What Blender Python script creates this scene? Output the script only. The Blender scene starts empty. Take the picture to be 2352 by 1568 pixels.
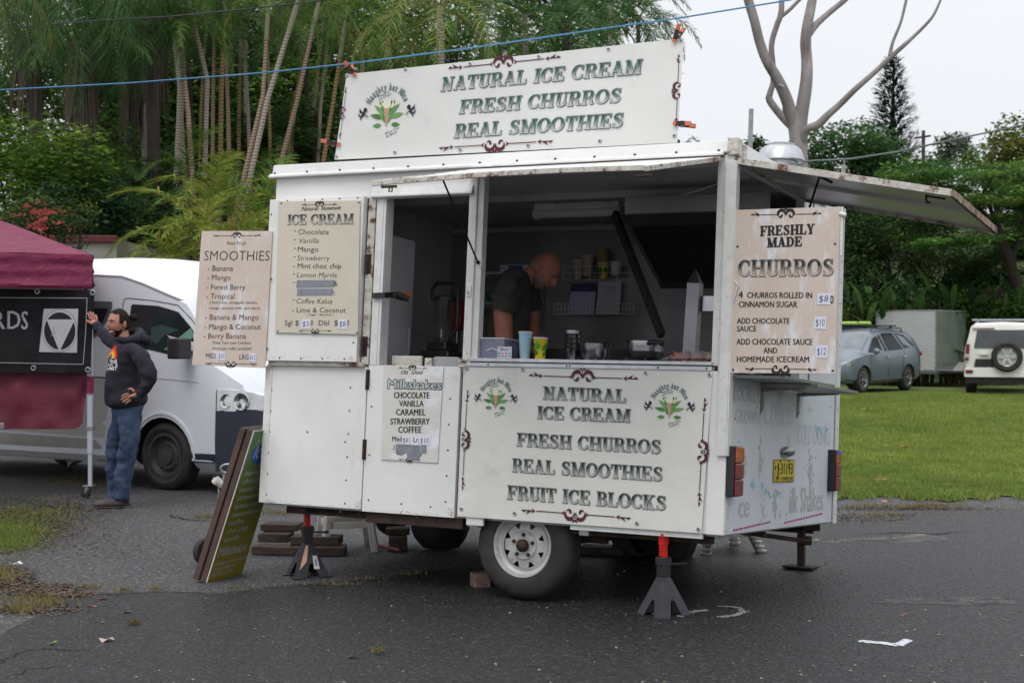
import bpy, bmesh, math, random
import numpy as np
from mathutils import Vector, Matrix, noise
random.seed(7); rng = np.random.default_rng(7)
SC = bpy.context.scene; COL = SC.collection
R_ = math.radians

# ---------------- camera ----------------
FPX = 3437.0                      # focal length in units of a 2352 px wide frame
PITCH = -14 / FPX
CAM = Vector((0, 0, 1.52))
cam = bpy.data.cameras.new('camera'); cam.sensor_width = 36; cam.lens = FPX / 2352 * 36
cam.clip_start = .1; cam.clip_end = 3000
cam.dof.use_dof = True; cam.dof.focus_distance = 8.7; cam.dof.aperture_fstop = 5.6
camo = bpy.data.objects.new('camera', cam); COL.objects.link(camo)
camo.location = CAM; camo.rotation_euler = (math.pi / 2 + PITCH, 0, 0)
SC.camera = camo
# ---------------- sky, sun, exposure ----------------
SUN_EL, SUN_AZ = R_(58), R_(205)      # azimuth clockwise from +Y
w = bpy.data.worlds.new('World'); SC.world = w; w.use_nodes = True
nt = w.node_tree; nt.nodes.clear()
def wn(t, **k):
    n = nt.nodes.new(t)
    for a, b in k.items(): setattr(n, a, b)
    return n
sky = wn('ShaderNodeTexSky', sky_type='NISHITA', sun_disc=False, sun_elevation=SUN_EL, sun_rotation=SUN_AZ, air_density=1.0, dust_density=4.0)
tc = wn('ShaderNodeTexCoord'); sx = wn('ShaderNodeSeparateXYZ'); nt.links.new(tc.outputs['Generated'], sx.inputs[0])
# even overcast: cloud radiance rises towards the zenith
mx = wn('ShaderNodeMath', operation='MAXIMUM'); nt.links.new(sx.outputs['Z'], mx.inputs[0]); mx.inputs[1].default_value = 0
pw = wn('ShaderNodeMath', operation='POWER'); nt.links.new(mx.outputs[0], pw.inputs[0]); pw.inputs[1].default_value = 1.8
ml = wn('ShaderNodeMath', operation='MULTIPLY_ADD'); nt.links.new(pw.outputs[0], ml.inputs[0]); ml.inputs[1].default_value = 1.15; ml.inputs[2].default_value = 1.03
ns = wn('ShaderNodeTexNoise'); ns.inputs['Scale'].default_value = 2.2; ns.inputs['Detail'].default_value = 3
nt.links.new(tc.outputs['Generated'], ns.inputs['Vector'])
nm = wn('ShaderNodeMapRange'); nm.inputs['To Min'].default_value = .965; nm.inputs['To Max'].default_value = 1.035
nt.links.new(ns.outputs['Fac'], nm.inputs['Value'])
m2 = wn('ShaderNodeMath', operation='MULTIPLY'); nt.links.new(ml.outputs[0], m2.inputs[0]); nt.links.new(nm.outputs[0], m2.inputs[1])
vm = wn('ShaderNodeVectorMath', operation='SCALE'); vm.inputs[0].default_value = (.945, .965, 1.01); nt.links.new(m2.outputs[0], vm.inputs['Scale'])
b1 = wn('ShaderNodeBackground'); b1.inputs['Strength'].default_value = .9; nt.links.new(vm.outputs[0], b1.inputs['Color'])
b2 = wn('ShaderNodeBackground'); b2.inputs['Strength'].default_value = .05; nt.links.new(sky.outputs[0], b2.inputs['Color'])
msh = wn('ShaderNodeMixShader'); msh.inputs[0].default_value = .12
nt.links.new(b1.outputs[0], msh.inputs[1]); nt.links.new(b2.outputs[0], msh.inputs[2])
wo = wn('ShaderNodeOutputWorld'); nt.links.new(msh.outputs[0], wo.inputs['Surface'])
sl = bpy.data.lights.new('sun', 'SUN'); sl.energy = .9; sl.angle = R_(25); sl.color = (1, .96, .9)
so = bpy.data.objects.new('sun', sl); COL.objects.link(so)
so.rotation_euler = (math.pi / 2 - SUN_EL, 0, math.pi - SUN_AZ)
so.location = (-20, -30, 60)
SC.view_settings.view_transform = 'Standard'; SC.view_settings.look = 'None'
SC.view_settings.exposure = .12; SC.view_settings.gamma = 1; SC.view_settings.use_curve_mapping = False
SC.render.engine = 'CYCLES'

# ---------------- frames ----------------
def rotx(a): return Matrix.Rotation(a, 3, 'X')
CR = rotx(PITCH)
TR = CR @ Matrix.Rotation(-.4746, 3, 'Z') @ rotx(-.0739) @ Matrix.Rotation(.0089, 3, 'Y')
TT = CR @ Vector((1.1227, 7.9451, -1.0286)) + CAM
TM = Matrix.Translation(TT) @ TR.to_4x4()      # trailer frame: x along the serving side, y into it, z up; origin at the near lower corner
TMI = TM.inverted()
def ray(u, v): return CR @ Vector(((u - 1176) / FPX, 1, (784 - v) / FPX))
def at(u, v, Y): d = ray(u, v); return CAM + d * (Y / d.y)
def G(u, v, z=0.0): d = ray(u, v); return CAM + d * ((z - CAM.z) / d.z)
def _pl(u, v, ax, val):
    o = TMI @ CAM; d = TR.transposed() @ ray(u, v); return o + d * ((val - o[ax]) / d[ax])
def S(u, v, y=0.0): p = _pl(u, v, 1, y); return (p.x, p.z)
def E(u, v, x=0.0): p = _pl(u, v, 0, x); return (p.y, p.z)
GZ = lambda x, y: -(TT.z + TR[2][0] * x + TR[2][1] * y) / TR[2][2]   # ground height in the trailer frame

# ---------------- materials ----------------
def mat(name, col, rough=.5, metal=0, col2=None, sc=6, lo=.35, hi=.65, det=6, bump=0, bsc=60, bdist=.01, dirt=None, trans=0, ior=1.45, alpha=1, stretch=(1, 1, 1),
        vcol=False, rand=0, sss=0, rough2=None, coat=0, emit=None, two=None, spec=None, transl=0):
    m = bpy.data.materials.new(name); m.use_nodes = True; n = m.node_tree; nn = n.nodes; L = n.links
    b = nn['Principled BSDF']; b.inputs['Roughness'].default_value = rough; b.inputs['Metallic'].default_value = metal
    b.inputs['Transmission Weight'].default_value = trans; b.inputs['IOR'].default_value = ior; b.inputs['Alpha'].default_value = alpha
    if spec is not None: b.inputs['Specular IOR Level'].default_value = spec
    if coat: b.inputs['Coat Weight'].default_value = coat; b.inputs['Coat Roughness'].default_value = .08
    if emit: b.inputs['Emission Color'].default_value = (*emit[:3], 1); b.inputs['Emission Strength'].default_value = emit[3]
    tcn = nn.new('ShaderNodeTexCoord'); mp = nn.new('ShaderNodeMapping'); mp.inputs['Scale'].default_value = stretch
    L.new(tcn.outputs['Object'], mp.inputs[0])
    def noi(scale, detail=6, rg=.6):
        t = nn.new('ShaderNodeTexNoise'); t.inputs['Scale'].default_value = scale; t.inputs['Detail'].default_value = detail; t.inputs['Roughness'].default_value = rg
        L.new(mp.outputs[0], t.inputs['Vector']); return t
    def ramp(src, a, c, ca=(0, 0, 0, 1), cb=(1, 1, 1, 1)):
        r = nn.new('ShaderNodeValToRGB'); r.color_ramp.elements[0].position = a; r.color_ramp.elements[1].position = c
        r.color_ramp.elements[0].color = ca; r.color_ramp.elements[1].color = cb; L.new(src, r.inputs[0]); return r
    def mix(fac, A, B, bt='MIX'):
        x = nn.new('ShaderNodeMix'); x.data_type = 'RGBA'; x.blend_type = bt
        if isinstance(fac, (int, float)): x.inputs[0].default_value = fac
        else: L.new(fac, x.inputs[0])
        for i, q in ((6, A), (7, B)):
            if isinstance(q, tuple): x.inputs[i].default_value = q
            else: L.new(q, x.inputs[i])
        return x.outputs[2]
    c4 = (*col, 1)
    if vcol:
        a = nn.new('ShaderNodeAttribute'); a.attribute_name = 'Col'; cur = a.outputs['Color']
        if col2 is not None: cur = mix(ramp(noi(sc, det).outputs['Fac'], lo, hi).outputs[0], cur, (*col2, 1))
    elif col2 is not None:
        cur = ramp(noi(sc, det).outputs['Fac'], lo, hi, c4, (*col2, 1)).outputs[0]
    else: cur = c4
    if rand:
        gi = nn.new('ShaderNodeNewGeometry'); r = ramp(gi.outputs['Random Per Island'], 0, 1, (1 - rand, 1 - rand, 1 - rand, 1), (1 + rand, 1 + rand, 1 + rand * .6, 1))
        cur = mix(1.0, cur, r.outputs[0], 'MULTIPLY')
    for d in (dirt or []):      # dirt or painted reflections: (colour, scale, lo, hi, stretch)
        mp2 = nn.new('ShaderNodeMapping'); mp2.inputs['Scale'].default_value = d[4] if len(d) > 4 else (1, 1, 1); mp2.inputs['Location'].default_value = (d[1] * .37, 3.1, 1.7)
        L.new(tcn.outputs['Object'], mp2.inputs[0])
        t = nn.new('ShaderNodeTexNoise'); t.inputs['Scale'].default_value = d[1]; t.inputs['Detail'].default_value = 8; t.inputs['Roughness'].default_value = .68
        L.new(mp2.outputs[0], t.inputs['Vector'])
        cur = mix(ramp(t.outputs['Fac'], d[2], d[3]).outputs[0], cur, (*d[0], 1))
    if isinstance(cur, tuple): b.inputs['Base Color'].default_value = cur
    else: L.new(cur, b.inputs['Base Color'])
    if rough2 is not None:
        mr = nn.new('ShaderNodeMapRange'); mr.inputs['From Min'].default_value = .35; mr.inputs['From Max'].default_value = .65
        mr.inputs['To Min'].default_value = rough; mr.inputs['To Max'].default_value = rough2
        L.new(noi(sc * .7, 4).outputs['Fac'], mr.inputs['Value']); L.new(mr.outputs[0], b.inputs['Roughness'])
    if bump:
        bp = nn.new('ShaderNodeBump'); bp.inputs['Strength'].default_value = bump; bp.inputs['Distance'].default_value = bdist
        L.new(noi(bsc, 4).outputs['Fac'], bp.inputs['Height']); L.new(bp.outputs[0], b.inputs['Normal'])
    if transl:
        tl = nn.new('ShaderNodeBsdfTranslucent'); ms = nn.new('ShaderNodeMixShader'); ms.inputs[0].default_value = transl
        if isinstance(cur, tuple): tl.inputs[0].default_value = cur
        else: L.new(cur, tl.inputs[0])
        L.new(b.outputs[0], ms.inputs[1]); L.new(tl.outputs[0], ms.inputs[2]); L.new(ms.outputs[0], nn['Material Output'].inputs[0])
    return m
RUST = (.13, .045, .02)
MT = dict(
 white=mat('trailer_white', (.76, .755, .735), .38, 0, (.68, .68, .665), 1.6, dirt=[((.58, .58, .55), 9, .62, .85, (3, 3, .4)), ((.69, .69, .66), 2.2, .50, .66), ((.30, .24, .17), 26, .69, .76), ((.2, .17, .14), 70, .72, .78)], bump=.05, bsc=3, bdist=.03),
 white2=mat('trailer_trim_white', (.72, .72, .70), .4, 0, (.60, .60, .58), 8, dirt=[((.33, .30, .26), 30, .60, .74), (RUST, 22, .70, .76)], bump=.08, bsc=60, bdist=.002),
 rear=mat('rear_wall_shaded_white', (.62, .65, .69), .42, 0, (.54, .57, .61), 1.3, dirt=[((.38, .38, .37), 7, .58, .8, (3, 3, .35)), ((.2, .2, .19), 60, .70, .76, (1, 1, .5)), ((.27, .2, .14), 24, .72, .8)], bump=.05, bsc=3, bdist=.03),  # shade of the rear end put into the colour: darker, bluish white
 chip=mat('chipped_paint', (.6, .58, .53), .6, 0, (.45, .42, .37), 20, dirt=[(RUST, 12, .52, .62), ((.05, .04, .035), 25, .62, .68)], bump=.3, bsc=60),
 alu=mat('aluminium', (.55, .56, .58), .33, .85, (.40, .41, .43), 12, bump=.05, bsc=90),
 steel=mat('stainless', (.42, .42, .43), .24, 1, (.30, .30, .31), 5, bump=.03, bsc=20),
 galv=mat('galvanised', (.36, .37, .38), .4, .8, (.25, .26, .27), 18),
 inner=mat('interior_panel', (.56, .54, .52), .55, 0, (.45, .43, .42), 2, dirt=[((.07, .065, .06), 10, .6, .8)]),
 innerd=mat('interior_steel_dark', (.38, .38, .385), .38, .35, (.26, .26, .265), 2.5),
 ceil=mat('interior_ceiling', (.58, .57, .55), .5, 0, (.48, .47, .46), 3),
 black=mat('black_plastic', (.014, .014, .016), .42, 0, (.025, .025, .027), 20),
 rubber=mat('tyre_rubber', (.017, .016, .0155), .75, 0, (.038, .035, .031), 9, bump=.2, bsc=140, bdist=.003),
 rimw=mat('rim_white_paint', (.50, .50, .50), .45, .1, (.38, .38, .37), 14, dirt=[((.12, .09, .07), 28, .60, .72)]),
 rust=mat('rusty_steel', (.032, .024, .020), .75, .2, (.065, .034, .022), 16, dirt=[((.02, .017, .016), 9, .5, .6)], bump=.3, bsc=90, bdist=.003),
 dark=mat('dark_void', (.012, .012, .012), .8),
 screw=mat('screw_head', (.10, .09, .085), .5, .6),
 red=mat('red_paint', (.62, .018, .012), .36),
 jack=mat('jack_black', (.015, .015, .017), .4, 0, (.035, .034, .038), 12),
 jackd=mat('jack_dusty', (.022, .022, .028), .5, 0, (.04, .04, .05), 14),
 wood=mat('weathered_timber', (.075, .05, .038), .8, 0, (.028, .02, .017), 5, stretch=(1.5, 9, 9), bump=.5, bsc=30, bdist=.004),
 woodp=mat('pink_timber', (.27, .19, .165), .8, 0, (.13, .09, .075), 6, stretch=(1.5, 8, 8), bump=.4, bsc=30, bdist=.004),
 plastw=mat('white_plastic', (.55, .54, .50), .5, 0, (.42, .40, .36), 6, dirt=[((.16, .13, .10), 14, .58, .74)]),
 banner=mat('vinyl_banner', (.69, .69, .64), .42, 0, (.64, .64, .585), 2.5, dirt=[((.5, .49, .44), 5, .60, .85)], bump=.45, bsc=1.5, bdist=.05),
 banner2=mat('vinyl_banner_upper', (.69, .69, .66), .42, 0, (.63, .64, .61), 2.2, dirt=[((.5, .49, .45), 4, .60, .85)], bump=.35, bsc=1.3, bdist=.04),
 cream=mat('cream_board', (.60, .55, .45), .4, 0, (.56, .51, .41), 3, dirt=[((.45, .40, .30), 4, .62, .85)], coat=.2),
 flute=mat('corrugated_board', (.56, .455, .38), .5, 0, (.60, .52, .46), 3, dirt=[((.68, .70, .72), 5, .53, .66, (2.2, 2.2, .7)), ((.66, .68, .70), 30, .62, .68, (3, 3, .4))]),
 flutew=mat('corrugated_board_white', (.57, .55, .50), .5, 0, (.62, .61, .58), 4, dirt=[((.72, .74, .78), 4, .50, .62, (.8, .8, 2))]),
 print=mat('print_ink', (1, 1, 1), .5, vcol=True, spec=.3),
 sticker=mat('paper_sticker', (.70, .71, .78), .6),
 tape=mat('duct_tape', (.25, .27, .31), .42, .3, (.19, .205, .24), 30, bump=.2, bsc=50, bdist=.003),
 orange=mat('orange_vinyl', (.55, .15, .075), .45),
 glass=mat('dark_window_glass', (.012, .015, .017), .06, 0, (.03, .038, .038), 1.2, spec=.08),
 glassg=mat('tinted_window_glass', (.05, .055, .06), .05, 0, (.10, .12, .13), 1.0, spec=.9),
 lensr=mat('red_lens', (.24, .010, .016), .3, 0, (.09, .008, .010), 25, coat=.3),
 lenso=mat('orange_lens', (.48, .10, .02), .3, 0, (.16, .03, .012), 22, coat=.3),
 chrome=mat('chrome', (.6, .6, .6), .15, 1),
 skin=mat('skin', (.44, .22, .155), .55, 0, (.38, .165, .115), 14, spec=.3),
 skin2=mat('skin_ruddy', (.42, .18, .13), .5, 0, (.34, .125, .09), 16, spec=.35),
 hair=mat('dark_hair', (.012, .009, .008), .85, 0, (.028, .019, .016), 60, bump=.6, bsc=90, bdist=.006, spec=.15),
 beard=mat('grey_beard', (.22, .19, .17), .9, 0, (.30, .20, .16), 90, bump=.6, bsc=140, bdist=.004),
 hoodie=mat('navy_hoodie_cloth', (.022, .021, .030), .9, 0, (.035, .033, .044), 6, bump=.5, bsc=9, bdist=.03, spec=.2),
 denim=mat('blue_denim', (.030, .047, .092), .85, 0, (.055, .08, .14), 7, bump=.5, bsc=12, bdist=.025, spec=.2, dirt=[((.09, .125, .20), 6, .55, .72), ((.018, .028, .055), 9, .55, .7, (1, 1, .5))]),
 shoe=mat('grey_suede_shoe', (.10, .08, .075), .85, 0, (.06, .045, .04), 12),
 tee=mat('olive_tshirt', (.062, .064, .055), .9, 0, (.045, .046, .04), 5, bump=.4, bsc=8, bdist=.02, spec=.2),
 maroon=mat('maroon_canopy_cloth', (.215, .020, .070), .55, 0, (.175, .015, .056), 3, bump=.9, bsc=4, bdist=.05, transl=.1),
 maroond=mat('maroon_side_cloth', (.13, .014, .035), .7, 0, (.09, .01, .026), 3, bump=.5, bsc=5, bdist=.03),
 bblack=mat('black_banner_vinyl', (.007, .007, .008), .75, 0, (.02, .02, .022), 3, bump=.3, bsc=4, bdist=.02, spec=.12),
 vanw=mat('van_white_paint', (.68, .70, .75), .28, 0, (.64, .665, .715), .8, coat=.4, dirt=[((.5, .5, .48), 3, .62, .9)]),
 vanr=mat('van_roof_skylit_white', (.80, .81, .80), .4),  # lighter than the van's side: sky light painted into the roof colour
 vand=mat('van_dark_bumper', (.025, .03, .045), .45),
 beige=mat('van_lower_beige', (.42, .40, .36), .4, 0, (.33, .31, .28), 3),
 silver=mat('silver_blue_paint', (.17, .205, .24), .3, .3, (.15, .18, .215), 1, coat=.35),
 suvw=mat('cream_white_paint', (.78, .77, .74), .3, 0, coat=.4),
 diamond=None,
)
# ---------------- mesh builder ----------------
KIDS = {}; WM = {}
class MB:
    def __init__(s): s.v = []; s.f = []; s.c = []; s.m = []; s.col = (1, 1, 1); s.mi = 0
    def add(s, vs, fs, cols=None):
        n = len(s.v); s.v += [tuple(p) for p in vs]; s.c += (cols or [s.col] * len(vs))
        for f in fs: s.f.append([n + i for i in f]); s.m.append(s.mi)
    def box(s, a, b):
        (x0, y0, z0), (x1, y1, z1) = a, b
        s.add([(x0, y0, z0), (x1, y0, z0), (x1, y1, z0), (x0, y1, z0), (x0, y0, z1), (x1, y0, z1), (x1, y1, z1), (x0, y1, z1)],
              [(0, 3, 2, 1), (4, 5, 6, 7), (0, 1, 5, 4), (1, 2, 6, 5), (2, 3, 7, 6), (3, 0, 4, 7)])
    def cbox(s, c, sz, M=None):
        M = M or Matrix.Identity(3); c = Vector(c); h = [q / 2 for q in sz]
        vs = [c + M @ Vector((i * h[0], j * h[1], k * h[2])) for k in (-1, 1) for j in (-1, 1) for i in (-1, 1)]
        s.add(vs, [(0, 2, 3, 1), (4, 5, 7, 6), (0, 1, 5, 4), (1, 3, 7, 5), (3, 2, 6, 7), (2, 0, 4, 6)])
    def beam(s, p0, p1, w, h, up=(0, 0, 1)):
        p0 = Vector(p0); p1 = Vector(p1); d = (p1 - p0); L = d.length; d.normalize(); u = Vector(up); r = d.cross(u)
        if r.length < 1e-4: r = d.cross(Vector((0, 1, 0)))
        r.normalize(); u = r.cross(d)
        s.cbox((p0 + p1) / 2, (L, w, h), Matrix((d, r, u)).transposed())
    def tube(s, pts, r, n=8, cap=True, sq=1):
        pts = [Vector(p) for p in pts]; rs = r if isinstance(r, (list, tuple)) else [r] * len(pts)
        prev = None; rings = []
        for i, p in enumerate(pts):
            t = (pts[min(i + 1, len(pts) - 1)] - pts[max(i - 1, 0)]).normalized()
            if prev is None: a = t.orthogonal().normalized()
            else:
                a = prev - t * prev.dot(t)
                a = a.normalized() if a.length > 1e-6 else t.orthogonal().normalized()
            prev = a; b = t.cross(a)
            rings.append([p + (a * math.cos(2 * math.pi * k / n) + b * math.sin(2 * math.pi * k / n) * sq) * rs[i] for k in range(n)])
        vs = [q for g in rings for q in g]; fs = []
        for i in range(len(pts) - 1):
            for k in range(n): fs.append((i * n + k, i * n + (k + 1) % n, (i + 1) * n + (k + 1) % n, (i + 1) * n + k))
        if cap: fs.append(tuple(range(n))[::-1]); fs.append(tuple((len(pts) - 1) * n + k for k in range(n)))
        s.add(vs, fs)
    def lathe(s, prof, o=(0, 0, 0), ax=(0, 0, 1), n=24):
        o = Vector(o); ax = Vector(ax).normalized(); a = ax.orthogonal().normalized(); b = ax.cross(a)
        vs = [o + ax * z + (a * math.cos(2 * math.pi * k / n) + b * math.sin(2 * math.pi * k / n)) * r for r, z in prof for k in range(n)]
        s.add(vs, [(i * n + k, i * n + (k + 1) % n, (i + 1) * n + (k + 1) % n, (i + 1) * n + k) for i in range(len(prof) - 1) for k in range(n)])
    def disc(s, o, ax, r, n=16, squash=1):
        o = Vector(o); ax = Vector(ax).normalized(); a = ax.orthogonal().normalized(); b = ax.cross(a)
        s.add([o + (a * math.cos(2 * math.pi * k / n) + b * math.sin(2 * math.pi * k / n)) * r for k in range(n)], [tuple(range(n))])
    def prism(s, poly, fr, d0, d1):
        n = len(poly); vs = [fr(a, b, d0) for a, b in poly] + [fr(a, b, d1) for a, b in poly]
        s.add(vs, [tuple(range(n))[::-1], tuple(range(n, 2 * n))] + [(i, (i + 1) % n, n + (i + 1) % n, n + i) for i in range(n)])
    def grid(s, fn, nu, nv, cols=None):
        vs = [fn(i / nu, j / nv) for j in range(nv + 1) for i in range(nu + 1)]
        s.add(vs, [(j * (nu + 1) + i, j * (nu + 1) + i + 1, (j + 1) * (nu + 1) + i + 1, (j + 1) * (nu + 1) + i) for j in range(nv) for i in range(nu)])
    def sph(s, c, r, nu=12, nv=8, M=None):
        c = Vector(c); r = r if isinstance(r, (tuple, list)) else (r, r, r); M = M or Matrix.Identity(3)
        vs = [c + M @ Vector((r[0] * math.sin(math.pi * j / nv) * math.cos(2 * math.pi * i / nu), r[1] * math.sin(math.pi * j / nv) * math.sin(2 * math.pi * i / nu), r[2] * math.cos(math.pi * j / nv))) for j in range(nv + 1) for i in range(nu)]
        s.add(vs, [(j * nu + i, (j + 1) * nu + i, (j + 1) * nu + (i + 1) % nu, j * nu + (i + 1) % nu) for j in range(nv) for i in range(nu)])
    def mesh(s, name, mats, smooth=0, vcol=False):
        me = bpy.data.meshes.new(name); me.from_pydata(s.v, [], s.f)
        for m in mats: me.materials.append(m)
        if len(mats) > 1: me.polygons.foreach_set('material_index', s.m)
        if smooth:
            me.polygons.foreach_set('use_smooth', [True] * len(me.polygons)); me.set_sharp_from_angle(angle=R_(smooth))
        if vcol:
            at_ = me.color_attributes.new('Col', 'FLOAT_COLOR', 'POINT')
            at_.data.foreach_set('color', [q for c in s.c for q in (*c, 1)])
        me.update(); return me
    def build(s, name, m, parent=None, M=None, smooth=0, bevel=0, vcol=False, seg=2):
        mats = m if isinstance(m, (list, tuple)) else [m]
        o = obj(name, s.mesh(name, mats, smooth, vcol), parent, M)
        if bevel:
            bv = o.modifiers.new('bevel', 'BEVEL'); bv.width = bevel; bv.segments = seg; bv.limit_method = 'ANGLE'; bv.angle_limit = R_(40)
        return o
def link(o, parent=None, M=None):
    M = M or Matrix.Identity(4); COL.objects.link(o)
    if parent is not None:
        o.parent = parent; o.matrix_parent_inverse = WM[parent.name].inverted(); KIDS.setdefault(parent.name, []).append(o)
    o.matrix_basis = M; WM[o.name] = M.copy(); return o
def obj(name, data, parent=None, M=None):
    return link(bpy.data.objects.new(name, data), parent, M)
def tag(o, label=None, cat=None, group=None, kind=None):
    for k, x in (('label', label), ('category', cat), ('group', group), ('kind', kind)):
        if x: o[k] = x
    return o
def thing(name, label, cat, base=(0, 0, 0), group=None, M=None):
    """An Empty standing at the thing's base; its parts keep their own frames."""
    e = bpy.data.objects.new(name, None); e.empty_display_size = .1
    link(e, None, (M or Matrix.Identity(4)) @ Matrix.Translation(Vector(base))); return tag(e, label, cat, group)
def one(mb, name, m, label, cat, group=None, M=None, **k): return tag(mb.build(name, m, None, M, **k), label, cat, group)
def clone(o, D, parent=None, label=None):
    """A copy of a thing with copies of its parts, moved by the world matrix D."""
    c = o.copy(); COL.objects.link(c); WM[c.name] = D @ WM[o.name]
    if parent is None: c.parent = None; c.matrix_basis = D @ WM[o.name]
    else: c.parent = parent; c.matrix_parent_inverse = WM[parent.name].inverted(); c.matrix_basis = D @ WM[o.name]; KIDS.setdefault(parent.name, []).append(c)
    if label: c['label'] = label
    for k in list(KIDS.get(o.name, [])): clone(k, D, c)
    return c
def struct(o): o['kind'] = 'structure'; return o
fs = lambda a, b, d: (a, -d, b)          # side-wall frame: a = x, b = z, d = out of the wall
fe = lambda a, b, d: (d, a, b)           # rear-wall frame: a = y, b = z

# ---------------- lettering ----------------
_txt = {}
def bmesh_text(s, bold=0.0, shear=0.0):
    k = (s, bold, shear)
    if k not in _txt:
        cu = bpy.data.curves.new('t', 'FONT'); cu.body = s; cu.offset = bold; cu.shear = shear; cu.resolution_u = 2; cu.fill_mode = 'FRONT'
        ob = bpy.data.objects.new('t', cu); COL.objects.link(ob)
        dg = bpy.context.evaluated_depsgraph_get(); me = bpy.data.meshes.new_from_object(ob.evaluated_get(dg))
        _txt[k] = (np.array([v.co[:] for v in me.vertices]).reshape(-1, 3), [tuple(p.vertices) for p in me.polygons])
        bpy.data.objects.remove(ob); bpy.data.curves.remove(cu); bpy.data.meshes.remove(me)
    return _txt[k]
_H = None
def txt(mb, s, p0, p1, h, fr, d=.003, col=(.02, .02, .02), bold=.0, shear=0.0, fit=True):
    """Lettering S on the plane FR, its baseline from P0 to P1, capitals H high."""
    global _H
    if _H is None: q = bmesh_text('H')[0]; _H = q[:, 1].max() - q[:, 1].min()
    v, f = bmesh_text(s, min(bold, 0), shear); k = h / _H
    if not len(v): return
    x0, x1 = v[:, 0].min(), v[:, 0].max(); ex = (p1[0] - p0[0], p1[1] - p0[1]); L = math.hypot(*ex); ex = (ex[0] / L, ex[1] / L)
    kx = L / (x1 - x0) if fit else k
    mb.col = col
    o_ = bold * k * 1.3        # heavier faces are printed as slightly shifted strikes
    for n_, (sx, sy) in enumerate([(0, 0)] if bold <= .003 else ([(-1, 0), (1, 0), (0, 0)] if bold < .03 else [(-1, -1), (1, -1), (1, 1), (-1, 1), (0, 0)])):
        mb.add([fr(p0[0] + ex[0] * ((a - x0) * kx + sx * o_) - ex[1] * (b * k + sy * o_), p0[1] + ex[1] * ((a - x0) * kx + sx * o_) + ex[0] * (b * k + sy * o_), d + n_ * 4e-5) for a, b, _ in v], f)
# a slab-serif display alphabet drawn from stems, hairlines, slabs and swelling curves (unit cap height)
W_, T_, H_ = .20, .075, .075
def arc(cx, cy, rx, ry, a0, a1, wt, wn_, n=14):      # thick where the curve runs upright, thin where it runs level
    out = []
    for i in range(n + 1):
        a = R_(a0 + (a1 - a0) * i / n); out.append((cx + rx * math.cos(a), cy + ry * math.sin(a), (wn_ + (wt - wn_) * abs(math.cos(a)) ** 1.3) / 2))
    return ('p', out)
def stem(x, y0=0, y1=1, sl=.36, top=True, bot=True, w=W_):
    r = [('r', x - w / 2, y0, x + w / 2, y1)]
    if bot: r.append(('r', x - sl / 2, y0, x + sl / 2, y0 + H_))
    if top: r.append(('r', x - sl / 2, y1 - H_, x + sl / 2, y1))
    return r
def rr(a, b, c, d): return ('r', a, b, c, d)
def dg_(x0, y0, x1, y1, w): return ('q', [(x0 - w / 2, y0), (x0 + w / 2, y0), (x1 + w / 2, y1), (x1 - w / 2, y1)])
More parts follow.
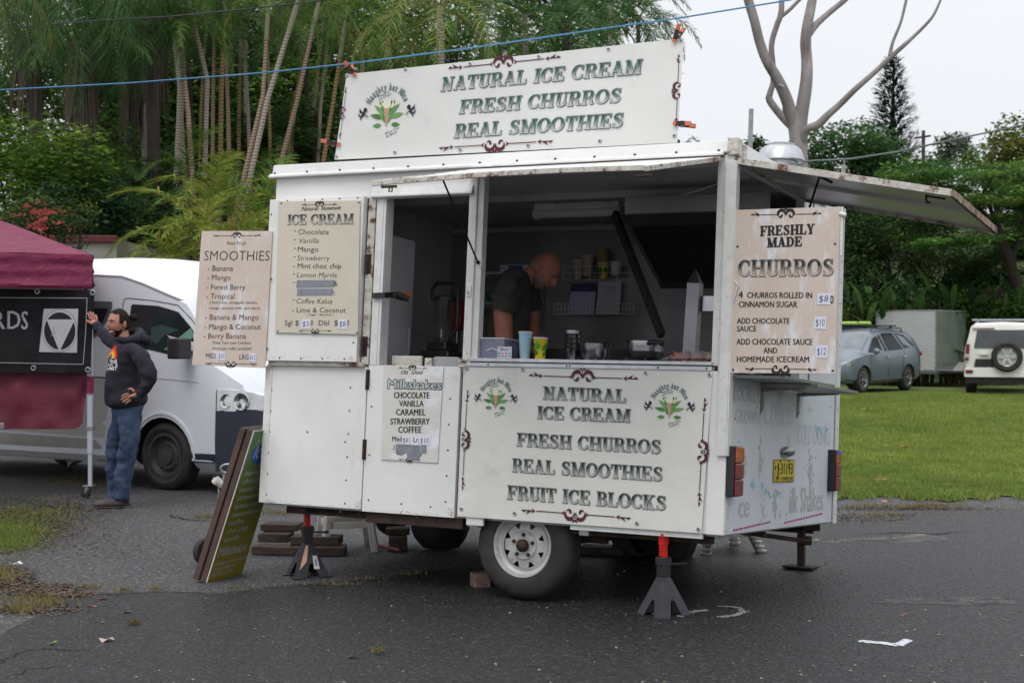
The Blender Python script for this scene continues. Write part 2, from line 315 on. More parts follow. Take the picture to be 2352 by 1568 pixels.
GL_ = {
 'I': (stem(.2), .40),
 'H': (stem(.2) + stem(.72) + [rr(.2, .47, .72, .47 + T_)], .92),
 'E': (stem(.2, sl=.36) + [rr(.2, 0, .72, H_), rr(.2, .925, .70, 1), rr(.2, .47, .52, .47 + T_), rr(.66, 0, .73, .28), rr(.63, .74, .70, 1), rr(.48, .37, .54, .65)], .76),
 'F': (stem(.2, sl=.38) + [rr(.2, .925, .70, 1), rr(.2, .47, .52, .47 + T_), rr(.63, .72, .70, 1), rr(.48, .36, .54, .65)], .73),
 'L': (stem(.2) + [rr(.2, 0, .68, H_), rr(.62, 0, .69, .32)], .72),
 'T': (stem(.38, sl=.36, top=False) + [rr(.03, .925, .73, 1), rr(.03, .70, .10, 1), rr(.66, .70, .73, 1)], .76),
 'U': (stem(.2, .32, 1, bot=False) + [rr(.60, .30, .66, 1), rr(.50, .925, .76, 1), arc(.405, .32, .225, .285, 180, 360, W_, .07)], .78),
 'N': (stem(.16, w=.065, sl=.28) + [rr(.66, .1, .725, 1), rr(.56, .925, .83, 1), dg_(.18, 1, .64, 0, .24)], .86),
 'M': (stem(.14, w=.065, sl=.26) + stem(.86, w=W_, sl=.34) + [dg_(.16, 1, .47, 0, .24), dg_(.80, 1, .47, 0, .07)], 1.06),
 'A': ([dg_(.12, 0, .40, 1, .07), dg_(.65, 0, .38, 1, .23), rr(.2, .28, .56, .28 + T_), rr(0, 0, .27, H_), rr(.46, 0, .84, H_)], .84),
 'R': (stem(.2) + [rr(.2, .925, .48, 1), rr(.2, .46, .48, .46 + T_), arc(.46, .73, .17, .23, 90, -90, .19, .07), ('p', [(.46, .49, .05), (.55, .42, .085), (.60, .28, .10), (.62, .12, .085), (.68, .04, .045), (.77, .05, .03), (.80, .12, .025)])], .82),
 'B': (stem(.2) + [rr(.2, .925, .46, 1), rr(.2, .48, .48, .48 + T_), rr(.2, 0, .46, H_), arc(.44, .74, .16, .22, 90, -90, .18, .07), arc(.46, .26, .19, .225, 90, -90, .19, .07)], .76),
 'C': ([arc(.42, .5, .32, .46, 42, 318, W_, .07, 20), rr(.64, .66, .70, .96), ('p', [(.655, .20, .03), (.68, .30, .035)])], .76),
 'O': ([arc(.43, .5, .325, .46, 0, 360, W_, .07, 26)], .86),
 'K': (stem(.2) + [dg_(.28, .40, .66, .97, .07), dg_(.64, 0, .42, .58, .22), rr(.52, .925, .80, 1), rr(.48, 0, .84, H_)], .86),
 'S': ([('p', [(.56, .72, .035), (.56, .84, .04), (.48, .93, .045), (.35, .965, .04), (.21, .90, .06), (.16, .77, .09), (.22, .64, .10), (.36, .53, .105), (.52, .42, .10), (.59, .28, .09), (.55, .13, .065), (.42, .04, .04), (.27, .05, .04), (.16, .13, .04), (.13, .27, .035)]), rr(.565, .70, .61, .98), rr(.085, .02, .13, .30)], .72),
 'D': (stem(.2) + [rr(.2, .925, .42, 1), rr(.2, 0, .42, H_), arc(.40, .5, .29, .46, 90, -90, W_, .07, 16)], .82),
 'Y': (stem(.42, 0, .5, top=False) + [dg_(.16, 1, .42, .42, .22), dg_(.68, 1, .42, .42, .08), rr(0, .925, .32, 1), rr(.54, .925, .82, 1)], .82),
 ' ': ([], .38),
}
def _prim(mb, pr, e, f, gr, z):
    def colr(y): return gr(y) if gr else mb.col
    k = pr[0]
    if k == 'r':
        _, x0, y0, x1, y1 = pr; x0 -= e; x1 += e; y0 -= e; y1 += e
        if x1 - x0 < .004 or y1 - y0 < .004: return
        n = 4 if (gr and y1 - y0 > .2) else 1
        for i in range(n):
            a = y0 + (y1 - y0) * i / n; b = y0 + (y1 - y0) * (i + 1) / n
            mb.add([f(x0, a, z), f(x1, a, z), f(x1, b, z), f(x0, b, z)], [(0, 1, 2, 3)], [colr(a), colr(a), colr(b), colr(b)])
    elif k == 'q':
        P = [Vector(p) for p in pr[1]]; ex = e * 1.08
        (a, b, c, d) = P; n = 4 if gr else 1
        for i in range(n):
            t0, t1 = i / n, (i + 1) / n
            l0 = a.lerp(d, t0); r0 = b.lerp(c, t0); l1 = a.lerp(d, t1); r1 = b.lerp(c, t1)
            pts = [(l0.x - ex, l0.y - (e if i == 0 and a.y < d.y else -e if i == 0 else 0)), (r0.x + ex, r0.y - (e if i == 0 and a.y < d.y else -e if i == 0 else 0)),
                   (r1.x + ex, r1.y + (e if i == n - 1 and a.y < d.y else -e if i == n - 1 else 0)), (l1.x - ex, l1.y + (e if i == n - 1 and a.y < d.y else -e if i == n - 1 else 0))]
            if pts[0][1] > pts[2][1]: pts = [pts[3], pts[2], pts[1], pts[0]]
            mb.add([f(x, y, z) for x, y in pts], [(0, 1, 2, 3)], [colr(y) for x, y in pts])
    else:
        P = pr[1]; n = len(P); vs = []; cs = []
        for i, (x, y, hw) in enumerate(P):
            a = P[max(i - 1, 0)]; b = P[min(i + 1, n - 1)]; t = Vector((b[0] - a[0], b[1] - a[1]))
            if abs(P[0][0] - P[-1][0]) < 1e-6 and abs(P[0][1] - P[-1][1]) < 1e-6 and i in (0, n - 1): t = Vector((P[1][0] - P[n - 2][0], P[1][1] - P[n - 2][1]))
            t.normalize(); nn = Vector((-t.y, t.x)); hh = max(hw + e, .002)
            ext = -e if i == 0 else e if i == n - 1 else 0
            q = Vector((x, y)) + t * ext
            for sg in (1, -1): w_ = q + nn * hh * sg; vs.append(f(w_.x, w_.y, z)); cs.append(colr(w_.y))
        mb.add(vs, [(2 * i, 2 * i + 1, 2 * i + 3, 2 * i + 2) for i in range(n - 1)], cs)
def serif(mb, s, p0, p1, h, fr, d=.0026, top=(.012, .04, .035), bot=(.34, .36, .34), ink=(.012, .018, .02), shear=0.0, plain=False, gap=.04, spacing=0.0):
    tot = sum(GL_[c][1] + gap + spacing for c in s) - gap - spacing
    ex = (p1[0] - p0[0], p1[1] - p0[1]); L = math.hypot(*ex); ex = (ex[0] / L, ex[1] / L); kx = L / tot
    if plain: layers = [(0, 0, .03, None, ink)]
    else: layers = [(.022, -.024, .018, None, ink), (0, 0, .022, None, ink), (0, 0, .005, None, (.60, .61, .58)), (0, 0, -.010, 1, None)]
    def g(y): 
        t = min(max((y - .12) / .5, 0), 1); return tuple(b + (a - b) * t for a, b in zip(top, bot))
    zz = d
    for dx, dy, e, gr, c in layers:
        if c: mb.col = c
        x = 0
        for ch in s:
            for i, pr in enumerate(GL_[ch][0]):
                def f(a, b, z, x=x): a2 = (a + x + shear * b) * kx + dx * h; b2 = b * h + dy * h; return fr(p0[0] + ex[0] * a2 - ex[1] * b2, p0[1] + ex[1] * a2 + ex[0] * b2, z)
                _prim(mb, pr, e, f, g if gr else None, zz + i * 3e-5)
            x += GL_[ch][1] + gap + spacing
        zz += .0006
def poly(mb, pts, fr, d, col): mb.col = col; mb.add([fr(a, b, d) for a, b in pts], [tuple(range(len(pts)))])
def leafshape(mb, c, L, w, ang, fr, d, col):
    ca, sa = math.cos(ang), math.sin(ang); P = []
    for i in range(7): t = i / 6; P.append((t * L, math.sin(math.pi * t ** .8) * w / 2))
    for i in range(5, 0, -1): t = i / 6; P.append((t * L, -math.sin(math.pi * t ** .8) * w / 2))
    poly(mb, [(c[0] + x * ca - y * sa, c[1] + x * sa + y * ca) for x, y in P], fr, d, col)
def ornament(mb, p0, p1, fr, d, col=(.09, .012, .03), s=1.0, flip=1, only=None):
    """A fine rule with arrow tips and a scrolled palmette at its middle."""
    ex = Vector((p1[0] - p0[0], p1[1] - p0[1])); L = ex.length; ex.normalize(); ey = Vector((-ex.y, ex.x)) * flip
    q = lambda t, u: (p0[0] + ex.x * t + ey.x * u, p0[1] + ex.y * t + ey.y * u)
    h = .004 * s; z = d
    for a, b in ((.0, .12), (.14, .385), (.615, .86), (.88, 1.0)):
        poly(mb, [q(a * L, -h / 2), q(b * L, -h / 2), q(b * L, h / 2), q(a * L, h / 2)], fr, z, col)
    z += 1e-4
    for t, sg in ((.12, 1), (.88, -1), (.385, -1), (.615, 1)):
        poly(mb, [q(t * L - sg * .012 * s, .011 * s), q(t * L + sg * .006 * s, 0), q(t * L - sg * .012 * s, -.011 * s), q(t * L - sg * .006 * s, 0)], fr, z, col)
    for t, sg in ((.0, 1), (1.0, -1)):
        poly(mb, [q(t * L, 0), q(t * L + sg * .012 * s, .009 * s), q(t * L + sg * .02 * s, 0)], fr, z, col)
        poly(mb, [q(t * L + sg * .03 * s, 0), q(t * L + sg * .022 * s, .016 * s), q(t * L + sg * .012 * s, .02 * s), q(t * L + sg * .048 * s, .002 * s)], fr, z, col)
    for sg in (1, -1):
        for (cx, cy, R1, a0, a1, hw) in ((.024, .002, .021, 200, -25, .0085), (.030, -.004, .011, 160, 330, .0045), (.012, .026, .008, 230, 80, .004), (.016, -.010, .009, 100, -60, .0035)):
            mb.col = col; vs = []
            for i in range(9):
                a = R_(a0 + (a1 - a0) * i / 8); h_ = hw * math.sin(math.pi * (.06 + .88 * i / 8))
                for k in (R1 - h_, R1 + h_): p_ = q(L / 2 + sg * (cx + k * math.cos(a)) * s, (cy + k * math.sin(a)) * s); vs.append(fr(p_[0], p_[1], z))
            mb.add(vs, [(2 * i, 2 * i + 1, 2 * i + 3, 2 * i + 2) for i in range(8)]); z += 3e-5
def arctext(mb, s, c, r, a0, a1, h, fr, d, col, bold=.02):
    """Lettering set round an arc, from angle A0 to A1 (degrees, clockwise)."""
    adv = []
    for ch in s:
        if ch == ' ': adv.append(.34); continue
        v, _ = bmesh_text(ch, bold); adv.append(v[:, 0].max() - v[:, 0].min() + .09)
    tot = sum(adv); x = 0
    for ch, w_ in zip(s, adv):
        if ch != ' ':
            a = R_(a0 + (a1 - a0) * (x + w_ / 2) / tot); v, f = bmesh_text(ch, bold); k = h / .7
            cx_ = (v[:, 0].max() + v[:, 0].min()) / 2; kx = abs(R_(a1 - a0)) * r / tot * .93
            up = (math.cos(a), math.sin(a)); rt = (math.sin(a), -math.cos(a)); mb.col = col
            mb.add([fr(c[0] + up[0] * (r + b * k) + rt[0] * (p - cx_) * kx, c[1] + up[1] * (r + b * k) + rt[1] * (p - cx_) * kx, d) for p, b, _ in v], f)
        x += w_
def logo(mb, c, s, fr, d=.003):
    """The round emblem: arched name, cone among gum leaves, two little winged figures. S = its width."""
    X, Y = c; q = lambda a, b: (X + a * s, Y + b * s)
    ink = (.03, .06, .055)
    arctext(mb, 'Naughty but Nice', q(0, -.03), .335 * s, 158, 22, .10 * s, fr, d, (.02, .035, .035), .045)
    arctext(mb, 'Naughty but Nice', q(0, -.03), .338 * s, 158, 22, .095 * s, fr, d + .0005, (.22, .30, .27), .008)
    txt(mb, 'Natural', q(-.14, .20), q(.03, .27), .034 * s, fr, d, ink, .004, .3)
    txt(mb, 'Ice Cream', q(-.15, .15), q(.07, .235), .034 * s, fr, d, ink, .004, .3)
    txt(mb, '&Pure Fruit', q(-.01, -.39), q(.24, -.31), .034 * s, fr, d, ink, .004, .3)
    txt(mb, 'Ice Blocks', q(.01, -.44), q(.21, -.365), .034 * s, fr, d, ink, .004, .3)
    gs = [(.06, .20, .045), (.10, .28, .07), (.16, .33, .10)]
    n = 0
    for sg in (1, -1):
        for L, w_, an, bx, by in ((.20, .05, 62, .05, -.03), (.24, .06, 40, .05, -.07), (.24, .075, 12, .07, -.12), (.16, .07, -2, .09, -.24), (.16, .075, 55, .03, -.16), (.14, .06, 80, .03, -.20), (.15, .05, 85, .07, .0)):
            a_ = R_(an) if sg > 0 else math.pi - R_(an)
            leafshape(mb, q(sg * bx, by), L * s, w_ * s, a_, fr, d + 4e-5 * n, gs[n % 3]); n += 1
        for k in range(5):
            leafshape(mb, q(sg * (.06 + .018 * k), .03 + .02 * (k % 3)), .05 * s, .03 * s, R_(30 * k), fr, d + .0005 + 2e-5 * k, (.72, .70, .42))
        # little winged silhouette
        bx, by = sg * .43, -.04; dk = (.022, .022, .045)
        P = lambda a, b: q(bx + sg * a, by + b)
        poly(mb, [P(-.035 + .035 * math.cos(t), .055 + .038 * math.sin(t)) for t in [i * .7 for i in range(9)]], fr, d + 1e-4, dk)
        poly(mb, [P(-.03, .03), P(.0, .035), P(.035, -.03), P(.02, -.055), P(-.02, -.03)], fr, d + 1.5e-4, dk)
        poly(mb, [P(.0, .02), P(.03, .04), P(.075, .10), P(.065, .055), P(.08, .03), P(.03, .0)], fr, d + 2e-4, dk)
        poly(mb, [P(.02, -.04), P(.06, -.025), P(.085, .01), P(.095, -.0), P(.07, -.05), P(.03, -.06)], fr, d + 2.5e-4, dk)
        poly(mb, [P(.01, -.05), P(.03, -.055), P(.05, -.075), P(.052, -.10), P(.04, -.10), P(.03, -.08)], fr, d + 3e-4, dk)
        poly(mb, [P(-.02, .0), P(-.015, -.015), P(-.10, -.065), P(-.103, -.058)], fr, d + 3.5e-4, dk)
        poly(mb, [P(-.075, .0), P(-.078, .002), P(-.052, -.05), P(-.055, -.09), P(-.058, -.09), P(-.058, -.05)], fr, d + 4e-4, dk)
    poly(mb, [q(-.055, .03), q(.055, .03), q(.008, -.26), q(-.008, -.26)], fr, d + .0009, (.50, .30, .22))
    for k in range(4): poly(mb, [q(-.05 + .01 * k, .02 - .06 * k), q(.045 - .012 * k, -.02 - .06 * k), q(.043 - .012 * k, -.026 - .06 * k), q(-.05 + .01 * k, .013 - .06 * k)], fr, d + .00095 + 1e-5 * k, (.33, .17, .12))
    poly(mb, [q(.075 * math.cos(t), .075 + .06 * math.sin(t)) for t in [i * 2 * math.pi / 14 for i in range(14)]], fr, d + .0012, (.72, .69, .58))
def hand(mb, s, box, fr, d, col=(.03, .02, .16)):      # pen-written price
    (a0, b0), (a1, b1) = box; w_ = (a1 - a0); txt(mb, s, (a0 + w_ * .14, b0 + (b1 - b0) * .2), (a0 + w_ * .86, b0 + (b1 - b0) * .24), (b1 - b0) * .56, fr, d, col, -.008, .12)
def panel(poly_, fr, d0, d1, name, m, parent=None, M=None, bevel=.0015):
    mb = MB(); mb.prism(poly_, fr, d0, d1); return mb.build(name, m, parent, M or TM, bevel=bevel)
def rectp(x0, z0, x1, z1): return [(x0, z0), (x1, z0), (x1, z1), (x0, z1)]
def screws(pts, fr, d, parent, r=.006, m=None, M=None):
    me = None
    for a, b in pts:
        if me is None:
            mb = MB(); mb.lathe([(0, .004), (r * .7, .0035), (r, .001), (r, -.002)], (0, 0, 0), (0, 0, 1), 8); me = mb.mesh('screw', [m or MT['screw']], 40)
        o = bpy.data.objects.new('screw', me); p = Vector(fr(a, b, d)); n_ = (Vector(fr(a, b, d + 1)) - p).normalized()
        link(o, parent, (M or TM) @ Matrix.Translation(p) @ n_.to_track_quat('Z', 'Y').to_matrix().to_4x4())
# ================= ground =================
def gmat(name, c1, c2, stone, rough, rough2, patch):
    m = mat(name, c1, rough, 0, c2, 60, .40, .60, det=3, rough2=rough2, dirt=[(patch, .55, .42, .70), ((c1[0] * 2.5, c1[1] * 2.5, c1[2] * 2.45), 36, .55, .60), ((c1[0] * .22,) * 3, 30, .54, .61), (stone, 55, .70, .74)], bump=1, bsc=46, bdist=.030)
    return m
M_old = gmat('old_asphalt', (.082, .081, .083), (.050, .049, .050), (.26, .25, .24), .5, .85, (.072, .070, .071))
M_new = gmat('dark_wet_asphalt', (.026, .0256, .027), (.012, .012, .0125), (.15, .145, .14), .25, .60, (.017, .0168, .0175))
def sheet(name, pts, z, m, kind='structure'):
    me = bpy.data.meshes.new(name); me.from_pydata([(x, y, z) for x, y in pts], [], [tuple(range(len(pts)))]); me.materials.append(m)
    o = obj(name, me); o['kind'] = kind; return o
sheet('ground', [(-400, -60), (400, -60), (400, 700), (-400, 700)], 0, M_old)
edge = [(-60, 1475), (0, 1457), (60, 1428), (128, 1395), (157, 1366), (260, 1362), (366, 1358), (494, 1364), (560, 1356), (622, 1347), (740, 1338), (861, 1329), (980, 1312), (1100, 1298), (1300, 1275), (1500, 1250), (1700, 1222), (1850, 1200), (1960, 1184), (2100, 1176), (2352, 1168), (2500, 1163)]
ep = []
for i in range(len(edge) - 1):
    a = G(*edge[i]); b = G(*edge[i + 1])
    for t in range(5):
        q = a.lerp(b, t / 5); n = noise.noise(Vector((q.x * 3, q.y * 3, 0))) * .035; ep.append((q.x + n, q.y + n))
ep.append(tuple(G(*edge[-1])[:2]))
sheet('road', [(-12, -5), (14, -5)] + ep[::-1], .004, M_new)
# lawn sheet with an uneven front edge, running back under the cars
M_lawn = mat('lawn_soil_green', (.085, .13, .02), .9, 0, (.12, .15, .03), 2.5, dirt=[((.055, .10, .012), .6, .45, .65), ((.13, .125, .05), 9, .62, .75)], bump=.6, bsc=30, bdist=.03)
lw = []
for u in range(1500, 2700, 40):
    q = G(u, 1146 + 5 * math.sin(u * .021) + 3 * math.sin(u * .07)); lw.append((q.x, q.y))
lw[0] = (lw[0][0] - 1, lw[0][1] + 4)
sheet('lawn', lw + [(40, 14), (90, 60), (90, 130), (-12, 130), (-6, 50), (-1, 25)], .012, M_lawn)
sheet('lawn', [(-60, 19), (-7.2, 19.5), (-7.2, 60), (-60, 60)], .01, M_lawn)
def blades(name, pts, h, wd, cols, kind='stuff', lean=.5, seed=3):
    r = np.random.default_rng(seed); n = len(pts); pts = np.asarray(pts, float)
    if pts.shape[1] == 2: pts = np.c_[pts, np.full(n, .008)]
    an = r.uniform(0, 6.283, n); hh = h * r.uniform(.45, 1.25, n); ww = wd * r.uniform(.6, 1.3, n); la = r.uniform(0, 6.283, n); le = hh * lean * r.uniform(.2, 1.3, n)
    dx = np.c_[np.cos(an), np.sin(an), np.zeros(n)] * ww[:, None] / 2
    top = pts + np.c_[np.cos(la) * le, np.sin(la) * le, hh]
    V = np.stack([pts - dx, pts + dx, top], 1).reshape(-1, 3)
    me = bpy.data.meshes.new(name); me.vertices.add(3 * n); me.vertices.foreach_set('co', V.ravel().astype('f4'))
    me.loops.add(3 * n); me.loops.foreach_set('vertex_index', np.arange(3 * n, dtype='i4')); me.polygons.add(n)
    me.polygons.foreach_set('loop_start', np.arange(0, 3 * n, 3, dtype='i4')); me.polygons.foreach_set('loop_total', np.full(n, 3, 'i4'))
    lat = r.random((256, 256))
    def vn(sc):
        x, y = pts[:, 0] / sc + 50, pts[:, 1] / sc; i, j = np.floor(x).astype(int), np.floor(y).astype(int); f, g = x - i, y - j; f, g = f * f * (3 - 2 * f), g * g * (3 - 2 * g); q = lambda a, b: lat[a % 256, b % 256]
        return (q(i, j) * (1 - f) + q(i + 1, j) * f) * (1 - g) + (q(i, j + 1) * (1 - f) + q(i + 1, j + 1) * f) * g
    pt = .6 * vn(1.9) + .4 * vn(.8); pt2 = .6 * vn(.28) + .4 * vn(.12)
    c = np.asarray(cols)[r.integers(0, len(cols), n)] * r.uniform(.7, 1.25, (n, 1)) * (np.stack([.80 + .55 * pt, .82 + .28 * pt, .9 + .3 * pt], 1) * (.70 + .55 * pt2)[:, None]); c4 = np.c_[c, np.ones(n)].repeat(3, 0)
    ca = me.color_attributes.new('Col', 'FLOAT_COLOR', 'POINT'); ca.data.foreach_set('color', c4.ravel().astype('f4'))
    me.materials.append(M_blade); me.update(); me.validate()
    o = obj(name, me); o['kind'] = kind; return o
M_blade = mat('grass_blade', (1, 1, 1), .75, vcol=True, transl=.35, spec=.2)
GC = [(.16, .28, .040), (.20, .31, .05), (.115, .235, .033), (.26, .31, .075), (.135, .26, .036), (.31, .29, .12)]
n = 300000; v = 905 + 247 * rng.random(n) ** 1.25; u = rng.uniform(1500, 2460, n); P_ = []
dep = CAM.z * FPX / (v - 770.0)
X = (u - 1176) / FPX * dep; keep = (X > 0.8) & (v < 1147 + 5 * np.sin(u * .021) + 3 * np.sin(u * .07) + rng.normal(0, 2.6, n) + 4 * np.sin(u * .13) * np.sin(u * .047)) & (u > 1850)
o = blades('grass', np.c_[X, dep][keep], .055, .013, [(a * 1.12, b * 1.1, c * 1.1) for a, b, c in GC], seed=5, lean=.8)
# tufts, moss and litter on the left
def scatter(cu, cv, ru, rv, n, sd=1):
    r = np.random.default_rng(sd); uu = cu + ru * r.normal(0, .5, n); vv = cv + rv * r.normal(0, .5, n)
    return [tuple(G(a, max(b, 850))[:2]) for a, b in zip(uu, vv)]
pp = scatter(20, 1225, 90, 40, 6000, 1) + scatter(90, 1180, 130, 34, 1300, 2) + scatter(0, 1240, 70, 20, 4000, 3)
blades('grass', pp, .022, .009, [(.13, .23, .03), (.17, .25, .05), (.10, .18, .03), (.16, .15, .07)], seed=6, lean=1.2)
pp = []
for cu, cv, ru, rv, k in ((85, 1380, 90, 12, 420), (48, 1402, 40, 12, 330), (5, 1325, 40, 22, 500), (110, 1392, 30, 5, 150), (202, 1352, 40, 2.5, 90), (283, 1358, 26, 2, 60), (355, 1356, 26, 2, 60), (470, 1190, 40, 4, 200), (640, 1180, 60, 5, 300), (560, 1357, 60, 2, 40), (760, 1345, 90, 1.5, 60), (850, 1333, 50, 1.5, 45), (940, 1322, 60, 1.5, 30), (2120, 1166, 110, 6, 700), (2040, 1185, 60, 6, 150), (1990, 1165, 60, 6, 200), (870, 1500, 14, 3, 60), (310, 1434, 14, 3, 60), (180, 1108, 110, 14, 500)):
    pp += scatter(cu, cv, ru, rv, k, cu + k)
blades('grass', pp, .030, .007, [(.22, .20, .07), (.14, .17, .04), (.26, .21, .10), (.17, .15, .06)], seed=8, lean=1.1)
M_soil = mat('brown_leaf_litter', (.10, .06, .04), .95, 0, (.05, .035, .028), 30, bump=.8, bsc=50, bdist=.02)
def blob(name, cu, cv, ru, rv, z, m, sd, kind='stuff', n=40):
    pts = []
    for i in range(n):
        a = i / n * 2 * math.pi; k = 1 + .35 * noise.noise(Vector((math.cos(a) * 1.7 + sd, math.sin(a) * 1.7, sd * 1.3))) + .15 * noise.noise(Vector((math.cos(a) * 6 + sd, math.sin(a) * 6, 1)))
        q = G(cu + ru * k * math.cos(a), cv + rv * k * math.sin(a)); pts.append((q.x, q.y))
    return sheet(name, pts, z, m, kind)
blob('dirt', 0, 1215, 100, 50, .006, M_soil, 1)
fk = MB(); r = random.Random(12)
for (cu, cv, ru, rv, k) in ((60, 1205, 150, 55, 5200), (150, 1165, 120, 30, 900), (20, 1325, 60, 34, 1800), (90, 1350, 90, 12, 1700), (140, 1362, 80, 6, 700), (70, 1395, 110, 12, 900), (2080, 1166, 240, 4, 900), (1990, 1186, 120, 12, 500), (240, 1250, 200, 40, 200)):
    for i in range(k):
        g_ = G(cu + ru * r.gauss(0, .5), max(900, cv + rv * r.gauss(0, .5)), .0068 + (i % 60) * 1e-4); s_ = r.uniform(.006, .022); a = r.uniform(0, 6.28); ca, sa = math.cos(a) * s_, math.sin(a) * s_; k2 = r.uniform(.25, .7)
        fk.col = tuple(q * r.uniform(.6, 1.3) for q in r.choice([(.10, .06, .042), (.065, .045, .035), (.14, .08, .05), (.05, .05, .035)]))
        fk.add([(g_.x - ca, g_.y - sa, g_.z), (g_.x + sa * k2, g_.y - ca * k2, g_.z + .004), (g_.x + ca, g_.y + sa, g_.z), (g_.x - sa * k2, g_.y + ca * k2, g_.z)], [(0, 1, 2, 3)])
ob_ = fk.build('leaf_litter', MT['print'], vcol=True); ob_['kind'] = 'stuff'
# fallen leaves, flakes and pebbles
lf = MB()
for i in range(520):
    u, v_ = random.uniform(-20, 2370), 800 + 768 * random.random() ** .6
    if v_ < 1150: continue
    g_ = G(u, v_, .008); r_ = random.choice([.004, .005, .006, .009]); k = random.uniform(.3, 1)
    lf.col = random.choice([(.26, .25, .23), (.30, .29, .27), (.12, .11, .10), (.2, .17, .13)])
    lf.sph(g_, (r_, r_ * k, r_ * .5), 5, 3)
ob_ = lf.build('gravel', MT['print'], vcol=True); ob_['kind'] = 'stuff'
lf = MB()
for i, (u, v_, c, s_) in enumerate(((218, 1272, (.45, .10, .09), .022), (236, 1372, (.12, .03, .03), .03), (245, 1468, (.50, .36, .30), .035), (119, 1475, (.25, .38, .10), .02), (37, 1292, (.6, .6, .58), .04), (290, 1403, (.08, .06, .03), .03), (2075, 1410, (.4, .1, .12), .02), (805, 1505, (.09, .07, .04), .03), (2075, 1025, (.25, .12, .06), .09), (1985, 940, (.3, .2, .08), .1), (2020, 1098, (.35, .15, .10), .09), (2145, 925, (.25, .13, .06), .1), (2035, 1150, (.3, .16, .1), .05), (1870, 1240, (.3, .3, .3), .03), (1640, 1330, (.3, .3, .3), .02))):
    g_ = G(u, v_, .012 if v_ > 1160 else .05); a = i * 1.3; lf.col = c
    P0 = [(math.cos(a + t) * s_ * (1 + .5 * math.sin(t * 5 + i)), math.sin(a + t) * s_ * .8) for t in [k * .785 for k in range(8)]]
    lf.add([(g_.x + x, g_.y + y, g_.z + .01 * math.sin(x * 90)) for x, y in P0], [tuple(range(8))])
ob_ = lf.build('leaves', MT['print'], vcol=True); ob_['kind'] = 'stuff'
def crack(name, pts, w_, col, sd):
    mb = MB(); r = random.Random(sd); P3 = [G(a, b, .0065) for a, b in pts]; L_ = []; R2 = []; n = 14
    for i in range(len(P3) - 1):
        for k in range(n): L_.append(P3[i].lerp(P3[i + 1], k / n))
    L_.append(P3[-1]); d = (P3[-1] - P3[0]).normalized(); nn = Vector((-d.y, d.x, 0)); off = 0; m = len(L_)
    for i, p in enumerate(L_): off = off * .8 + r.gauss(0, .012); ww = w_ * math.sin(math.pi * (i + .3) / m) * r.uniform(.4, 1.2); q = p + nn * off; R2 += [q + nn * ww, q - nn * ww]
    mb.add(R2, [(2 * i, 2 * i + 1, 2 * i + 3, 2 * i + 2) for i in range(m - 1)]); o = mb.build(name, col); o['kind'] = 'structure'
cm_ = mat('crack_shadow', (.012, .012, .012), .95)
for i, (p_, w_) in enumerate((([(55, 1488), (120, 1490), (198, 1497)], .012), ([(-20, 1530), (40, 1508), (60, 1490)], .010), ([(381, 1179), (430, 1192), (494, 1195)], .02), ([(1960, 1228), (2060, 1221), (2140, 1224), (2238, 1220)], .018), ([(2010, 1238), (2090, 1228), (2200, 1226)], .010), ([(600, 1350), (740, 1341), (861, 1332), (980, 1316)], .010), ([(165, 1365), (366, 1360), (560, 1359)], .007), ([(0, 1560), (60, 1535), (150, 1528)], .008))): crack('road_crack', p_, w_, cm_, i)
gravel_sheen = mat('worn_aggregate_and_sheen', (.13, .125, .125), .5, 0, (.05, .05, .052), 40, .44, .56, dirt=[((.03, .03, .032), 6, .46, .58)], bump=1, bsc=46, bdist=.03, rough2=.8)
blob('road_patch', 2095, 1238, 95, 9, .0052, gravel_sheen, 9, 'structure', 60); blob('road_patch', 2180, 1381, 170, 9, .0052, gravel_sheen, 4, 'structure', 60); blob('road_patch', 1990, 1188, 90, 8, .0054, gravel_sheen, 6, 'structure', 60)  # second patch paints wet sheen as pale colour; first is the gravelly pothole
# chalk marks on the road
ck = MB()
def chalk(mb, pts, wd, n, col, sd):
    r = random.Random(sd); mb.col = col
    P3 = [G(a, b, .0062) for a, b in pts]
    for i in range(n):
        t = r.random() * (len(P3) - 1); k = int(t); q = P3[k].lerp(P3[min(k + 1, len(P3) - 1)], t - k); w_ = wd * r.gauss(0, .33); d_ = (P3[min(k + 1, len(P3) - 1)] - P3[k]).normalized()
        c = q + Vector((-d_.y, d_.x, 0)) * w_; s_ = r.uniform(.003, .009)
        mb.add([(c.x + s_ * math.cos(j * 1.26 + i), c.y + s_ * 1.6 * math.sin(j * 1.26 + i), .0062 + (i % 50) * 2e-5) for j in range(5)], [(0, 1, 2, 3, 4)])
chalk(ck, [(1975, 1471), (2030, 1476), (2062, 1481), (2086, 1468)], .028, 1500, (.66, .68, .74), 1)
chalk(ck, [(1560, 1415), (1600, 1402), (1625, 1400)], .03, 160, (.30, .30, .28), 2)
chalk(ck, [(1650, 1392), (1690, 1393), (1712, 1403), (1690, 1412), (1650, 1417)], .03, 260, (.30, .30, .28), 3)
chalk(ck, [(1900, 1246), (1960, 1238), (2040, 1236), (2100, 1230), (2120, 1226)], .09, 500, (.20, .17, .13), 5)
ob_ = ck.build('road_marking', MT['print'], vcol=True); ob_['kind'] = 'structure'; ob_['label'] = 'rubbed white chalk tick and loops on the dark asphalt'
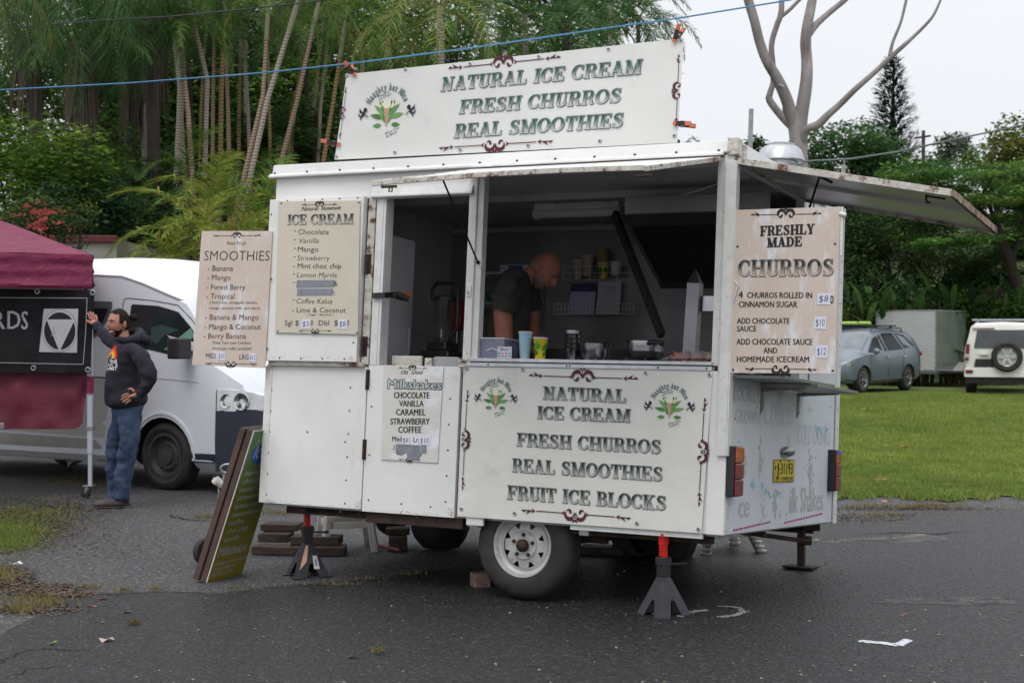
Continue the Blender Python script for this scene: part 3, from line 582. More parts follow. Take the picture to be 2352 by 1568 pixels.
# ================= the food trailer =================
tr = thing('food_trailer', 'white food trailer with raised serving hatches, jacked up on the asphalt', 'trailer', (-1.5, 1.1, -.45), M=TM)
L0, W0, H0 = 3.03, 2.245, 2.12
def tp(name, fn, m, bevel=.002, parent=tr, **k):
    mb = MB(); fn(mb); return mb.build(name, m, parent, TM, bevel=bevel, **k)
def bx(name, a, b, m, bevel=.002, parent=tr): return tp(name, lambda q: q.box(a, b), m, bevel, parent)
W1, W2 = MT['white'], MT['white2']
bx('floor', (-3.0, .04, -.012), (-.04, 2.2, .012), MT['innerd'], 0)
p_ = bx('wall_panel', (-3.03, 0, 0), (-2.285, .03, .86), W1)
screws([(-2.985, .05 + .13 * i) for i in range(6)] + [(-2.40, .03 + .14 * i) for i in range(6)] + [(-2.42, .4), (-2.7, .45)], fs, 0.0, p_)
bx('corner_trim', (-3.036, -.006, 0), (-2.985, .02, .85), W2)
lp_ = bx('wall_panel', (-2.275, -.004, -.01), (-1.64, .026, .868), W1)
screws([(-1.70, .08 + .15 * i) for i in range(5)] + [(-2.23, .06), (-2.0, .05), (-1.8, .045), (-2.24, .33), (-2.24, .62)], fs, .004, lp_)
bx('wall_panel', (-1.625, .004, .0), (-.0, .03, .872), W1)
bx('wall_panel', (-3.03, .0, 1.885), (-2.30, .03, 2.05), W1)
hd = bx('door_header', (-2.30, .0, 1.93), (-1.605, .03, 2.05), W1)
tp('drip_lip', lambda q: q.prism([(0, 1.875), (-.035, 1.885), (-.035, 1.895), (-.012, 1.945), (0, 1.945)], lambda a, b, d: (d, a, b), -2.30, -1.60), W2, .001)
# folded-back hatch leaf that carries the ice cream board
hp = tp('hatch_leaf', lambda q: q.box((-3.035, -.052, .882), (-2.335, -.004, 1.893)), W1, .003)
screws([(-3.02, 1.0 + .16 * i) for i in range(6)] + [(-2.36, 1.0 + .16 * i) for i in range(6)] + [(-2.9 + .13 * i, 1.882) for i in range(5)] + [(-2.9 + .16 * i, .90) for i in range(4)], fs, .052, hp)
bx('hinge_rail', (-3.0, -.03, .855), (-2.30, .0, .882), MT['chip'])
# jamb, posts
bx('door_jamb', (-2.325, -.012, .87), (-2.275, .04, 1.89), MT['chip']); bx('door_jamb', (-2.27, -.004, .87), (-2.222, .05, 1.89), W2)
bx('door_jamb', (-2.222, .0, .87), (-2.205, .09, 1.89), W2)
for z in (.92, 1.42): tp('hinge', lambda q, z=z: [q.lathe([(.011, 0), (.011, .12)], (-2.315, -.018, z), (0, 0, 1), 8), q.box((-2.33, -.014, z), (-2.285, -.012, z + .12))], MT['rust'], 0)
for z in (.30, .72): tp('hinge', lambda q, z=z: [q.lathe([(.008, 0), (.008, .12)], (-2.279, -.010, z), (0, 0, 1), 8), q.box((-2.29, -.006, z), (-2.262, -.004, z + .12))], MT['rust'], 0)
pst = bx('post', (-1.625, -.012, .87), (-1.575, .05, 2.035), W2)
bx('post', (-1.575, .0, .90), (-1.545, .07, 2.03), W2); bx('post', (-1.545, -.006, .90), (-1.53, .05, 2.03), MT['white2'])
tp('latch', lambda q: [q.box((-1.618, -.018, 1.28), (-1.585, -.012, 1.34)), q.tube([(-1.602, -.02, 1.295), (-1.602, -.034, 1.305), (-1.602, -.034, 1.32)], .004, 6)], W2, .001)
for z in (.90, .87): tp('latch', lambda q, z=z: [q.box((-1.625, -.02, z - .01), (-1.59, -.012, z + .012)), q.tube([(-1.64, -.024, z), (-1.6, -.024, z)], .007, 8)], MT['chip'], 0)
bx('post', (-.098, -.004, .90), (-.06, .05, 2.03), W2); bx('post', (-.058, -.012, .87), (-.006, .05, 2.04), W2)
tp('corner_angle', lambda q: [q.box((-.046, -.026, .42), (.012, -.014, 2.005)), q.box((.004, -.026, .42), (.016, .035, 2.005))], W2)
bx('wall_panel', (-.10, -.0035, .0), (.0, .004, .865), W1)
tp('latch', lambda q: [q.box((.014, -.02, 1.39), (.05, -.008, 1.45)), q.tube([(.02, -.02, 1.36), (.045, -.03, 1.33), (.03, -.03, 1.27), (.014, -.02, 1.2)], .004, 6)], W2, .001)
# sill
sill = bx('sill', (-1.575, -.03, .900), (-.088, .16, .920), MT['alu']); bx('sill', (-1.60, -.018, .872), (-.09, .03, .896), MT['alu'])
screws([(-1.45, .884), (-.95, .884), (-.93, .884), (-.4, .884), (-.12, .884), (-1.2, .91), (-.7, .91)], fs, .0185, sill)
bx('counter', (-1.56, .16, .885), (-.06, .62, .905), MT['steel'])
bx('counter', (-2.20, .10, .845), (-1.64, .62, .865), MT['innerd'])
# roof
tp('roof', lambda q: q.box((-3.045, -.012, 2.075), (.005, 2.25, 2.12)), W1, .006)
fz = tp('roof_fascia', lambda q: q.prism([(-.012, 2.118), (-.022, 2.056), (-.012, 2.05), (0, 2.05), (0, 2.118)], lambda a, b, d: (d, a, b), -3.05, .008), W1, .002)
gt = tp('gutter_trim', lambda q: q.prism([(-.022, 2.062), (-.042, 2.046), (-.042, 2.036), (-.01, 2.036), (-.01, 2.062)], lambda a, b, d: (d, a, b), -3.065, -.06), W2, .001)
screws([(-3.03 + .245 * i, 2.064) for i in range(13)], fs, .024, gt, .008)
tp('roof_fascia', lambda q: q.box((.0, 0.04, 2.03), (.014, 2.245, 2.118)), W1, .003)
tp('corner_cap', lambda q: [q.box((-.04, -.03, 2.036), (.02, .05, 2.13)), q.box((.016, .05, 2.03), (.03, .10, 2.105))], MT['chip'], .004)
# side awning and its strut
hz = 2.028
aw = tp('side_hatch', lambda q: q.add([(-1.60 + 1.52 * i / 12, -.03 - 1.06 * j / 4, hz - .248 * (j / 4) + (j / 4) * (.022 * math.sin(i / 12 * 2.4) - .012 + .004 * math.sin(i * 1.7)) - dz) for dz in (0, .012) for j in range(5) for i in range(13)],
    [tuple(k * 65 + j * 13 + i + q for q in ((0, 1, 14, 13) if k else (0, 13, 14, 1))) for k in (0, 1) for j in range(4) for i in range(12)]), W1, 0, smooth=30)
tp('hatch_edge', lambda q: [q.beam((-1.605 + 1.53 * i / 12, -1.095, hz - .26 + (.022 * math.sin(i / 12 * 2.4) - .006)), (-1.605 + 1.53 * (i + 1) / 12, -1.095, hz - .26 + (.022 * math.sin((i + 1) / 12 * 2.4) - .006)), .012, .026) for i in range(12)] + [q.beam((-.08, -.03, hz - .012), (-.08, -1.09, hz - .255), .012, .024), q.beam((-1.605, -.03, hz - .012), (-1.605, -1.09, hz - .262), .012, .024)], MT['chip'], .002, parent=aw)
for x in (-1.52, -.10): tp('bolt', lambda q, x=x: [q.beam((x - .03, -1.09, hz - .285), (x + .06, -1.09, hz - .285), .014, .012), q.tube([(x + .02, -1.09, hz - .288), (x + .015, -1.09, hz - .31), (x + .035, -1.09, hz - .312), (x + .035, -1.09, hz - .29)], .004, 6)], MT['rust'], 0, parent=aw)
tp('strut', lambda q: [q.tube([(-1.545, -.02, 1.478), (-1.36, -.80, 1.838)], .0055, 8), q.sph((-1.545, -.02, 1.478), .012)], MT['dark'], 0)
bx('strut_bracket', (-1.548, -.016, 1.455), (-1.52, -.004, 1.505), W2)
# rear wall
REAR = MT['rear']
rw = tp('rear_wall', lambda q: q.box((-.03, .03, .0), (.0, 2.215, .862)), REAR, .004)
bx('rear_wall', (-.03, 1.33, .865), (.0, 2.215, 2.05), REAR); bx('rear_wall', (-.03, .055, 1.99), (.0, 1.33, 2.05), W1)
tp('corner_trim', lambda q: [q.box((-.02, 2.17, -.012), (.008, 2.250, 2.045))], W2, .004)
bx('seam', (-.001, 2.150, .005), (.0015, 2.160, .86), MT['dark'], 0)
screws([(2.20, .05 + .14 * i) for i in range(14)], fe, .008, rw, .005)
screws([(.12, .62), (.2, .5), (.55, .47), (.5, .7), (1.2, .74), (1.45, .5), (1.72, .42), (1.05, .3), (1.6, .72), (2.05, .75), (1.7, .31), (.1, .42), (1.13, .08), (1.6, .09)], fe, .0, rw, .004)
bx('rear_post', (-.05, 1.30, .87), (.004, 1.36, 2.03), W2); bx('rear_post', (-.05, 1.5, .87), (.004, 1.53, 2.03), MT['woodp'])
# end hatch, lifted
eh = MB()
def ehp(s, t, dz=0): return (.012 + 1.13 * s, .0 + 1.31 * t, 2.018 - .215 * s - dz + .006 * math.sin(s * 5) * t)
eh.add([ehp(i / 8, j / 4, dz) for dz in (0, .014) for j in range(5) for i in range(9)], [tuple(k * 45 + j * 9 + i + q for q in ((0, 9, 10, 1) if k else (0, 1, 10, 9))) for k in (0, 1) for j in range(4) for i in range(8)])
ehm = mat('hatch_underside_white', (.60, .60, .57), .3, 0, (.50, .50, .48), 1.5, dirt=[((.42, .30, .36), 1.6, .58, .75), ((.32, .33, .28), 6, .60, .8)])  # pink and greenish blotches paint reflections into the white
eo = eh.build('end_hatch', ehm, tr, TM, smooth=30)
for t_ in (0, 1): mb = MB(); mb.beam(ehp(0, t_, .012), ehp(1, t_, .012), .014, .036); mb.build('hatch_edge', MT['chip'], eo, TM, bevel=.002)
mb = MB()
for i in range(10): mb.beam(ehp(1, i / 10, .012), ehp(1, (i + 1) / 10 + .001, .012), .02, .036 + .003 * (i % 2))
mb.build('hatch_edge', mat('rusted_lip', (.45, .40, .33), .7, 0, (.20, .10, .05), 14, dirt=[(RUST, 10, .48, .58)], bump=.5, bsc=60), eo, TM)
for t in (.42,): mb = MB(); mb.beam(ehp(.02, t, .02), ehp(.99, t, .02), .03, .02); mb.build('hatch_rib', ehm, eo, TM, bevel=.002)
mb = MB()
for i in range(60): a = i / 60; mb.cbox(Vector(ehp(a, .455 + .004 * math.sin(i * 2.1), .0145)), (.02, .004 + .003 * (i % 3), .002))
mb.build('sealant', MT['dark'], eo, TM)
mb = MB(); mb.tube([ehp(.86, .12, .02), ehp(.86, .12, .045), ehp(.865, .12, .06), ehp(.88, .12, .055)], .006, 6); mb.beam(ehp(.86, .1, .03), ehp(.95, .1, .03), .02, .008); mb.build('catch', MT['rust'], eo, TM)
tp('hinge_strip', lambda q: q.box((.0, .02, 1.995), (.02, 1.33, 2.03)), MT['chip'], .002)
tp('strut', lambda q: q.tube([ehp(.42, .13, .03), (.42, .15, 1.93), (.06, 1.0, 1.69)], .007, 8), MT['rust'], 0)
# rear lamps, plate lamp, handle, number plate
for y0 in (.005, 2.02):
    t_ = tp('tail_light', lambda q, y0=y0: q.box((.0, y0, .205), (.045, y0 + .135, .475)), MT['black'], .006)
    for z0, z1, m in ((.386, .472, 'lenso'), (.300, .382, 'lensr'), (.210, .296, 'lensr')):
        bx('lens', (.045, y0 + .010, z0), (.058, y0 + .130, z1), MT[m], .005, t_)
    if y0 > 1: bx('tape', (.0585, y0 + .010, .445), (.0600, y0 + .09, .473), mat('blue_tape', (.03, .12, .5), .5), 0, t_)
tp('plate_lamp', lambda q: [q.sph((.02, 1.06, .455), (.035, .10, .032), 14, 8), q.box((.0, .99, .425), (.03, 1.03, .445))], MT['galv'], 0, smooth=60)
np_ = bx('number_plate', (.004, .835, .272), (.010, 1.235, .408), mat('plate_yellow', (.62, .50, .03), .4, 0, (.5, .38, .03), 12, dirt=[((.08, .06, .03), 30, .66, .72)]), .004)
mb = MB(); K = (.015, .015, .015)
txt(mb, 'J', (.875, .318), (.915, .318), .068, fe, .0115, K, .02); txt(mb, '.', (.93, .345), (.942, .345), .07, fe, .0115, K, .02); txt(mb, '31193', (.955, .318), (1.195, .318), .068, fe, .0115, K, .012); txt(mb, 'NSW - TOWARDS 2000', (.868, .285), (1.205, .285), .019, fe, .0115, K, .01)
for a, b in (((.839, .276), (1.231, .280)), ((.839, .400), (1.231, .404)), ((.839, .276), (.843, .404)), ((1.227, .276), (1.231, .404))): poly(mb, [(a[0], a[1]), (b[0], a[1]), (b[0], b[1]), (a[0], b[1])], fe, .0108, K)
for a, b in ((.855, .36), (.945, .398), (1.12, .398)): poly(mb, [(a + .012 * math.cos(t * .8), b + .01 * math.sin(t * .8)) for t in range(8)], fe, .0119, (.02, .02, .02))
mb.build('lettering', MT['print'], np_, TM, vcol=True)
# ghost lettering left on the rear wall
mb = MB(); g1, g2 = (.43, .44, .44), (.50, .52, .54)
txt(mb, 'LOCALLY', (.10, .72), (.55, .72), .085, fe, .0012, (.46, .47, .47), -.006); txt(mb, 'GROWN', (.13, .60), (.55, .60), .075, fe, .0012, (.48, .49, .49), -.004)
txt(mb, 'Coffee', (.62, .60), (1.20, .60), .20, fe, .0012, (.53, .56, .59), .01)
txt(mb, 'COLD DRINKS', (1.32, .50), (2.06, .50), .125, fe, .0012, g2, -.004)
txt(mb, 'ce', (.24, .085), (.42, .085), .13, fe, .0012, (.42, .43, .43), .02)
txt(mb, 'ilk Shakes', (1.19, .085), (1.93, .085), .15, fe, .0012, (.41, .41, .40), .015)
for (y0, y1, z0, z1) in ((.15, .82, .02, .045), (1.08, 1.93, .03, .062)):
    n = 15
    for i in range(n):
        y = y0 + (y1 - y0) * i / n; z = z0 + (z1 - z0) * i / n; s_ = (y1 - y0) / n
        poly(mb, [(y, z), (y + s_ * .5, z + .009), (y + s_ * 1.05, z + .002), (y + s_ * .5, z - .007)], fe, .0013 + i * 1e-5, (.40, .03, .22))
r = random.Random(4)
for (y, z, k) in ((.45, .26, 10), (.72, .22, 9), (.95, .20, 8), (.8, .19, 6), (1.75, .60, 14), (1.95, .6, 10), (.62, .25, 5)):
    for i in range(k): a, b = y + r.gauss(0, .03), z + r.gauss(0, .012); poly(mb, [(a, b - .006), (a + .012, b), (a + .008, b + .012), (a - .004, b + .006)], fe, .0014 + i * 2e-5, (.18, .48, .62))
for (y, z, k) in ((.58, .40, 30), (.3, .36, 20), (.9, .12, 30), (1.6, .36, 26), (1.62, .24, 30), (.66, .12, 14)):
    for i in range(k): a, b = y + r.gauss(0, .022), z + r.gauss(0, .045); poly(mb, [(a, b), (a + .012, b + .006), (a + .010, b + .03), (a, b + .024)], fe, .0013 + i * 2e-5, (.46, .46, .44))
for (y, z) in ((1.52, .36), (1.25, .30), (1.05, .20), (1.0, .10), (1.8, .45), (1.85, .26)):
    for i in range(9): a = i * .6; poly(mb, [(y + (.012 + .0016 * i) * math.cos(a), z + (.012 + .0016 * i) * math.sin(a)), (y + (.017 + .0016 * i) * math.cos(a), z + (.016 + .0016 * i) * math.sin(a)), (y + (.015 + .0016 * i) * math.cos(a + .6), z + (.015 + .0016 * i) * math.sin(a + .6))], fe, .0015 + i * 2e-5, (.55, .26, .42))
for (y, z) in ((.08, .75), (1.12, .52), (1.55, .72), (.06, .1), (1.0, .08)):
    for i in range(5): a = i * 1.256; poly(mb, [(y, z), (y + .03 * math.cos(a - .15), z + .02 * math.sin(a - .15)), (y + .038 * math.cos(a), z + .026 * math.sin(a)), (y + .03 * math.cos(a + .15), z + .02 * math.sin(a + .15))], fe, .0014 + i * 2e-5, (.47, .48, .48))
txt(mb, 'SE', (1.55, 1.80), (1.80, 1.80), .14, fe, .0012, (.55, .05, .28), .02)
mb.build('lettering', MT['print'], rw, TM, vcol=True)
# rear shelf on brackets
SHM = mat('shelf_dull_metal', (.20, .21, .20), .4, .4, (.28, .28, .27), 8)
sh = tp('rear_shelf', lambda q: [q.box((.004, .03, .838), (.30, 1.03, .856))], SHM, .002)
tp('rear_shelf', lambda q: [q.box((.02, .52, .818), (.34, 1.42, .836))], SHM, .002)
for y in (.56, 1.28): tp('bracket', lambda q, y=y: [q.prism([(.010, .790), (.010, .815), (.26, .815), (.26, .806)], lambda a, b, d: (a, d, b), y, y + .004), q.prism([(y, .66), (y + .045, .69), (y + .045, .815), (y, .815)], lambda a, b, d: (d, a, b), .001, .006)], mat('bracket_grey', (.30, .28, .26), .6, 0, (.16, .12, .10), 18), .001)
# chassis
tp('chassis_rail', lambda q: [q.box((-2.27, .03, -.075), (-1.60, .08, -.013)), q.box((-2.9, .10, -.06), (-.1, .15, -.015)), q.box((-2.95, 2.05, -.08), (-.1, 2.10, -.015))], MT['rust'], .003)
tp('chassis_rail', lambda q: [q.box((-2.75, .10, -.05), (-2.3, 2.1, -.013)), q.box((-.6, .1, -.05), (-.55, 2.1, -.013)), q.box((-1.9, .1, -.05), (-1.85, 2.1, -.013)), q.box((-.14, .9, -.05), (-.06, .94, -.02))], MT['rust'], .003)
bx('skirt', (-3.02, 2.0, -.09), (-1.9, 2.02, .0), W2); bx('skirt', (-1.56, .0, -.045), (-1.45, .02, .0), W2); bx('skirt', (-.90, .006, -.028), (-.12, .03, .0), W2)
bx('mudguard', (-1.56, .02, -.055), (-1.50, .24, .0), MT['chip']); bx('mudguard', (-.86, .04, -.06), (-.80, .2, .0), MT['galv'])
tp('axle', lambda q: [q.tube([(-1.22, .16, -.142), (-1.22, 2.05, -.142)], .028, 10), q.beam((-1.6, .3, -.09), (-.8, .3, -.09), .05, .05), q.beam((-1.6, 1.85, -.09), (-.8, 1.85, -.09), .05, .05)], MT['rust'], 0)
def wheel(y, sgn, cx=-1.22, cz=-.142):
    o = (cx, y, cz); ax = (0, -sgn, 0)
    w_ = MB(); w_.lathe([(.180, .0), (.190, .006), (.215, .010), (.262, .004), (.290, -.014), (.303, -.035), (.307, -.05), (.307, -.068), (.299, -.070), (.299, -.076), (.308, -.078), (.308, -.092), (.300, -.094), (.300, -.100), (.308, -.102), (.307, -.118), (.299, -.120), (.299, -.126), (.306, -.130), (.300, -.155), (.26, -.175), (.2, -.172), (.17, -.16)], o, ax, 48)
    ty = w_.build('tyre', MT['rubber'], tr, TM, smooth=40)
    r_ = MB(); r_.lathe([(.176, -.006), (.184, .004), (.181, .007), (.172, -.004), (.166, -.024), (.150, -.030), (.146, -.034)], o, ax, 48); ri = r_.build('rim', MT['rimw'], tr, TM, smooth=40)
    f_ = MB(); n = 16; c = Vector(o)          # dished face with eight holes
    def rp(r, a, d): return (cx + r * math.cos(a) * 1, y - sgn * d, cz + r * math.sin(a))
    for k in range(8):
        a0 = k * math.pi / 4; a1 = a0 + math.pi / 4; am = (a0 + a1) / 2
        for (ra, rb, aa, ab, ac, ad) in ((.085, .100, a0, a1, a0, a1), (.130, .147, a0, a1, a0, a1), (.100, .130, a0, am - .20, a0, am - .13), (.100, .130, am + .13, a1, am + .20, a1)):
            if rb - ra < .02:
                for q in range(4):
                    t0 = aa + (ab - aa) * q / 4; t1 = aa + (ab - aa) * (q + 1) / 4
                    f_.add([rp(ra, t0, -.022), rp(ra, t1, -.022), rp(rb, t1, -.03 if ra > .1 else -.024), rp(rb, t0, -.03 if ra > .1 else -.024)], [(0, 1, 2, 3)])
            else:
                f_.add([rp(ra, aa, -.024), rp(ra, ab if ab == a1 else am - .04, -.024), rp(rb, ab if ab == a1 else am - .16, -.03), rp(rb, aa, -.03)] if aa == a0 else [rp(ra, am + .04, -.024), rp(ra, a1, -.024), rp(rb, a1, -.03), rp(rb, am + .16, -.03)], [(0, 1, 2, 3)])
    f_.lathe([(.085, -.022), (.078, -.012), (.05, -.012), (.045, -.014), (.0, -.014)], o, ax, 24); f_.build('rim_face', MT['rimw'], ri, TM)
    d_ = MB(); d_.lathe([(.16, -.07), (.0, -.07)], o, ax, 24); d_.build('brake_drum', MT['dark'], ri, TM)
    h_ = MB(); h_.lathe([(.036, -.014), (.036, .010), (.030, .022), (.018, .030), (0, .032)], o, ax, 20); h_.build('hub', MT['rust'], ri, TM, smooth=40)
    for k in range(5):
        a = k * 2 * math.pi / 5 + .3; q = rp(.062, a, -.012); m_ = MB(); m_.lathe([(.011, 0), (.011, .012), (.007, .018), (0, .019)], q, ax, 6); m_.build('nut', MT['rust'], ri, TM)
wheel(.06, 1); wheel(2.18, -1)
# rust blooms, chips and scuffs on the sheet metal
def stains(par, fr, spots, sd, d=.0012, name='rust_stain'):
    r = random.Random(sd); mb = MB(); k = 0
    for (a0, b0, ra, rb, n, c) in spots:
        for i in range(n):
            a, b = a0 + r.gauss(0, ra), b0 + r.gauss(0, rb); s_ = r.uniform(.0008, .0032); mb.col = tuple(q * r.uniform(.6, 1.4) for q in c); k += 1
            mb.add([fr(a + s_ * r.uniform(.5, 1.2) * math.cos(t), b + s_ * r.uniform(.5, 1.3) * math.sin(t), d + (k % 90) * 6e-6) for t in (0, 1.05, 2.1, 3.14, 4.2, 5.24)], [(0, 1, 2, 3, 4, 5)])
    o = mb.build(name, MT['print'], par, TM, vcol=True); o['kind'] = 'stuff'
RS, GY, WB = (.36, .22, .15), (.56, .56, .54), (.33, .28, .23)
stains(p_, fs, [(-2.30, .02, .012, .02, 60, RS), (-2.6, .008, .22, .006, 90, WB), (-2.95, .01, .03, .008, 50, WB), (-2.36, .3, .008, .06, 40, GY), (-2.33, .55, .01, .05, 30, GY), (-2.5, .5, .2, .2, 50, GY)], 1, .0005)
stains(lp_, fs, [(-1.66, .02, .015, .012, 60, RS), (-1.95, .0, .2, .006, 110, RS), (-2.22, .35, .012, .04, 50, GY), (-1.73, .06, .03, .02, 30, GY), (-1.72, .45, .012, .2, 60, GY), (-1.68, .80, .02, .015, 60, GY), (-2.26, .30, .006, .03, 40, RS), (-2.26, .74, .006, .03, 40, RS), (-2.0, .2, .2, .08, 40, GY)], 2, .0045)
stains(hp, fs, [(-2.37, .90, .02, .01, 30, RS), (-2.7, .905, .25, .006, 60, WB), (-2.6, .99, .15, .015, 60, (.62, .60, .55)), (-2.9, .95, .1, .03, 30, GY), (-2.36, 1.4, .006, .3, 60, GY)], 3, .0525)
stains(rw, fe, [(.03, .03, .03, .02, 60, WB), (.6, .01, .5, .006, 120, WB), (2.1, .03, .04, .02, 50, WB), (.58, .60, .006, .05, 40, RS), (1.3, .58, .008, .07, 50, WB), (1.0, .4, .6, .25, 160, (.40, .40, .39)), (.07, .16, .03, .02, 60, (.1, .1, .1))], 4, .0004)
stains(pst, fs, [(-1.6, 1.4, .012, .35, 70, GY), (-1.6, .92, .012, .03, 40, RS)], 5, .0125)
# rear drop leg
tp('stabiliser_leg', lambda q: [q.beam((-.15, 1.98, -.05), (-.15, 2.0, -.285), .045, .045), q.beam((-.42, 1.3, -.05), (-.14, 1.93, -.12), .018, .03), q.tube([(-.16, 1.93, -.12), (-.08, 1.97, -.12)], .03, 10), q.box((-.25, 1.9, -.30), (-.05, 2.1, -.287)), q.tube([(-.14, 1.98, -.04), (-.04, 2.02, -.035)], .022, 8)], MT['rust'], .002)
# drawbar, coupling, jockey wheel
tp('drawbar', lambda q: [q.beam((-3.0, .5, -.05), (-4.0, 1.1, -.03), .04, .05), q.beam((-3.0, 1.7, -.05), (-4.0, 1.1, -.03), .04, .05), q.beam((-3.95, 1.1, -.0), (-4.15, 1.1, .02), .04, .03)], MT['galv'], .003)
# ================= signs =================
INK = (.02, .02, .022); MRN = (.12, .02, .045); GRN = (.05, .06, .055)
def board(name, m, label, px, y=0.0, d=.006, rect=None, **k):
    """A flat board on the serving-side plane; returns (object, frame, mapper from the picture's points to the plane)."""
    P = rect or [S(*p, y) for p in px]; mb = MB(); mb.prism([P[3], P[2], P[1], P[0]], lambda a, b, dd: (a, y - dd, b), 0, d)
    o = one(mb, name, m, label, 'sign', M=TM, bevel=.001, **k); return o, (lambda a, b, dd: (a, y - dd, b)), (lambda u, v: S(u, v, y - d))
def price(mb, s, px, fr, q, d):
    a = q(px[0], px[3]); b = q(px[2], px[1]); poly(mb, [(a[0], a[1]), (b[0], a[1] - .002), (b[0], b[1]), (a[0], b[1])], fr, d, (.66, .67, .76)); hand(mb, s, (a, b), fr, d + .0005)
def lines(mb, L, fr, q, d):
    for s, u0, u1, v, h, col, *r in L: txt(mb, s, q(u0, v), q(u1, v + (r[2] if len(r) > 2 else (u1 - u0) * .004)), h, fr, d, col, r[0] if r else -.004, r[1] if len(r) > 1 else 0)
# ice cream board
o, fr, q = board('ice_cream_sign', MT['cream'], 'cream ice cream price board listing chocolate to lime and coconut flavours', [(642, 463), (829, 461), (824, 768), (634, 764)], -.053, .012)
mb = MB(); D = .0135
ornament(mb, q(694, 471), q(775, 470), fr, D, (.03, .03, .03), .7)
txt(mb, 'Natural', q(692, 484), q(732, 483), .024, fr, D, INK, .006, .35); txt(mb, 'Homemade', q(738, 483), q(783, 481), .024, fr, D, INK, .006, .35)
serif(mb, 'ICE CREAM', q(660, 516), q(812, 514), .062, fr, D, top=(.03, .04, .035), bot=(.50, .46, .38))
H1 = .031
lines(mb, [('-', 675, 680, 534, H1, GRN), ('Chocolate', 685, 755, 538, H1, INK, -.006), ('-', 675, 680, 554, H1, GRN), ('Vanilla', 687, 732, 558, H1, INK, -.012, .18), ('-', 675, 680, 574, H1, GRN), ('Mango', 684, 731, 578, H1, INK, -.006), ('-', 674, 679, 594, H1, GRN), ('Strawberry', 683, 757, 598, H1, INK, -.012, .15),
  ('- Mint choc chip', 673, 784, 616, H1, INK, -.002), ('-', 673, 678, 633, H1, GRN), ('Lemon Myrtle', 682, 774, 637, H1, INK, -.012, .15), ('-', 673, 678, 652, H1, GRN), ('&', 766, 775, 657, H1, INK), ('n', 762, 768, 677, H1, INK),
  ('-', 672, 677, 692, H1, GRN), ('Coffee Kalua', 681, 763, 697, H1, INK, -.010, .12), ('- Lime & Coconut', 671, 794, 717, H1 * .96, INK), ('( vegan - dairy free )', 706, 765, 724.5, .013, INK), ('Sgl $', 654, 686, 747, H1, INK), ('50', 708, 719, 747, H1, INK), ('Dbl  $', 732, 776, 747, H1, INK), ('80', 790, 802, 747, H1, INK)], fr, q, D)
price(mb, '$5', (692, 733, 714, 754), fr, q, D + .001); price(mb, '$8', (777, 733, 798, 755), fr, q, D + .001)
ornament(mb, q(687, 759), q(762, 759), fr, D, (.03, .03, .03), .6, -1)
mb.build('lettering', MT['print'], o, TM, vcol=True)
mb = MB()
for a, b in (((681, 643), (769, 660.5)), ((682, 663), (765, 679))):
    A = q(a[0], b[1]); B = q(b[0], a[1]); mb.prism([(A[0], A[1]), (B[0] - .003, A[1] + .002), (B[0], B[1]), (A[0] + .003, B[1] + .001)], fr, D, D + .0012)
mb.build('tape', MT['tape'], o, TM)
screws([q(646, 467), q(824, 465), q(638, 760), q(820, 764)], fr, .012, o, .006)
# smoothies board
o, fr, q = board('smoothies_sign', MT['flute'], 'pinkish smoothies board sticking out past the trailer end, prices ten and twelve dollars', [(465, 531), (627, 531), (610, 845), (443, 838)], -.056, .008)
mb = MB(); D = .0095
ornament(mb, q(490, 542), q(600, 541), fr, D, (.03, .03, .03), .7)
lines(mb, [('Real Fruit', 522, 565, 562, .022, GRN), ('SMOOTHIES', 469, 619, 598, .062, INK, -.012),
  ('- Banana', 477, 535, 622, .034, INK), ('- Mango', 476, 530, 643, .034, MRN), ('- Forest Berry', 475, 563, 665, .034, INK), ('- Tropical', 474, 538, 686, .034, MRN), ('( fruit juice, pineapple, banana,', 482, 592, 697, .017, INK), ('mango, coconut milk -non dairy)', 481, 597, 710, .017, INK),
  ('- Banana & Mango', 471, 594, 734, .034, MRN), ('- Mango & Coconut', 470, 599, 756, .034, INK), ('- Berry Banana', 468, 565, 777, .034, MRN), ('Make Your own Combos!', 489, 577, 790, .019, GRN), ('Alternate milks available!', 487, 578, 803, .019, GRN), ('MED', 473, 496, 822, .030, INK), ('LRG', 550, 571, 825, .030, INK)], fr, q, D)
price(mb, '$10', (500, 808, 519, 827), fr, q, D + .001); price(mb, '$12', (572, 811, 590, 830), fr, q, D + .001)
ornament(mb, q(472, 834), q(590, 836), fr, D, (.03, .03, .03), .8, -1)
mb.build('lettering', MT['print'], o, TM, vcol=True)
screws([q(622, 640), q(613, 800)], fr, .008, o, .007)
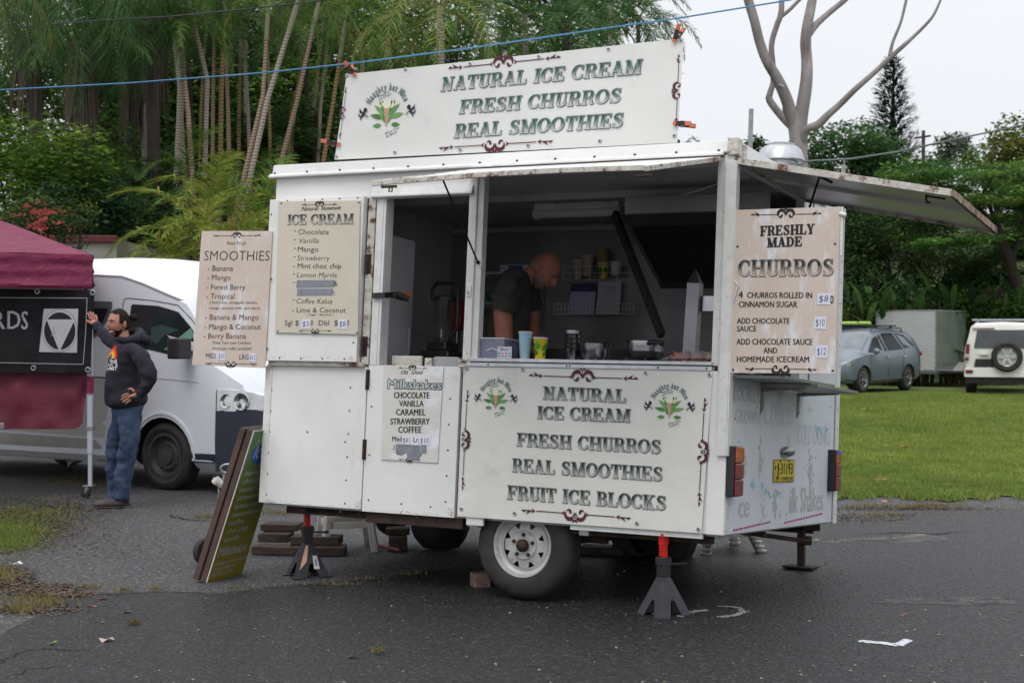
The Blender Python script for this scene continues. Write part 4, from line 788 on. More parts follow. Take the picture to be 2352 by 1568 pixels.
# milkshakes board
o, fr, q = board('milkshakes_sign', MT['flutew'], 'small white milkshakes board on the lower door, two lines hidden by grey tape', [(882, 838), (1020, 842), (1006, 1063), (876, 1055)], -.006, .006)
mb = MB(); D = .0075
ornament(mb, q(915, 845), q(980, 846), fr, D, (.03, .03, .03), .55)
txt(mb, 'Old', q(921, 859), q(938, 859), .024, fr, D, INK, .004, .35); txt(mb, 'School', q(944, 859), q(972, 859), .024, fr, D, INK, .004, .35)
for dd, b_, c_ in ((0, .045, (.02, .03, .03)), (.0006, .012, (.50, .54, .54))): txt(mb, 'Milkshakes', q(891 + dd * 900, 891), q(1014 - dd * 900, 894), .052, fr, D + dd, c_, b_)
lines(mb, [('CHOCOLATE', 905, 986, 914, .036, INK, .018), ('VANILLA', 917, 973, 933, .036, (.05, .05, .05), .018), ('CARAMEL', 910, 977, 953, .036, INK, .018), ('STRAWBERRY', 897, 987, 974, .036, INK, .018), ('COFFEE', 915, 968, 993, .036, INK, .018),
  ('Med', 901, 923, 1013, .030, INK, .006), ('Lrg', 950, 966, 1015, .030, INK, .006), ('E', 903, 909, 1032, .024, INK, -.01, .4), ('Add', 911, 928, 1045, .022, INK, 0, .35), ('1', 966, 968, 1048, .02, INK)], fr, q, D)
price(mb, '$8', (923, 1002, 941, 1019), fr, q, D + .001); price(mb, '$10', (962, 1002, 989, 1021), fr, q, D + .001)
ornament(mb, q(915, 1054), q(965, 1055), fr, D, (.03, .03, .03), .5, -1)
mb.build('lettering', MT['print'], o, TM, vcol=True)
mb = MB()
for i, (a, b) in enumerate((((909, 1022), (966, 1040)), ((935, 1038), (965, 1056)), ((967, 1021), (980, 1040)))):
    A = q(a[0], b[1]); B = q(b[0], a[1]); mb.prism([(A[0], A[1]), (B[0], A[1] + .001), (B[0], B[1]), (A[0], B[1])], fr, D + i * 2e-4, D + .0012 + i * 2e-4)
mb.build('tape', MT['tape'], o, TM)
# churros board
o, fr, q = board('churros_sign', MT['flute'], 'tall pinkish churros board on the rear corner, prices eight to twelve dollars', None, -.012, .010, rect=[(.006, 1.736), (.585, 1.736), (.580, .868), (.0, .862)])
mb = MB(); D = .0115
ornament(mb, q(1725, 494), q(1887, 491), fr, D, (.02, .02, .02), 1.0)
serif(mb, 'FRESHLY', q(1746, 542), q(1871, 537), .052, fr, D, ink=INK, plain=True); serif(mb, 'MADE', q(1762, 568), q(1842, 565), .050, fr, D, ink=INK, plain=True)
serif(mb, 'CHURROS', q(1695, 635), q(1915, 633), .088, fr, D, top=(.02, .02, .02), bot=(.50, .40, .34), ink=(.015, .015, .015))
B_ = .016
lines(mb, [('4', 1696, 1706, 684, .034, INK, B_), ('CHURROS ROLLED IN', 1716, 1865, 684, .030, INK, B_), ('CINNAMON SUGAR', 1697, 1831, 705, .030, INK, B_), ('ADD CHOCOLATE', 1693, 1813, 743, .030, INK, B_), ('SAUCE', 1693, 1737, 761, .030, INK, B_),
  ('ADD CHOCOLATE SAUCE', 1692, 1866, 791, .031, INK, B_), ('AND', 1754, 1785, 811, .030, INK, B_), ('HOMEMADE ICECREAM', 1693, 1858, 831, .030, INK, B_), ('0', 1907, 1914, 697, .042, INK, .01)], fr, q, D)
price(mb, '$8', (1877, 673, 1908, 699), fr, q, D + .001); price(mb, '$10', (1870, 727, 1899, 755), fr, q, D + .001); price(mb, '$12', (1873, 793, 1902, 821), fr, q, D + .001)
ornament(mb, q(1712, 846), q(1876, 848), fr, D, (.02, .02, .02), 1.0, -1)
mb.build('lettering', MT['print'], o, TM, vcol=True)
screws([q(1694, 566), q(1918, 560), q(1684, 849), q(1913, 851)], fr, .010, o, .007)
tp('flap_stay', lambda g: [g.box((.585, -.02, 1.48), (.60, .0, 1.735)), g.tube([(.58, -.02, 1.70), (.615, -.02, 1.69)], .012, 8)], W2, .002, parent=tr)
# lower banner
SL = lambda u, v: S(u, v, -.012)
def cloth(name, c, y0, m, label, amp, sd, nx=48, nz=22, yof=lambda s, t: 0, thick=.0):
    (TLc, TRc, BRc, BLc) = c; mb = MB()
    def f(s, t):
        t2 = 1 - t; x = (BLc[0] * (1 - s) + BRc[0] * s) * t2 + (TLc[0] * (1 - s) + TRc[0] * s) * t; z = (BLc[1] * (1 - s) + BRc[1] * s) * t2 + (TLc[1] * (1 - s) + TRc[1] * s) * t
        n_ = noise.noise(Vector((x * 2.2 + sd, z * 3.1, sd))) + .5 * noise.noise(Vector((x * 6 + z * 4, z * 2, sd)))
        return (x, y0 + abs(n_) * amp + yof(s, t), z)
    mb.grid(f, nx, nz); return one(mb, name, m, label, 'banner', M=TM, smooth=60)
c = [SL(1071, 842), SL(1637, 851), SL(1611, 1224), SL(1051, 1185)]
bo = cloth('banner', c, -.012, MT['banner'], 'lower vinyl banner hung below the counter, reading down to fruit ice blocks', .006, 3)
bo['category'] = 'banner'
frb = lambda a, b, d: (a, -.012 - d, b); mb = MB(); D = .003
q = SL
for s, a, b, h in (('NATURAL', (1247, 916), (1437, 924), .0715), ('ICE CREAM', (1234, 961), (1448, 969), .0715), ('FRESH CHURROS', (1187, 1023.5), (1518, 1041.5), .0745), ('REAL SMOOTHIES', (1176, 1082.5), (1522, 1104.3), .0755), ('FRUIT ICE BLOCKS', (1165, 1144.8), (1530, 1171.4), .077)):
    serif(mb, s, q(*a), q(*b), h, frb, D, top=(.012, .032, .028), bot=(.40, .42, .40))
logo(mb, q(1139, 910), .27, frb, D); logo(mb, q(1538, 928), .285, frb, D)
ornament(mb, q(1215, 862), q(1466, 870), frb, D, (.09, .02, .035), 1.35); ornament(mb, q(1198, 1170), q(1449, 1189), frb, D, (.09, .02, .035), 1.35, -1)
ornament(mb, q(1062, 1124), q(1074, 895), frb, D, (.09, .02, .035), 1.1, -1); ornament(mb, q(1605, 1162), q(1619, 913), frb, D, (.09, .02, .035), 1.2, -1)
mb.build('lettering', MT['print'], bo, TM, vcol=True)
def grommets(pts, q, fr, parent, m=MT['alu']):
    me = None
    for u, v in pts:
        if me is None: g_ = MB(); g_.lathe([(.005, .001), (.006, .003), (.010, .0035), (.013, .001)], (0, 0, 0), (0, 0, 1), 14); me = g_.mesh('grommet', [m], 30); g2 = MB(); g2.disc((0, 0, .0008), (0, 0, 1), .0055, 10); me2 = g2.mesh('eyelet', [MT['dark']])
        a, b = q(u, v); p = Vector(fr(a, b, .001)); M_ = TM @ Matrix.Translation(p) @ Matrix.Rotation(math.pi / 2, 4, 'X')
        o_ = obj('grommet', me, parent, M_); obj('eyelet', me2, o_, M_)
grommets([(1062 + a * .2563, 832.6 + b * .2563) for a, b in ((40, 52), (540, 62), (1080, 82), (1645, 95), (2215, 110), (468, 1350), (1010, 1388), (1565, 1440), (2115, 1492), (8, 683), (2172, 800))] + [(1060, 1168)], SL, frb, bo)
# roof banner on its timber frame
YB = .10; SU = lambda u, v: S(u, v, YB)
c = [SU(796, 171), SU(1570, 88), SU(1556, 328), SU(768, 367)]
fm = thing('banner_trestle', 'timber frame on the trailer roof that holds up the long banner', 'trestle', (-1.45, .14, 2.12), M=TM)
mb = MB(); f3 = lambda a, b: (a, YB + .028, b)
mb.beam(f3(c[3][0] + .15, c[3][1] + .0), f3(c[2][0], c[2][1] + .0), .03, .045); mb.build('rail', MT['wood'], fm, TM, bevel=.002)
mb = MB(); mb.beam(f3(c[0][0] + .02, c[0][1] - .03), f3(c[1][0] - .02, c[1][1] - .03), .03, .04); mb.build('rail', MT['wood'], fm, TM, bevel=.002)
for t in (.01, .5, .985):
    mb = MB(); a = Vector(c[3]).lerp(Vector(c[2]), t); b = Vector(c[0]).lerp(Vector(c[1]), t); mb.beam(f3(a.x, a.y - .02), f3(b.x, b.y - .02), .04, .028, (1, 0, 0)); mb.build('upright', MT['wood'], fm, TM, bevel=.002)
for t, cc in ((.37, (.6, .42, .03)), (.69, (.6, .42, .03)), (.96, (.03, .05, .4))):
    mb = MB(); a = Vector(c[3]).lerp(Vector(c[2]), t); mb.box((a.x, YB + .0, a.y - .035), (a.x + .09, YB + .04, a.y - .022)); mb.build('wedge', mat('wedge_paint', cc, .5), fm, TM)
bo = cloth('banner', c, YB, MT['banner2'], 'long upper vinyl banner clamped to the frame on the trailer roof', .006, 9, 60, 18)
frb = lambda a, b, d: (a, YB - d, b); mb = MB(); q = SU
for s, a, b, h, sp in (('NATURAL ICE CREAM', (1012, 210), (1472, 169.8), .083, .085), ('FRESH CHURROS', (1054, 262), (1425, 236), .083, .09), ('REAL SMOOTHIES', (1042, 317.4), (1430, 292.6), .083, .085)):
    serif(mb, s, q(*a), q(*b), h, frb, D, top=(.022, .095, .075), bot=(.44, .47, .45), ink=(.02, .045, .042), shear=.13)
logo(mb, q(889, 252), .40, frb, D)
ornament(mb, q(1030, 158), q(1288, 132), frb, D, (.09, .02, .035), 1.4); ornament(mb, q(1009, 340), q(1270, 324), frb, D, (.09, .02, .035), 1.4, -1)
ornament(mb, q(781, 320), q(796, 200), frb, D, (.09, .03, .04), .8); ornament(mb, q(1553, 292), q(1560, 125), frb, D, (.09, .03, .04), 1.0)
mb.build('lettering', MT['print'], bo, TM, vcol=True)
grommets([(717.8 + a * .3906, 34.45 + b * .3906) for a, b in ((203, 357), (547, 321), (927, 288), (1331, 246), (1740, 202), (2165, 152), (141, 833), (484, 808), (868, 792), (1268, 768), (1690, 742), (2128, 712))], SU, frb, bo)
def clamp(a, b, label, open_=.5):
    A = Vector((SU(*a)[0], 0, SU(*a)[1])); B = Vector((SU(*b)[0], 0, SU(*b)[1])); d = (B - A).normalized(); L = (B - A).length
    t = thing('spring_clamp', label, 'clamp', (A.x, YB, A.z), 'orange tipped spring clamps on the roof banner', TM)
    for sg, nm in ((1, 'jaw'), (-1, 'jaw')):
        n_ = Vector((0, -1, 0)) * .018 * sg
        pts = [A + n_ * .6, A + d * L * .35 + n_ * 1.1, A + d * L + n_ * 2.2]; off = Vector((0, YB, 0)); m_ = MB()
        for i in range(2): m_.beam(pts[i] + off, pts[i + 1] + off, .026, .006, n_)
        j = m_.build('jaw', MT['rust'], t, TM, bevel=.002)
        m_ = MB(); m_.beam(A - d * .004 + n_ * .6 + off, A + d * .018 + n_ * .7 + off, .026, .010, n_); m_.build('tip', MT['orange'], j, TM, bevel=.003)
        m_ = MB(); m_.beam(A + d * L * .68 + n_ * 1.7 + off, A + d * L * 1.02 + n_ * 2.25 + off, .024 if sg > 0 else .02, .010, n_); m_.build('grip', MT['orange'], j, TM, bevel=.003)
    m_ = MB(); c_ = A + d * L * .42 + Vector((0, YB, 0)); x_ = d.cross(Vector((0, 1, 0))); m_.tube([c_ - x_ * .018, c_ + x_ * .018], .011, 10); m_.build('spring', MT['galv'], t, TM)
clamp((817, 174), (800, 146), 'spring clamp gripping the top of the banner near the blue rope'); clamp((782, 333), (746, 326), 'spring clamp on the edge of the banner closest to the palms')
clamp((1549, 97), (1566, 60), 'spring clamp standing upright on the banner corner against the sky'); clamp((1549, 284), (1592, 287), 'spring clamp low on the banner edge beside the bare gum tree')
# roof vent and rods
v_ = thing('roof_vent', 'round metal roof vent with a mushroom cap', 'vent', (-.25, 1.6, 2.12), M=TM)
mb = MB(); mb.lathe([(.085, .0), (.085, .10), (.105, .14), (.112, .15), (.112, .185)], (-.25, 1.6, 2.12), (0, 0, 1), 28); mb.build('pipe', MT['alu'], v_, TM, smooth=40)
mb = MB(); mb.lathe([(.150, .180), (.155, .188), (.149, .21), (.130, .262), (.11, .278), (.09, .283), (.09, .298), (.0, .300)], (-.25, 1.6, 2.12), (0, 0, 1), 32); mb.build('cap', MT['alu'], v_, TM, smooth=40)
mb = MB(); mb.tube([(-.13, 1.66, 2.28), (-.11, 1.7, 2.24), (-.10, 1.7, 2.1)], .006, 6); mb.build('cable', MT['black'], v_, TM)
for (x, y, z0, z1, l) in ((-.19, .8, 2.10, 2.475, 'tall perforated metal strip standing on the trailer roof'), (.0, 2.2, 2.1, 2.385, 'short metal strip poking up behind the lifted end hatch')):
    mb = MB(); mb.box((x - .014, y, z0), (x + .014, y + .006, z1))
    for k in range(6): mb.sph((x, y - .001, z1 - .02 - k * .05), (.004, .002, .004), 6, 4)
    one(mb, 'metal_strip', MT['galv'], l, 'strip', M=TM)
# ================= inside the trailer =================
bx('back_wall', (-3.0, 2.19, .0), (-.03, 2.215, 2.05), MT['innerd'], 0); bx('end_wall', (-3.0, .03, .0), (-2.985, 2.19, 2.05), MT['inner'], 0)
bx('ceiling', (-2.985, .03, 2.045), (-.03, 2.19, 2.06), MT['ceil'], 0)
bx('cornice', (-2.985, 2.165, 1.985), (-.6, 2.189, 2.02), MT['ceil'], .002); bx('ceiling_beam', (-2.98, .95, 2.0), (-.06, 1.0, 2.044), MT['ceil'], .003); bx('ceiling_beam', (-2.98, .15, 2.01), (-.06, .18, 2.044), MT['ceil'], .003)
bx('wall_sheet', (-2.984, 1.0, .3), (-2.975, 2.0, 1.18), MT['inner'], .002); bx('wall_sheet', (-2.984, 1.55, 1.185), (-2.976, 2.15, 1.45), MT['inner'], .002)
tp('cable', lambda g: g.tube([(-1.05, .95, 1.955), (-.8, .9, 1.95), (-.5, .7, 1.97), (-.2, .5, 2.0), (-.06, .4, 1.99)], .006, 6), MT['ceil'], 0)
bx('splash_panel', (-2.3, 2.17, .3), (-.5, 2.187, 1.12), MT['steel'], 0)
bx('rear_bench', (-2.3, 1.70, .80), (-.5, 2.17, .82), MT['steel'], .002)
lt = thing('fluorescent_lamp', 'unlit tube light under the trailer ceiling', 'lamp', (-1.4, 1.0, 1.98), M=TM)
mb = MB(); mb.box((-1.70, .98, 1.94), (-1.10, 1.06, 1.985)); mb.build('housing', MT['plastw'], lt, TM, bevel=.006)
mb = MB(); mb.tube([(-1.67, 1.02, 1.925), (-1.13, 1.02, 1.925)], .034, 14); mb.build('diffuser', mat('frosted_cover', (.42, .43, .44), .3), lt, TM, smooth=40)
for x in (-1.71, -1.13): mb = MB(); mb.tube([(x, 1.02, 1.925), (x + .04, 1.02, 1.925)], .041, 14); mb.build('end_cap', MT['plastw'], lt, TM, bevel=.004)
# fridge
fd = thing('fridge', 'tall white fridge just inside the doorway, seen past its open edge', 'fridge', (-2.75, .8, .02), M=TM)
mb = MB(); mb.box((-2.97, .42, .02), (-2.57, .93, 1.755)); mb.build('cabinet', mat('fridge_white', (.78, .79, .84), .4, 0, (.72, .73, .78), 2), fd, TM, bevel=.008)
mb = MB(); mb.box((-2.57, .44, .05), (-2.545, .925, 1.75)); mb.build('door', mat('fridge_door', (.80, .81, .86), .38), fd, TM, bevel=.006)
mb = MB(); mb.tube([(-2.54, .86, 1.16), (-2.525, .86, 1.14), (-2.525, .86, .96), (-2.54, .86, .94)], .010, 8); mb.build('handle', mat('fridge_handle', (.66, .67, .72), .4), fd, TM, smooth=40)
st = thing('ratchet_strap', 'black and orange ratchet strap holding the fridge', 'strap', (-2.3, .2, 1.27), M=TM)
A = lambda u, v, y: Vector((S(u, v, y)[0], y, S(u, v, y)[1]))
mb = MB(); mb.beam(A(855, 679, -.022), A(884, 678, -.022), .004, .034); mb.beam(A(883, 678, -.02), A(905, 677, .10), .004, .034); mb.build('webbing', MT['black'], st, TM)
mb = MB(); mb.beam(A(918, 680, .16), A(947, 674, .30), .004, .034); mb.build('webbing', MT['orange'], st, TM)
mb = MB(); mb.beam(A(902, 676, .10), A(928, 684, .16), .035, .04); mb.tube([A(912, 674, .10), A(938, 688, .16)], .018, 10); mb.build('ratchet', MT['black'], st, TM, bevel=.005)
# blender
bl = thing('blender', 'black blender with a clear jug on the counter behind the open door', 'blender', (-2.2, .85, .865), M=TM)
px_, py_ = S(1018, 760, .72)[0], .72
mb = MB(); mb.box((px_ - .11, py_ - .10, .866), (px_ + .10, py_ + .12, 1.0)); mb.box((px_ - .08, py_ - .08, 1.0), (px_ + .07, py_ + .09, 1.06)); mb.tube([(px_ + .10, py_ - .04, .92), (px_ + .16, py_ - .06, .92)], .035, 14); mb.build('base', MT['black'], bl, TM, bevel=.012)
jugm = mat('clear_jug', (.07, .07, .075), .1, 0, alpha=.4)
mb = MB(); mb.lathe([(.045, 1.075), (.055, 1.10), (.075, 1.30), (.078, 1.335)], (px_, py_, 0), (0, 0, 1), 8); mb.build('jug', jugm, bl, TM)
mb = MB(); mb.lathe([(.06, 1.06), (.06, 1.085), (0, 1.085)], (px_, py_, 0), (0, 0, 1), 16); mb.lathe([(.082, 1.33), (.082, 1.35), (.05, 1.36), (0, 1.36)], (px_, py_, 0), (0, 0, 1), 12); mb.tube([(px_ - .085, py_, 1.33), (px_ - .10, py_, 1.40), (px_ - .06, py_, 1.445), (px_ + .07, py_, 1.44), (px_ + .10, py_, 1.40), (px_ + .10, py_, 1.15), (px_ + .06, py_, 1.10)], .014, 8); mb.build('lid', MT['black'], bl, TM, smooth=50)
mb = MB(); mb.tube([(px_, py_ - .02, 1.06), (px_, py_ - .02, 1.28)], .010, 8); mb.lathe([(.012, 1.14), (.038, 1.29), (.04, 1.32), (.0, 1.32)], (px_, py_ - .02, 0), (0, 0, 1), 4); mb.build('tamper', MT['steel'], bl, TM)
rm = thing('red_mixer', 'red stick mixer standing behind the blender', 'mixer', (-2.1, 1.0, .86), M=TM)
mb = MB(); rx_ = S(1053, 700, 1.05)[0]; mb.lathe([(.0, 1.36), (.05, 1.355), (.068, 1.33), (.07, 1.22), (.055, 1.17), (.0, 1.16)], (rx_, 1.05, 0), (0, 0, 1), 18); mb.build('motor_head', mat('dark_red_enamel', (.28, .012, .012), .35), rm, TM, smooth=50)
mb = MB(); mb.tube([(rx_, 1.05, 1.16), (rx_, 1.05, .9)], .010, 8); mb.box((rx_ + .03, 1.06, .86), (rx_ + .06, 1.12, 1.3)); mb.build('shaft', MT['steel'], rm, TM)
one((lambda m: (m.box((-2.19, .12, .866), (-1.98, .14, .935)), m.box((-1.97, .14, .866), (-1.92, .16, .925)), m)[-1])(MB()), 'metal_tray', MT['chip'], 'scuffed metal tray edge lying on the ledge of the doorway', 'tray', M=TM, bevel=.003)
one((lambda m: (m.prism([(-1.95, .866), (-1.72, .866), (-1.72, .91), (-1.76, .935), (-1.91, .935), (-1.95, .91)], lambda a, b, d: (a, d, b), .16, .30), m)[-1])(MB()), 'cone_rack', MT['innerd'], 'low brown rack on the doorway counter beside the scuffed tray', 'rack', M=TM, bevel=.004)
# shelves on the back wall with their stores
def shelf(z, x0, x1, y0, y1, label, m):
    s_ = thing('wall_shelf', label, 'shelf', ((x0 + x1) / 2, y1, z), 'wall shelves behind the serving hatch', TM)
    mb = MB(); mb.box((x0, y0, z - .02), (x1, y1, z)); mb.build('board', m, s_, TM, bevel=.003)
    mb = MB()
    for i in range(int((x1 - x0) / .02)): mb.box((x0 + i * .02, y0 - .004, z - .05), (x0 + i * .02 + .008, y0, z - .02))
    k = mb.build('fringe', MT['innerd'], s_, TM); k['kind'] = 'stuff'
SHG = mat('shelf_light_grey', (.60, .61, .62), .4, .2)
SHX = lambda u, v: S(u, v, 1.95)
shelf(1.66, SHX(1095, 575)[0], SHX(1225, 580)[0], 1.92, 2.17, 'upper wall shelf holding a blue and white carton', SHG)
shelf(1.44, SHX(1090, 640)[0], SHX(1195, 640)[0], 1.92, 2.17, 'lower wall shelf holding green and red tins', SHG)
a = SHX(1150, 572)
mb = MB(); mb.box((a[0], 1.95, 1.662), (a[0] + .23, 2.1, 1.712)); ct = one(mb, 'carton', mat('carton_white', (.72, .74, .78), .6), 'white and blue carton on the upper wall shelf', 'carton', M=TM, bevel=.003)
mb = MB(); poly(mb, [(a[0] + .10, 1.668), (a[0] + .20, 1.668), (a[0] + .18, 1.708), (a[0] + .06, 1.706)], lambda x, z, d: (x, 1.95 - d, z), .001, (.03, .16, .42)); txt(mb, 'BIO', (a[0] + .01, 1.68), (a[0] + .05, 1.68), .014, lambda x, z, d: (x, 1.95 - d, z), .0015, (.05, .1, .35)); mb.build('print', MT['print'], ct, TM, vcol=True)
for i, (u, c_, l) in enumerate(((1110, (.02, .17, .11), 'dark green tin closest to the post on the lower shelf'), (1138, (.02, .20, .13), 'dark green tin between its twin and the red tin'), (1172, (.40, .03, .025), 'red lidded tin on the lower wall shelf'))):
    a = SHX(u, 635); mb = MB(); mb.lathe([(0, 1.441), (.035, 1.441), (.035, 1.52), (.033, 1.525), (0, 1.525)], (a[0], 2.0, 0), (0, 0, 1), 16); one(mb, 'tin', mat('tin_paint', c_, .4), l, 'tin', 'tins on the lower shelf', TM, smooth=40)
# perforated rails
for u in (1250,): a = S(u, 600, 2.17); mb = MB(); mb.box((a[0] - .014, 2.16, 1.25), (a[0] + .014, 2.168, 1.75)); one(mb, 'slotted_rail', MT['galv'], 'slotted metal rail on the back wall behind the man', 'rail', M=TM)
# wire rack with cups, notices, basket
ra = S(1300, 645, 2.13); rb = S(1450, 645, 2.13)
def wires(x0, x1, z0, z1, y0, y1, n, label):
    mb = MB(); r_ = .0022
    for z in (z0, (z0 + z1) / 2, z1): mb.tube([(x0, y1, z), (x0, y0, z), (x1, y0, z), (x1, y1, z)], r_, 4)
    for i in range(n + 1): x = x0 + (x1 - x0) * i / n; mb.tube([(x, y0, z1), (x, y0, z0), (x, y1, z0)], r_, 4)
    return one(mb, 'wire_basket', mat('white_wire', (.78, .78, .75), .4), label, 'basket', M=TM)
cz = S(1380, 645, 2.1)[1]
wires(ra[0] + .02, rb[0] + .03, cz, cz + .10, 2.04, 2.17, 5, 'wire rack on the back wall that holds the paper cups')
ba = S(1278, 722, 2.08); bb = S(1460, 726, 2.08)
wires(ba[0], bb[0], ba[1], ba[1] + .075, 2.04, 2.17, 22, 'low white wire basket under the pinned notices')
def cup(x, y, z, h, r0, r1, m, label, extra=None, n=20, group=None):
    t = thing('paper_cup', label, 'cup', (x, y, z), group, TM); mb = MB(); mb.lathe([(0, .004), (r0, .0), (r1, h), (r1 + .003, h + .002), (r1 + .003, h + .006), (r1 - .002, h + .006), (r1 - .004, h - .004)], (x, y, z), (0, 0, 1), n); b = mb.build('body', m, t, TM, smooth=50)
    mb = MB(); mb.lathe([(r1 - .004, h - .004), (r1 + .002, h), (r1 + .004, h + .004), (r1 + .001, h + .008), (r1 - .003, h + .005)], (x, y, z), (0, 0, 1), n); mb.build('rim', mat('cup_rim', (.66, .67, .66), .5), t, TM, smooth=60)
    return t, b
kraft = mat('kraft_paper', (.50, .38, .30), .75)
for u, v0, v1, mm, l, r1 in ((1325, 642, 600, kraft, 'slim kraft cup, first on the wire rack', .038), (1348, 634, 590, kraft, 'wider kraft cup stack with a straw beside the slim one', .043), (1413, 632, 603, mat('cup_white', (.66, .66, .64), .6), 'plain white cup at the end of the wire rack', .042)):
    a = S(u, v0, 2.08); b = S(u, v1, 2.08); cup(a[0], 2.09, a[1], b[1] - a[1], r1 * .78, r1, mm, l, group='cups on the wire rack')
def leafy(t, x, y, z, h, r0, r1, n=16, sd=2):
    mb = MB(); r = random.Random(sd)
    for i in range(n):
        th = r.uniform(-2.9, .4) if sd == 2 else r.uniform(-3.1, .1); zc = z + r.uniform(.03, h - .03); L = r.uniform(.03, .05); an = r.uniform(0, 6.28)
        rad = lambda zz: r0 + (r1 - r0) * (zz - z) / h + .0012 + i * 2e-5
        pts = []
        for k in range(10):
            tt = k / 9 * 2; s_ = tt if tt < 1 else 2 - tt; w_ = math.sin(math.pi * s_) * .010 * (1 if tt < 1 else -1); aa = (s_ - .5) * L
            dz_ = aa * math.sin(an) + w_ * math.cos(an); dx_ = aa * math.cos(an) - w_ * math.sin(an); zz = min(max(zc + dz_, z + .003), z + h - .003); pts.append((x + rad(zz) * math.cos(th + dx_ / r1), y + rad(zz) * math.sin(th + dx_ / r1), zz))
        mb.col = r.choice([(.05, .24, .02), (.09, .36, .03), (.03, .16, .015)]); mb.add(pts, [tuple(range(10))])
    mb.build('print', MT['print'], t, TM, vcol=True)
yel = mat('cup_yellow', (.68, .52, .015), .5)
a = S(1384, 640, 2.08); t, b = cup(a[0], 2.09, a[1], .105, .030, .041, mat('cup_yellow_dim', (.68, .55, .05), .5), 'leaf patterned yellow cups, tall nested stack on the rack', group='cups on the wire rack'); leafy(t, a[0], 2.09, a[1], .1, .03, .041, 10, 3)
mb = MB()
for i in range(9): mb.lathe([(.040, 0), (.043, .004), (.043, .007), (.039, .009)], (a[0] - .002 * i, 2.09, a[1] + .112 + i * .012), (0, 0, 1), 18)
mb.build('nested_rims', mat('cup_rim_yellow', (.42, .38, .14), .5), t, TM, smooth=50)
for (u0, u1, v0, v1, hd_, s1, l) in ((1306, 1366, 650, 722, (.12, .09, .22), 'Food Safety Supervisor', 'purple headed notice in the wire basket'), (1368, 1424, 645, 722, None, 'CERTIFICATE', 'plain white registration certificate beside the purple notice')):
    A0 = S(u0, v1, 2.12); A1 = S(u1, v0, 2.12); mb = MB(); mb.prism(rectp(A0[0], A0[1], A1[0], A1[1]), lambda a, b, d: (a + (b - A0[1]) * .05, 2.125 - d, b), 0, .002)
    o = one(mb, 'notice', mat('paper_grey', (.58, .58, .64) if not hd_ else (.50, .47, .70), .6), l, 'notice', 'notices pinned to the back wall', TM); mb = MB(); f_ = lambda a, b, d: (a + (b - A0[1]) * .05, 2.125 - d, b)
    w_ = A1[0] - A0[0]; hh = A1[1] - A0[1]
    if hd_: poly(mb, rectp(A0[0], A1[1] - .06, A1[0], A1[1]), f_, .0025, (.07, .05, .14)); txt(mb, s1, (A0[0] + .03, A1[1] - .045), (A1[0] - .05, A1[1] - .045), .012, f_, .003, (.25, .2, .4)); txt(mb, 'Food Safety Supervisor', (A0[0] + .03, A1[1] - .15), (A1[0] - .06, A1[1] - .15), .007, f_, .003, (.05, .05, .08))
    else:
        for i, (s_, h_) in enumerate((('FOOD REGISTRATION', .009), ('CERTIFICATE', .009), ('24/07/2021', .008), ('Naughty but Nice', .007), ('Catering', .007))): txt(mb, s_, (A0[0] + w_ * .25, A1[1] - .05 - .018 * i - (.04 if i > 2 else 0)), (A1[0] - w_ * .25, A1[1] - .05 - .018 * i - (.04 if i > 2 else 0)), h_, f_, .003, (.06, .06, .07))
    mb.build('lettering', MT['print'], o, TM, vcol=True)
# things on the counter and stove
bxm = mat('clear_box', (.30, .31, .42), .12, 0, (.20, .21, .30), 9, alpha=.72, spec=.7)
t = thing('donation_box', 'clear plastic cash box with a card payment sticker on the sill', 'box', (-1.49, .12, .92), M=TM)
mb = MB(); mb.box((-1.565, .02, .921), (-1.37, .20, 1.035)); mb.build('body', bxm, t, TM, bevel=.004)
mb = MB(); mb.box((-1.567, .018, 1.0355), (-1.368, .202, 1.042)); mb.build('lid', MT['sticker'], t, TM, bevel=.002)
mb = MB(); mb.box((-1.54, .06, .924), (-1.42, .16, .96)); mb.build('banknotes', mat('notes', (.10, .09, .12), .8, 0, (.28, .27, .33), 40), t, TM)
fb = lambda a, b, d: (a, .02 - d, b); mb = MB()
A0 = S(1142, 822, .02); A1 = S(1176, 796, .02); poly(mb, [(A0[0], A0[1]), (A1[0], A0[1]), (A1[0], A1[1]), (A0[0], A1[1])], fb, .001, (.60, .61, .70)); w_ = A1[0] - A0[0]
txt(mb, 'Square', (A0[0] + w_ * .40, A1[1] - .020), (A0[0] + w_ * .80, A1[1] - .020), .010, fb, .0015, (.02, .02, .03))
mb.col = (.02, .02, .03); poly(mb, rectp(A0[0] + w_ * .24, A1[1] - .022, A0[0] + w_ * .36, A1[1] - .009), fb, .0015, (.02, .02, .03)); poly(mb, rectp(A0[0] + w_ * .28, A1[1] - .018, A0[0] + w_ * .32, A1[1] - .013), fb, .0018, (.6, .6, .7))
for i, c_ in enumerate(((.03, .08, .35), (.6, .12, .03), (.5, .03, .08), (.03, .3, .6))): poly(mb, rectp(A0[0] + w_ * (.07 + .24 * i), A0[1] + .024, A0[0] + w_ * (.21 + .24 * i), A0[1] + .031), fb, .0015, c_)
for i, c_ in enumerate(((.03, .06, .3), (.1, .1, .12), (.2, .2, .24), (.1, .1, .2))): poly(mb, rectp(A0[0] + w_ * (.07 + .24 * i), A0[1] + .009, A0[0] + w_ * (.20 + .24 * i), A0[1] + .015), fb, .0015, c_)
mb.build('sticker', MT['print'], t, TM, vcol=True)
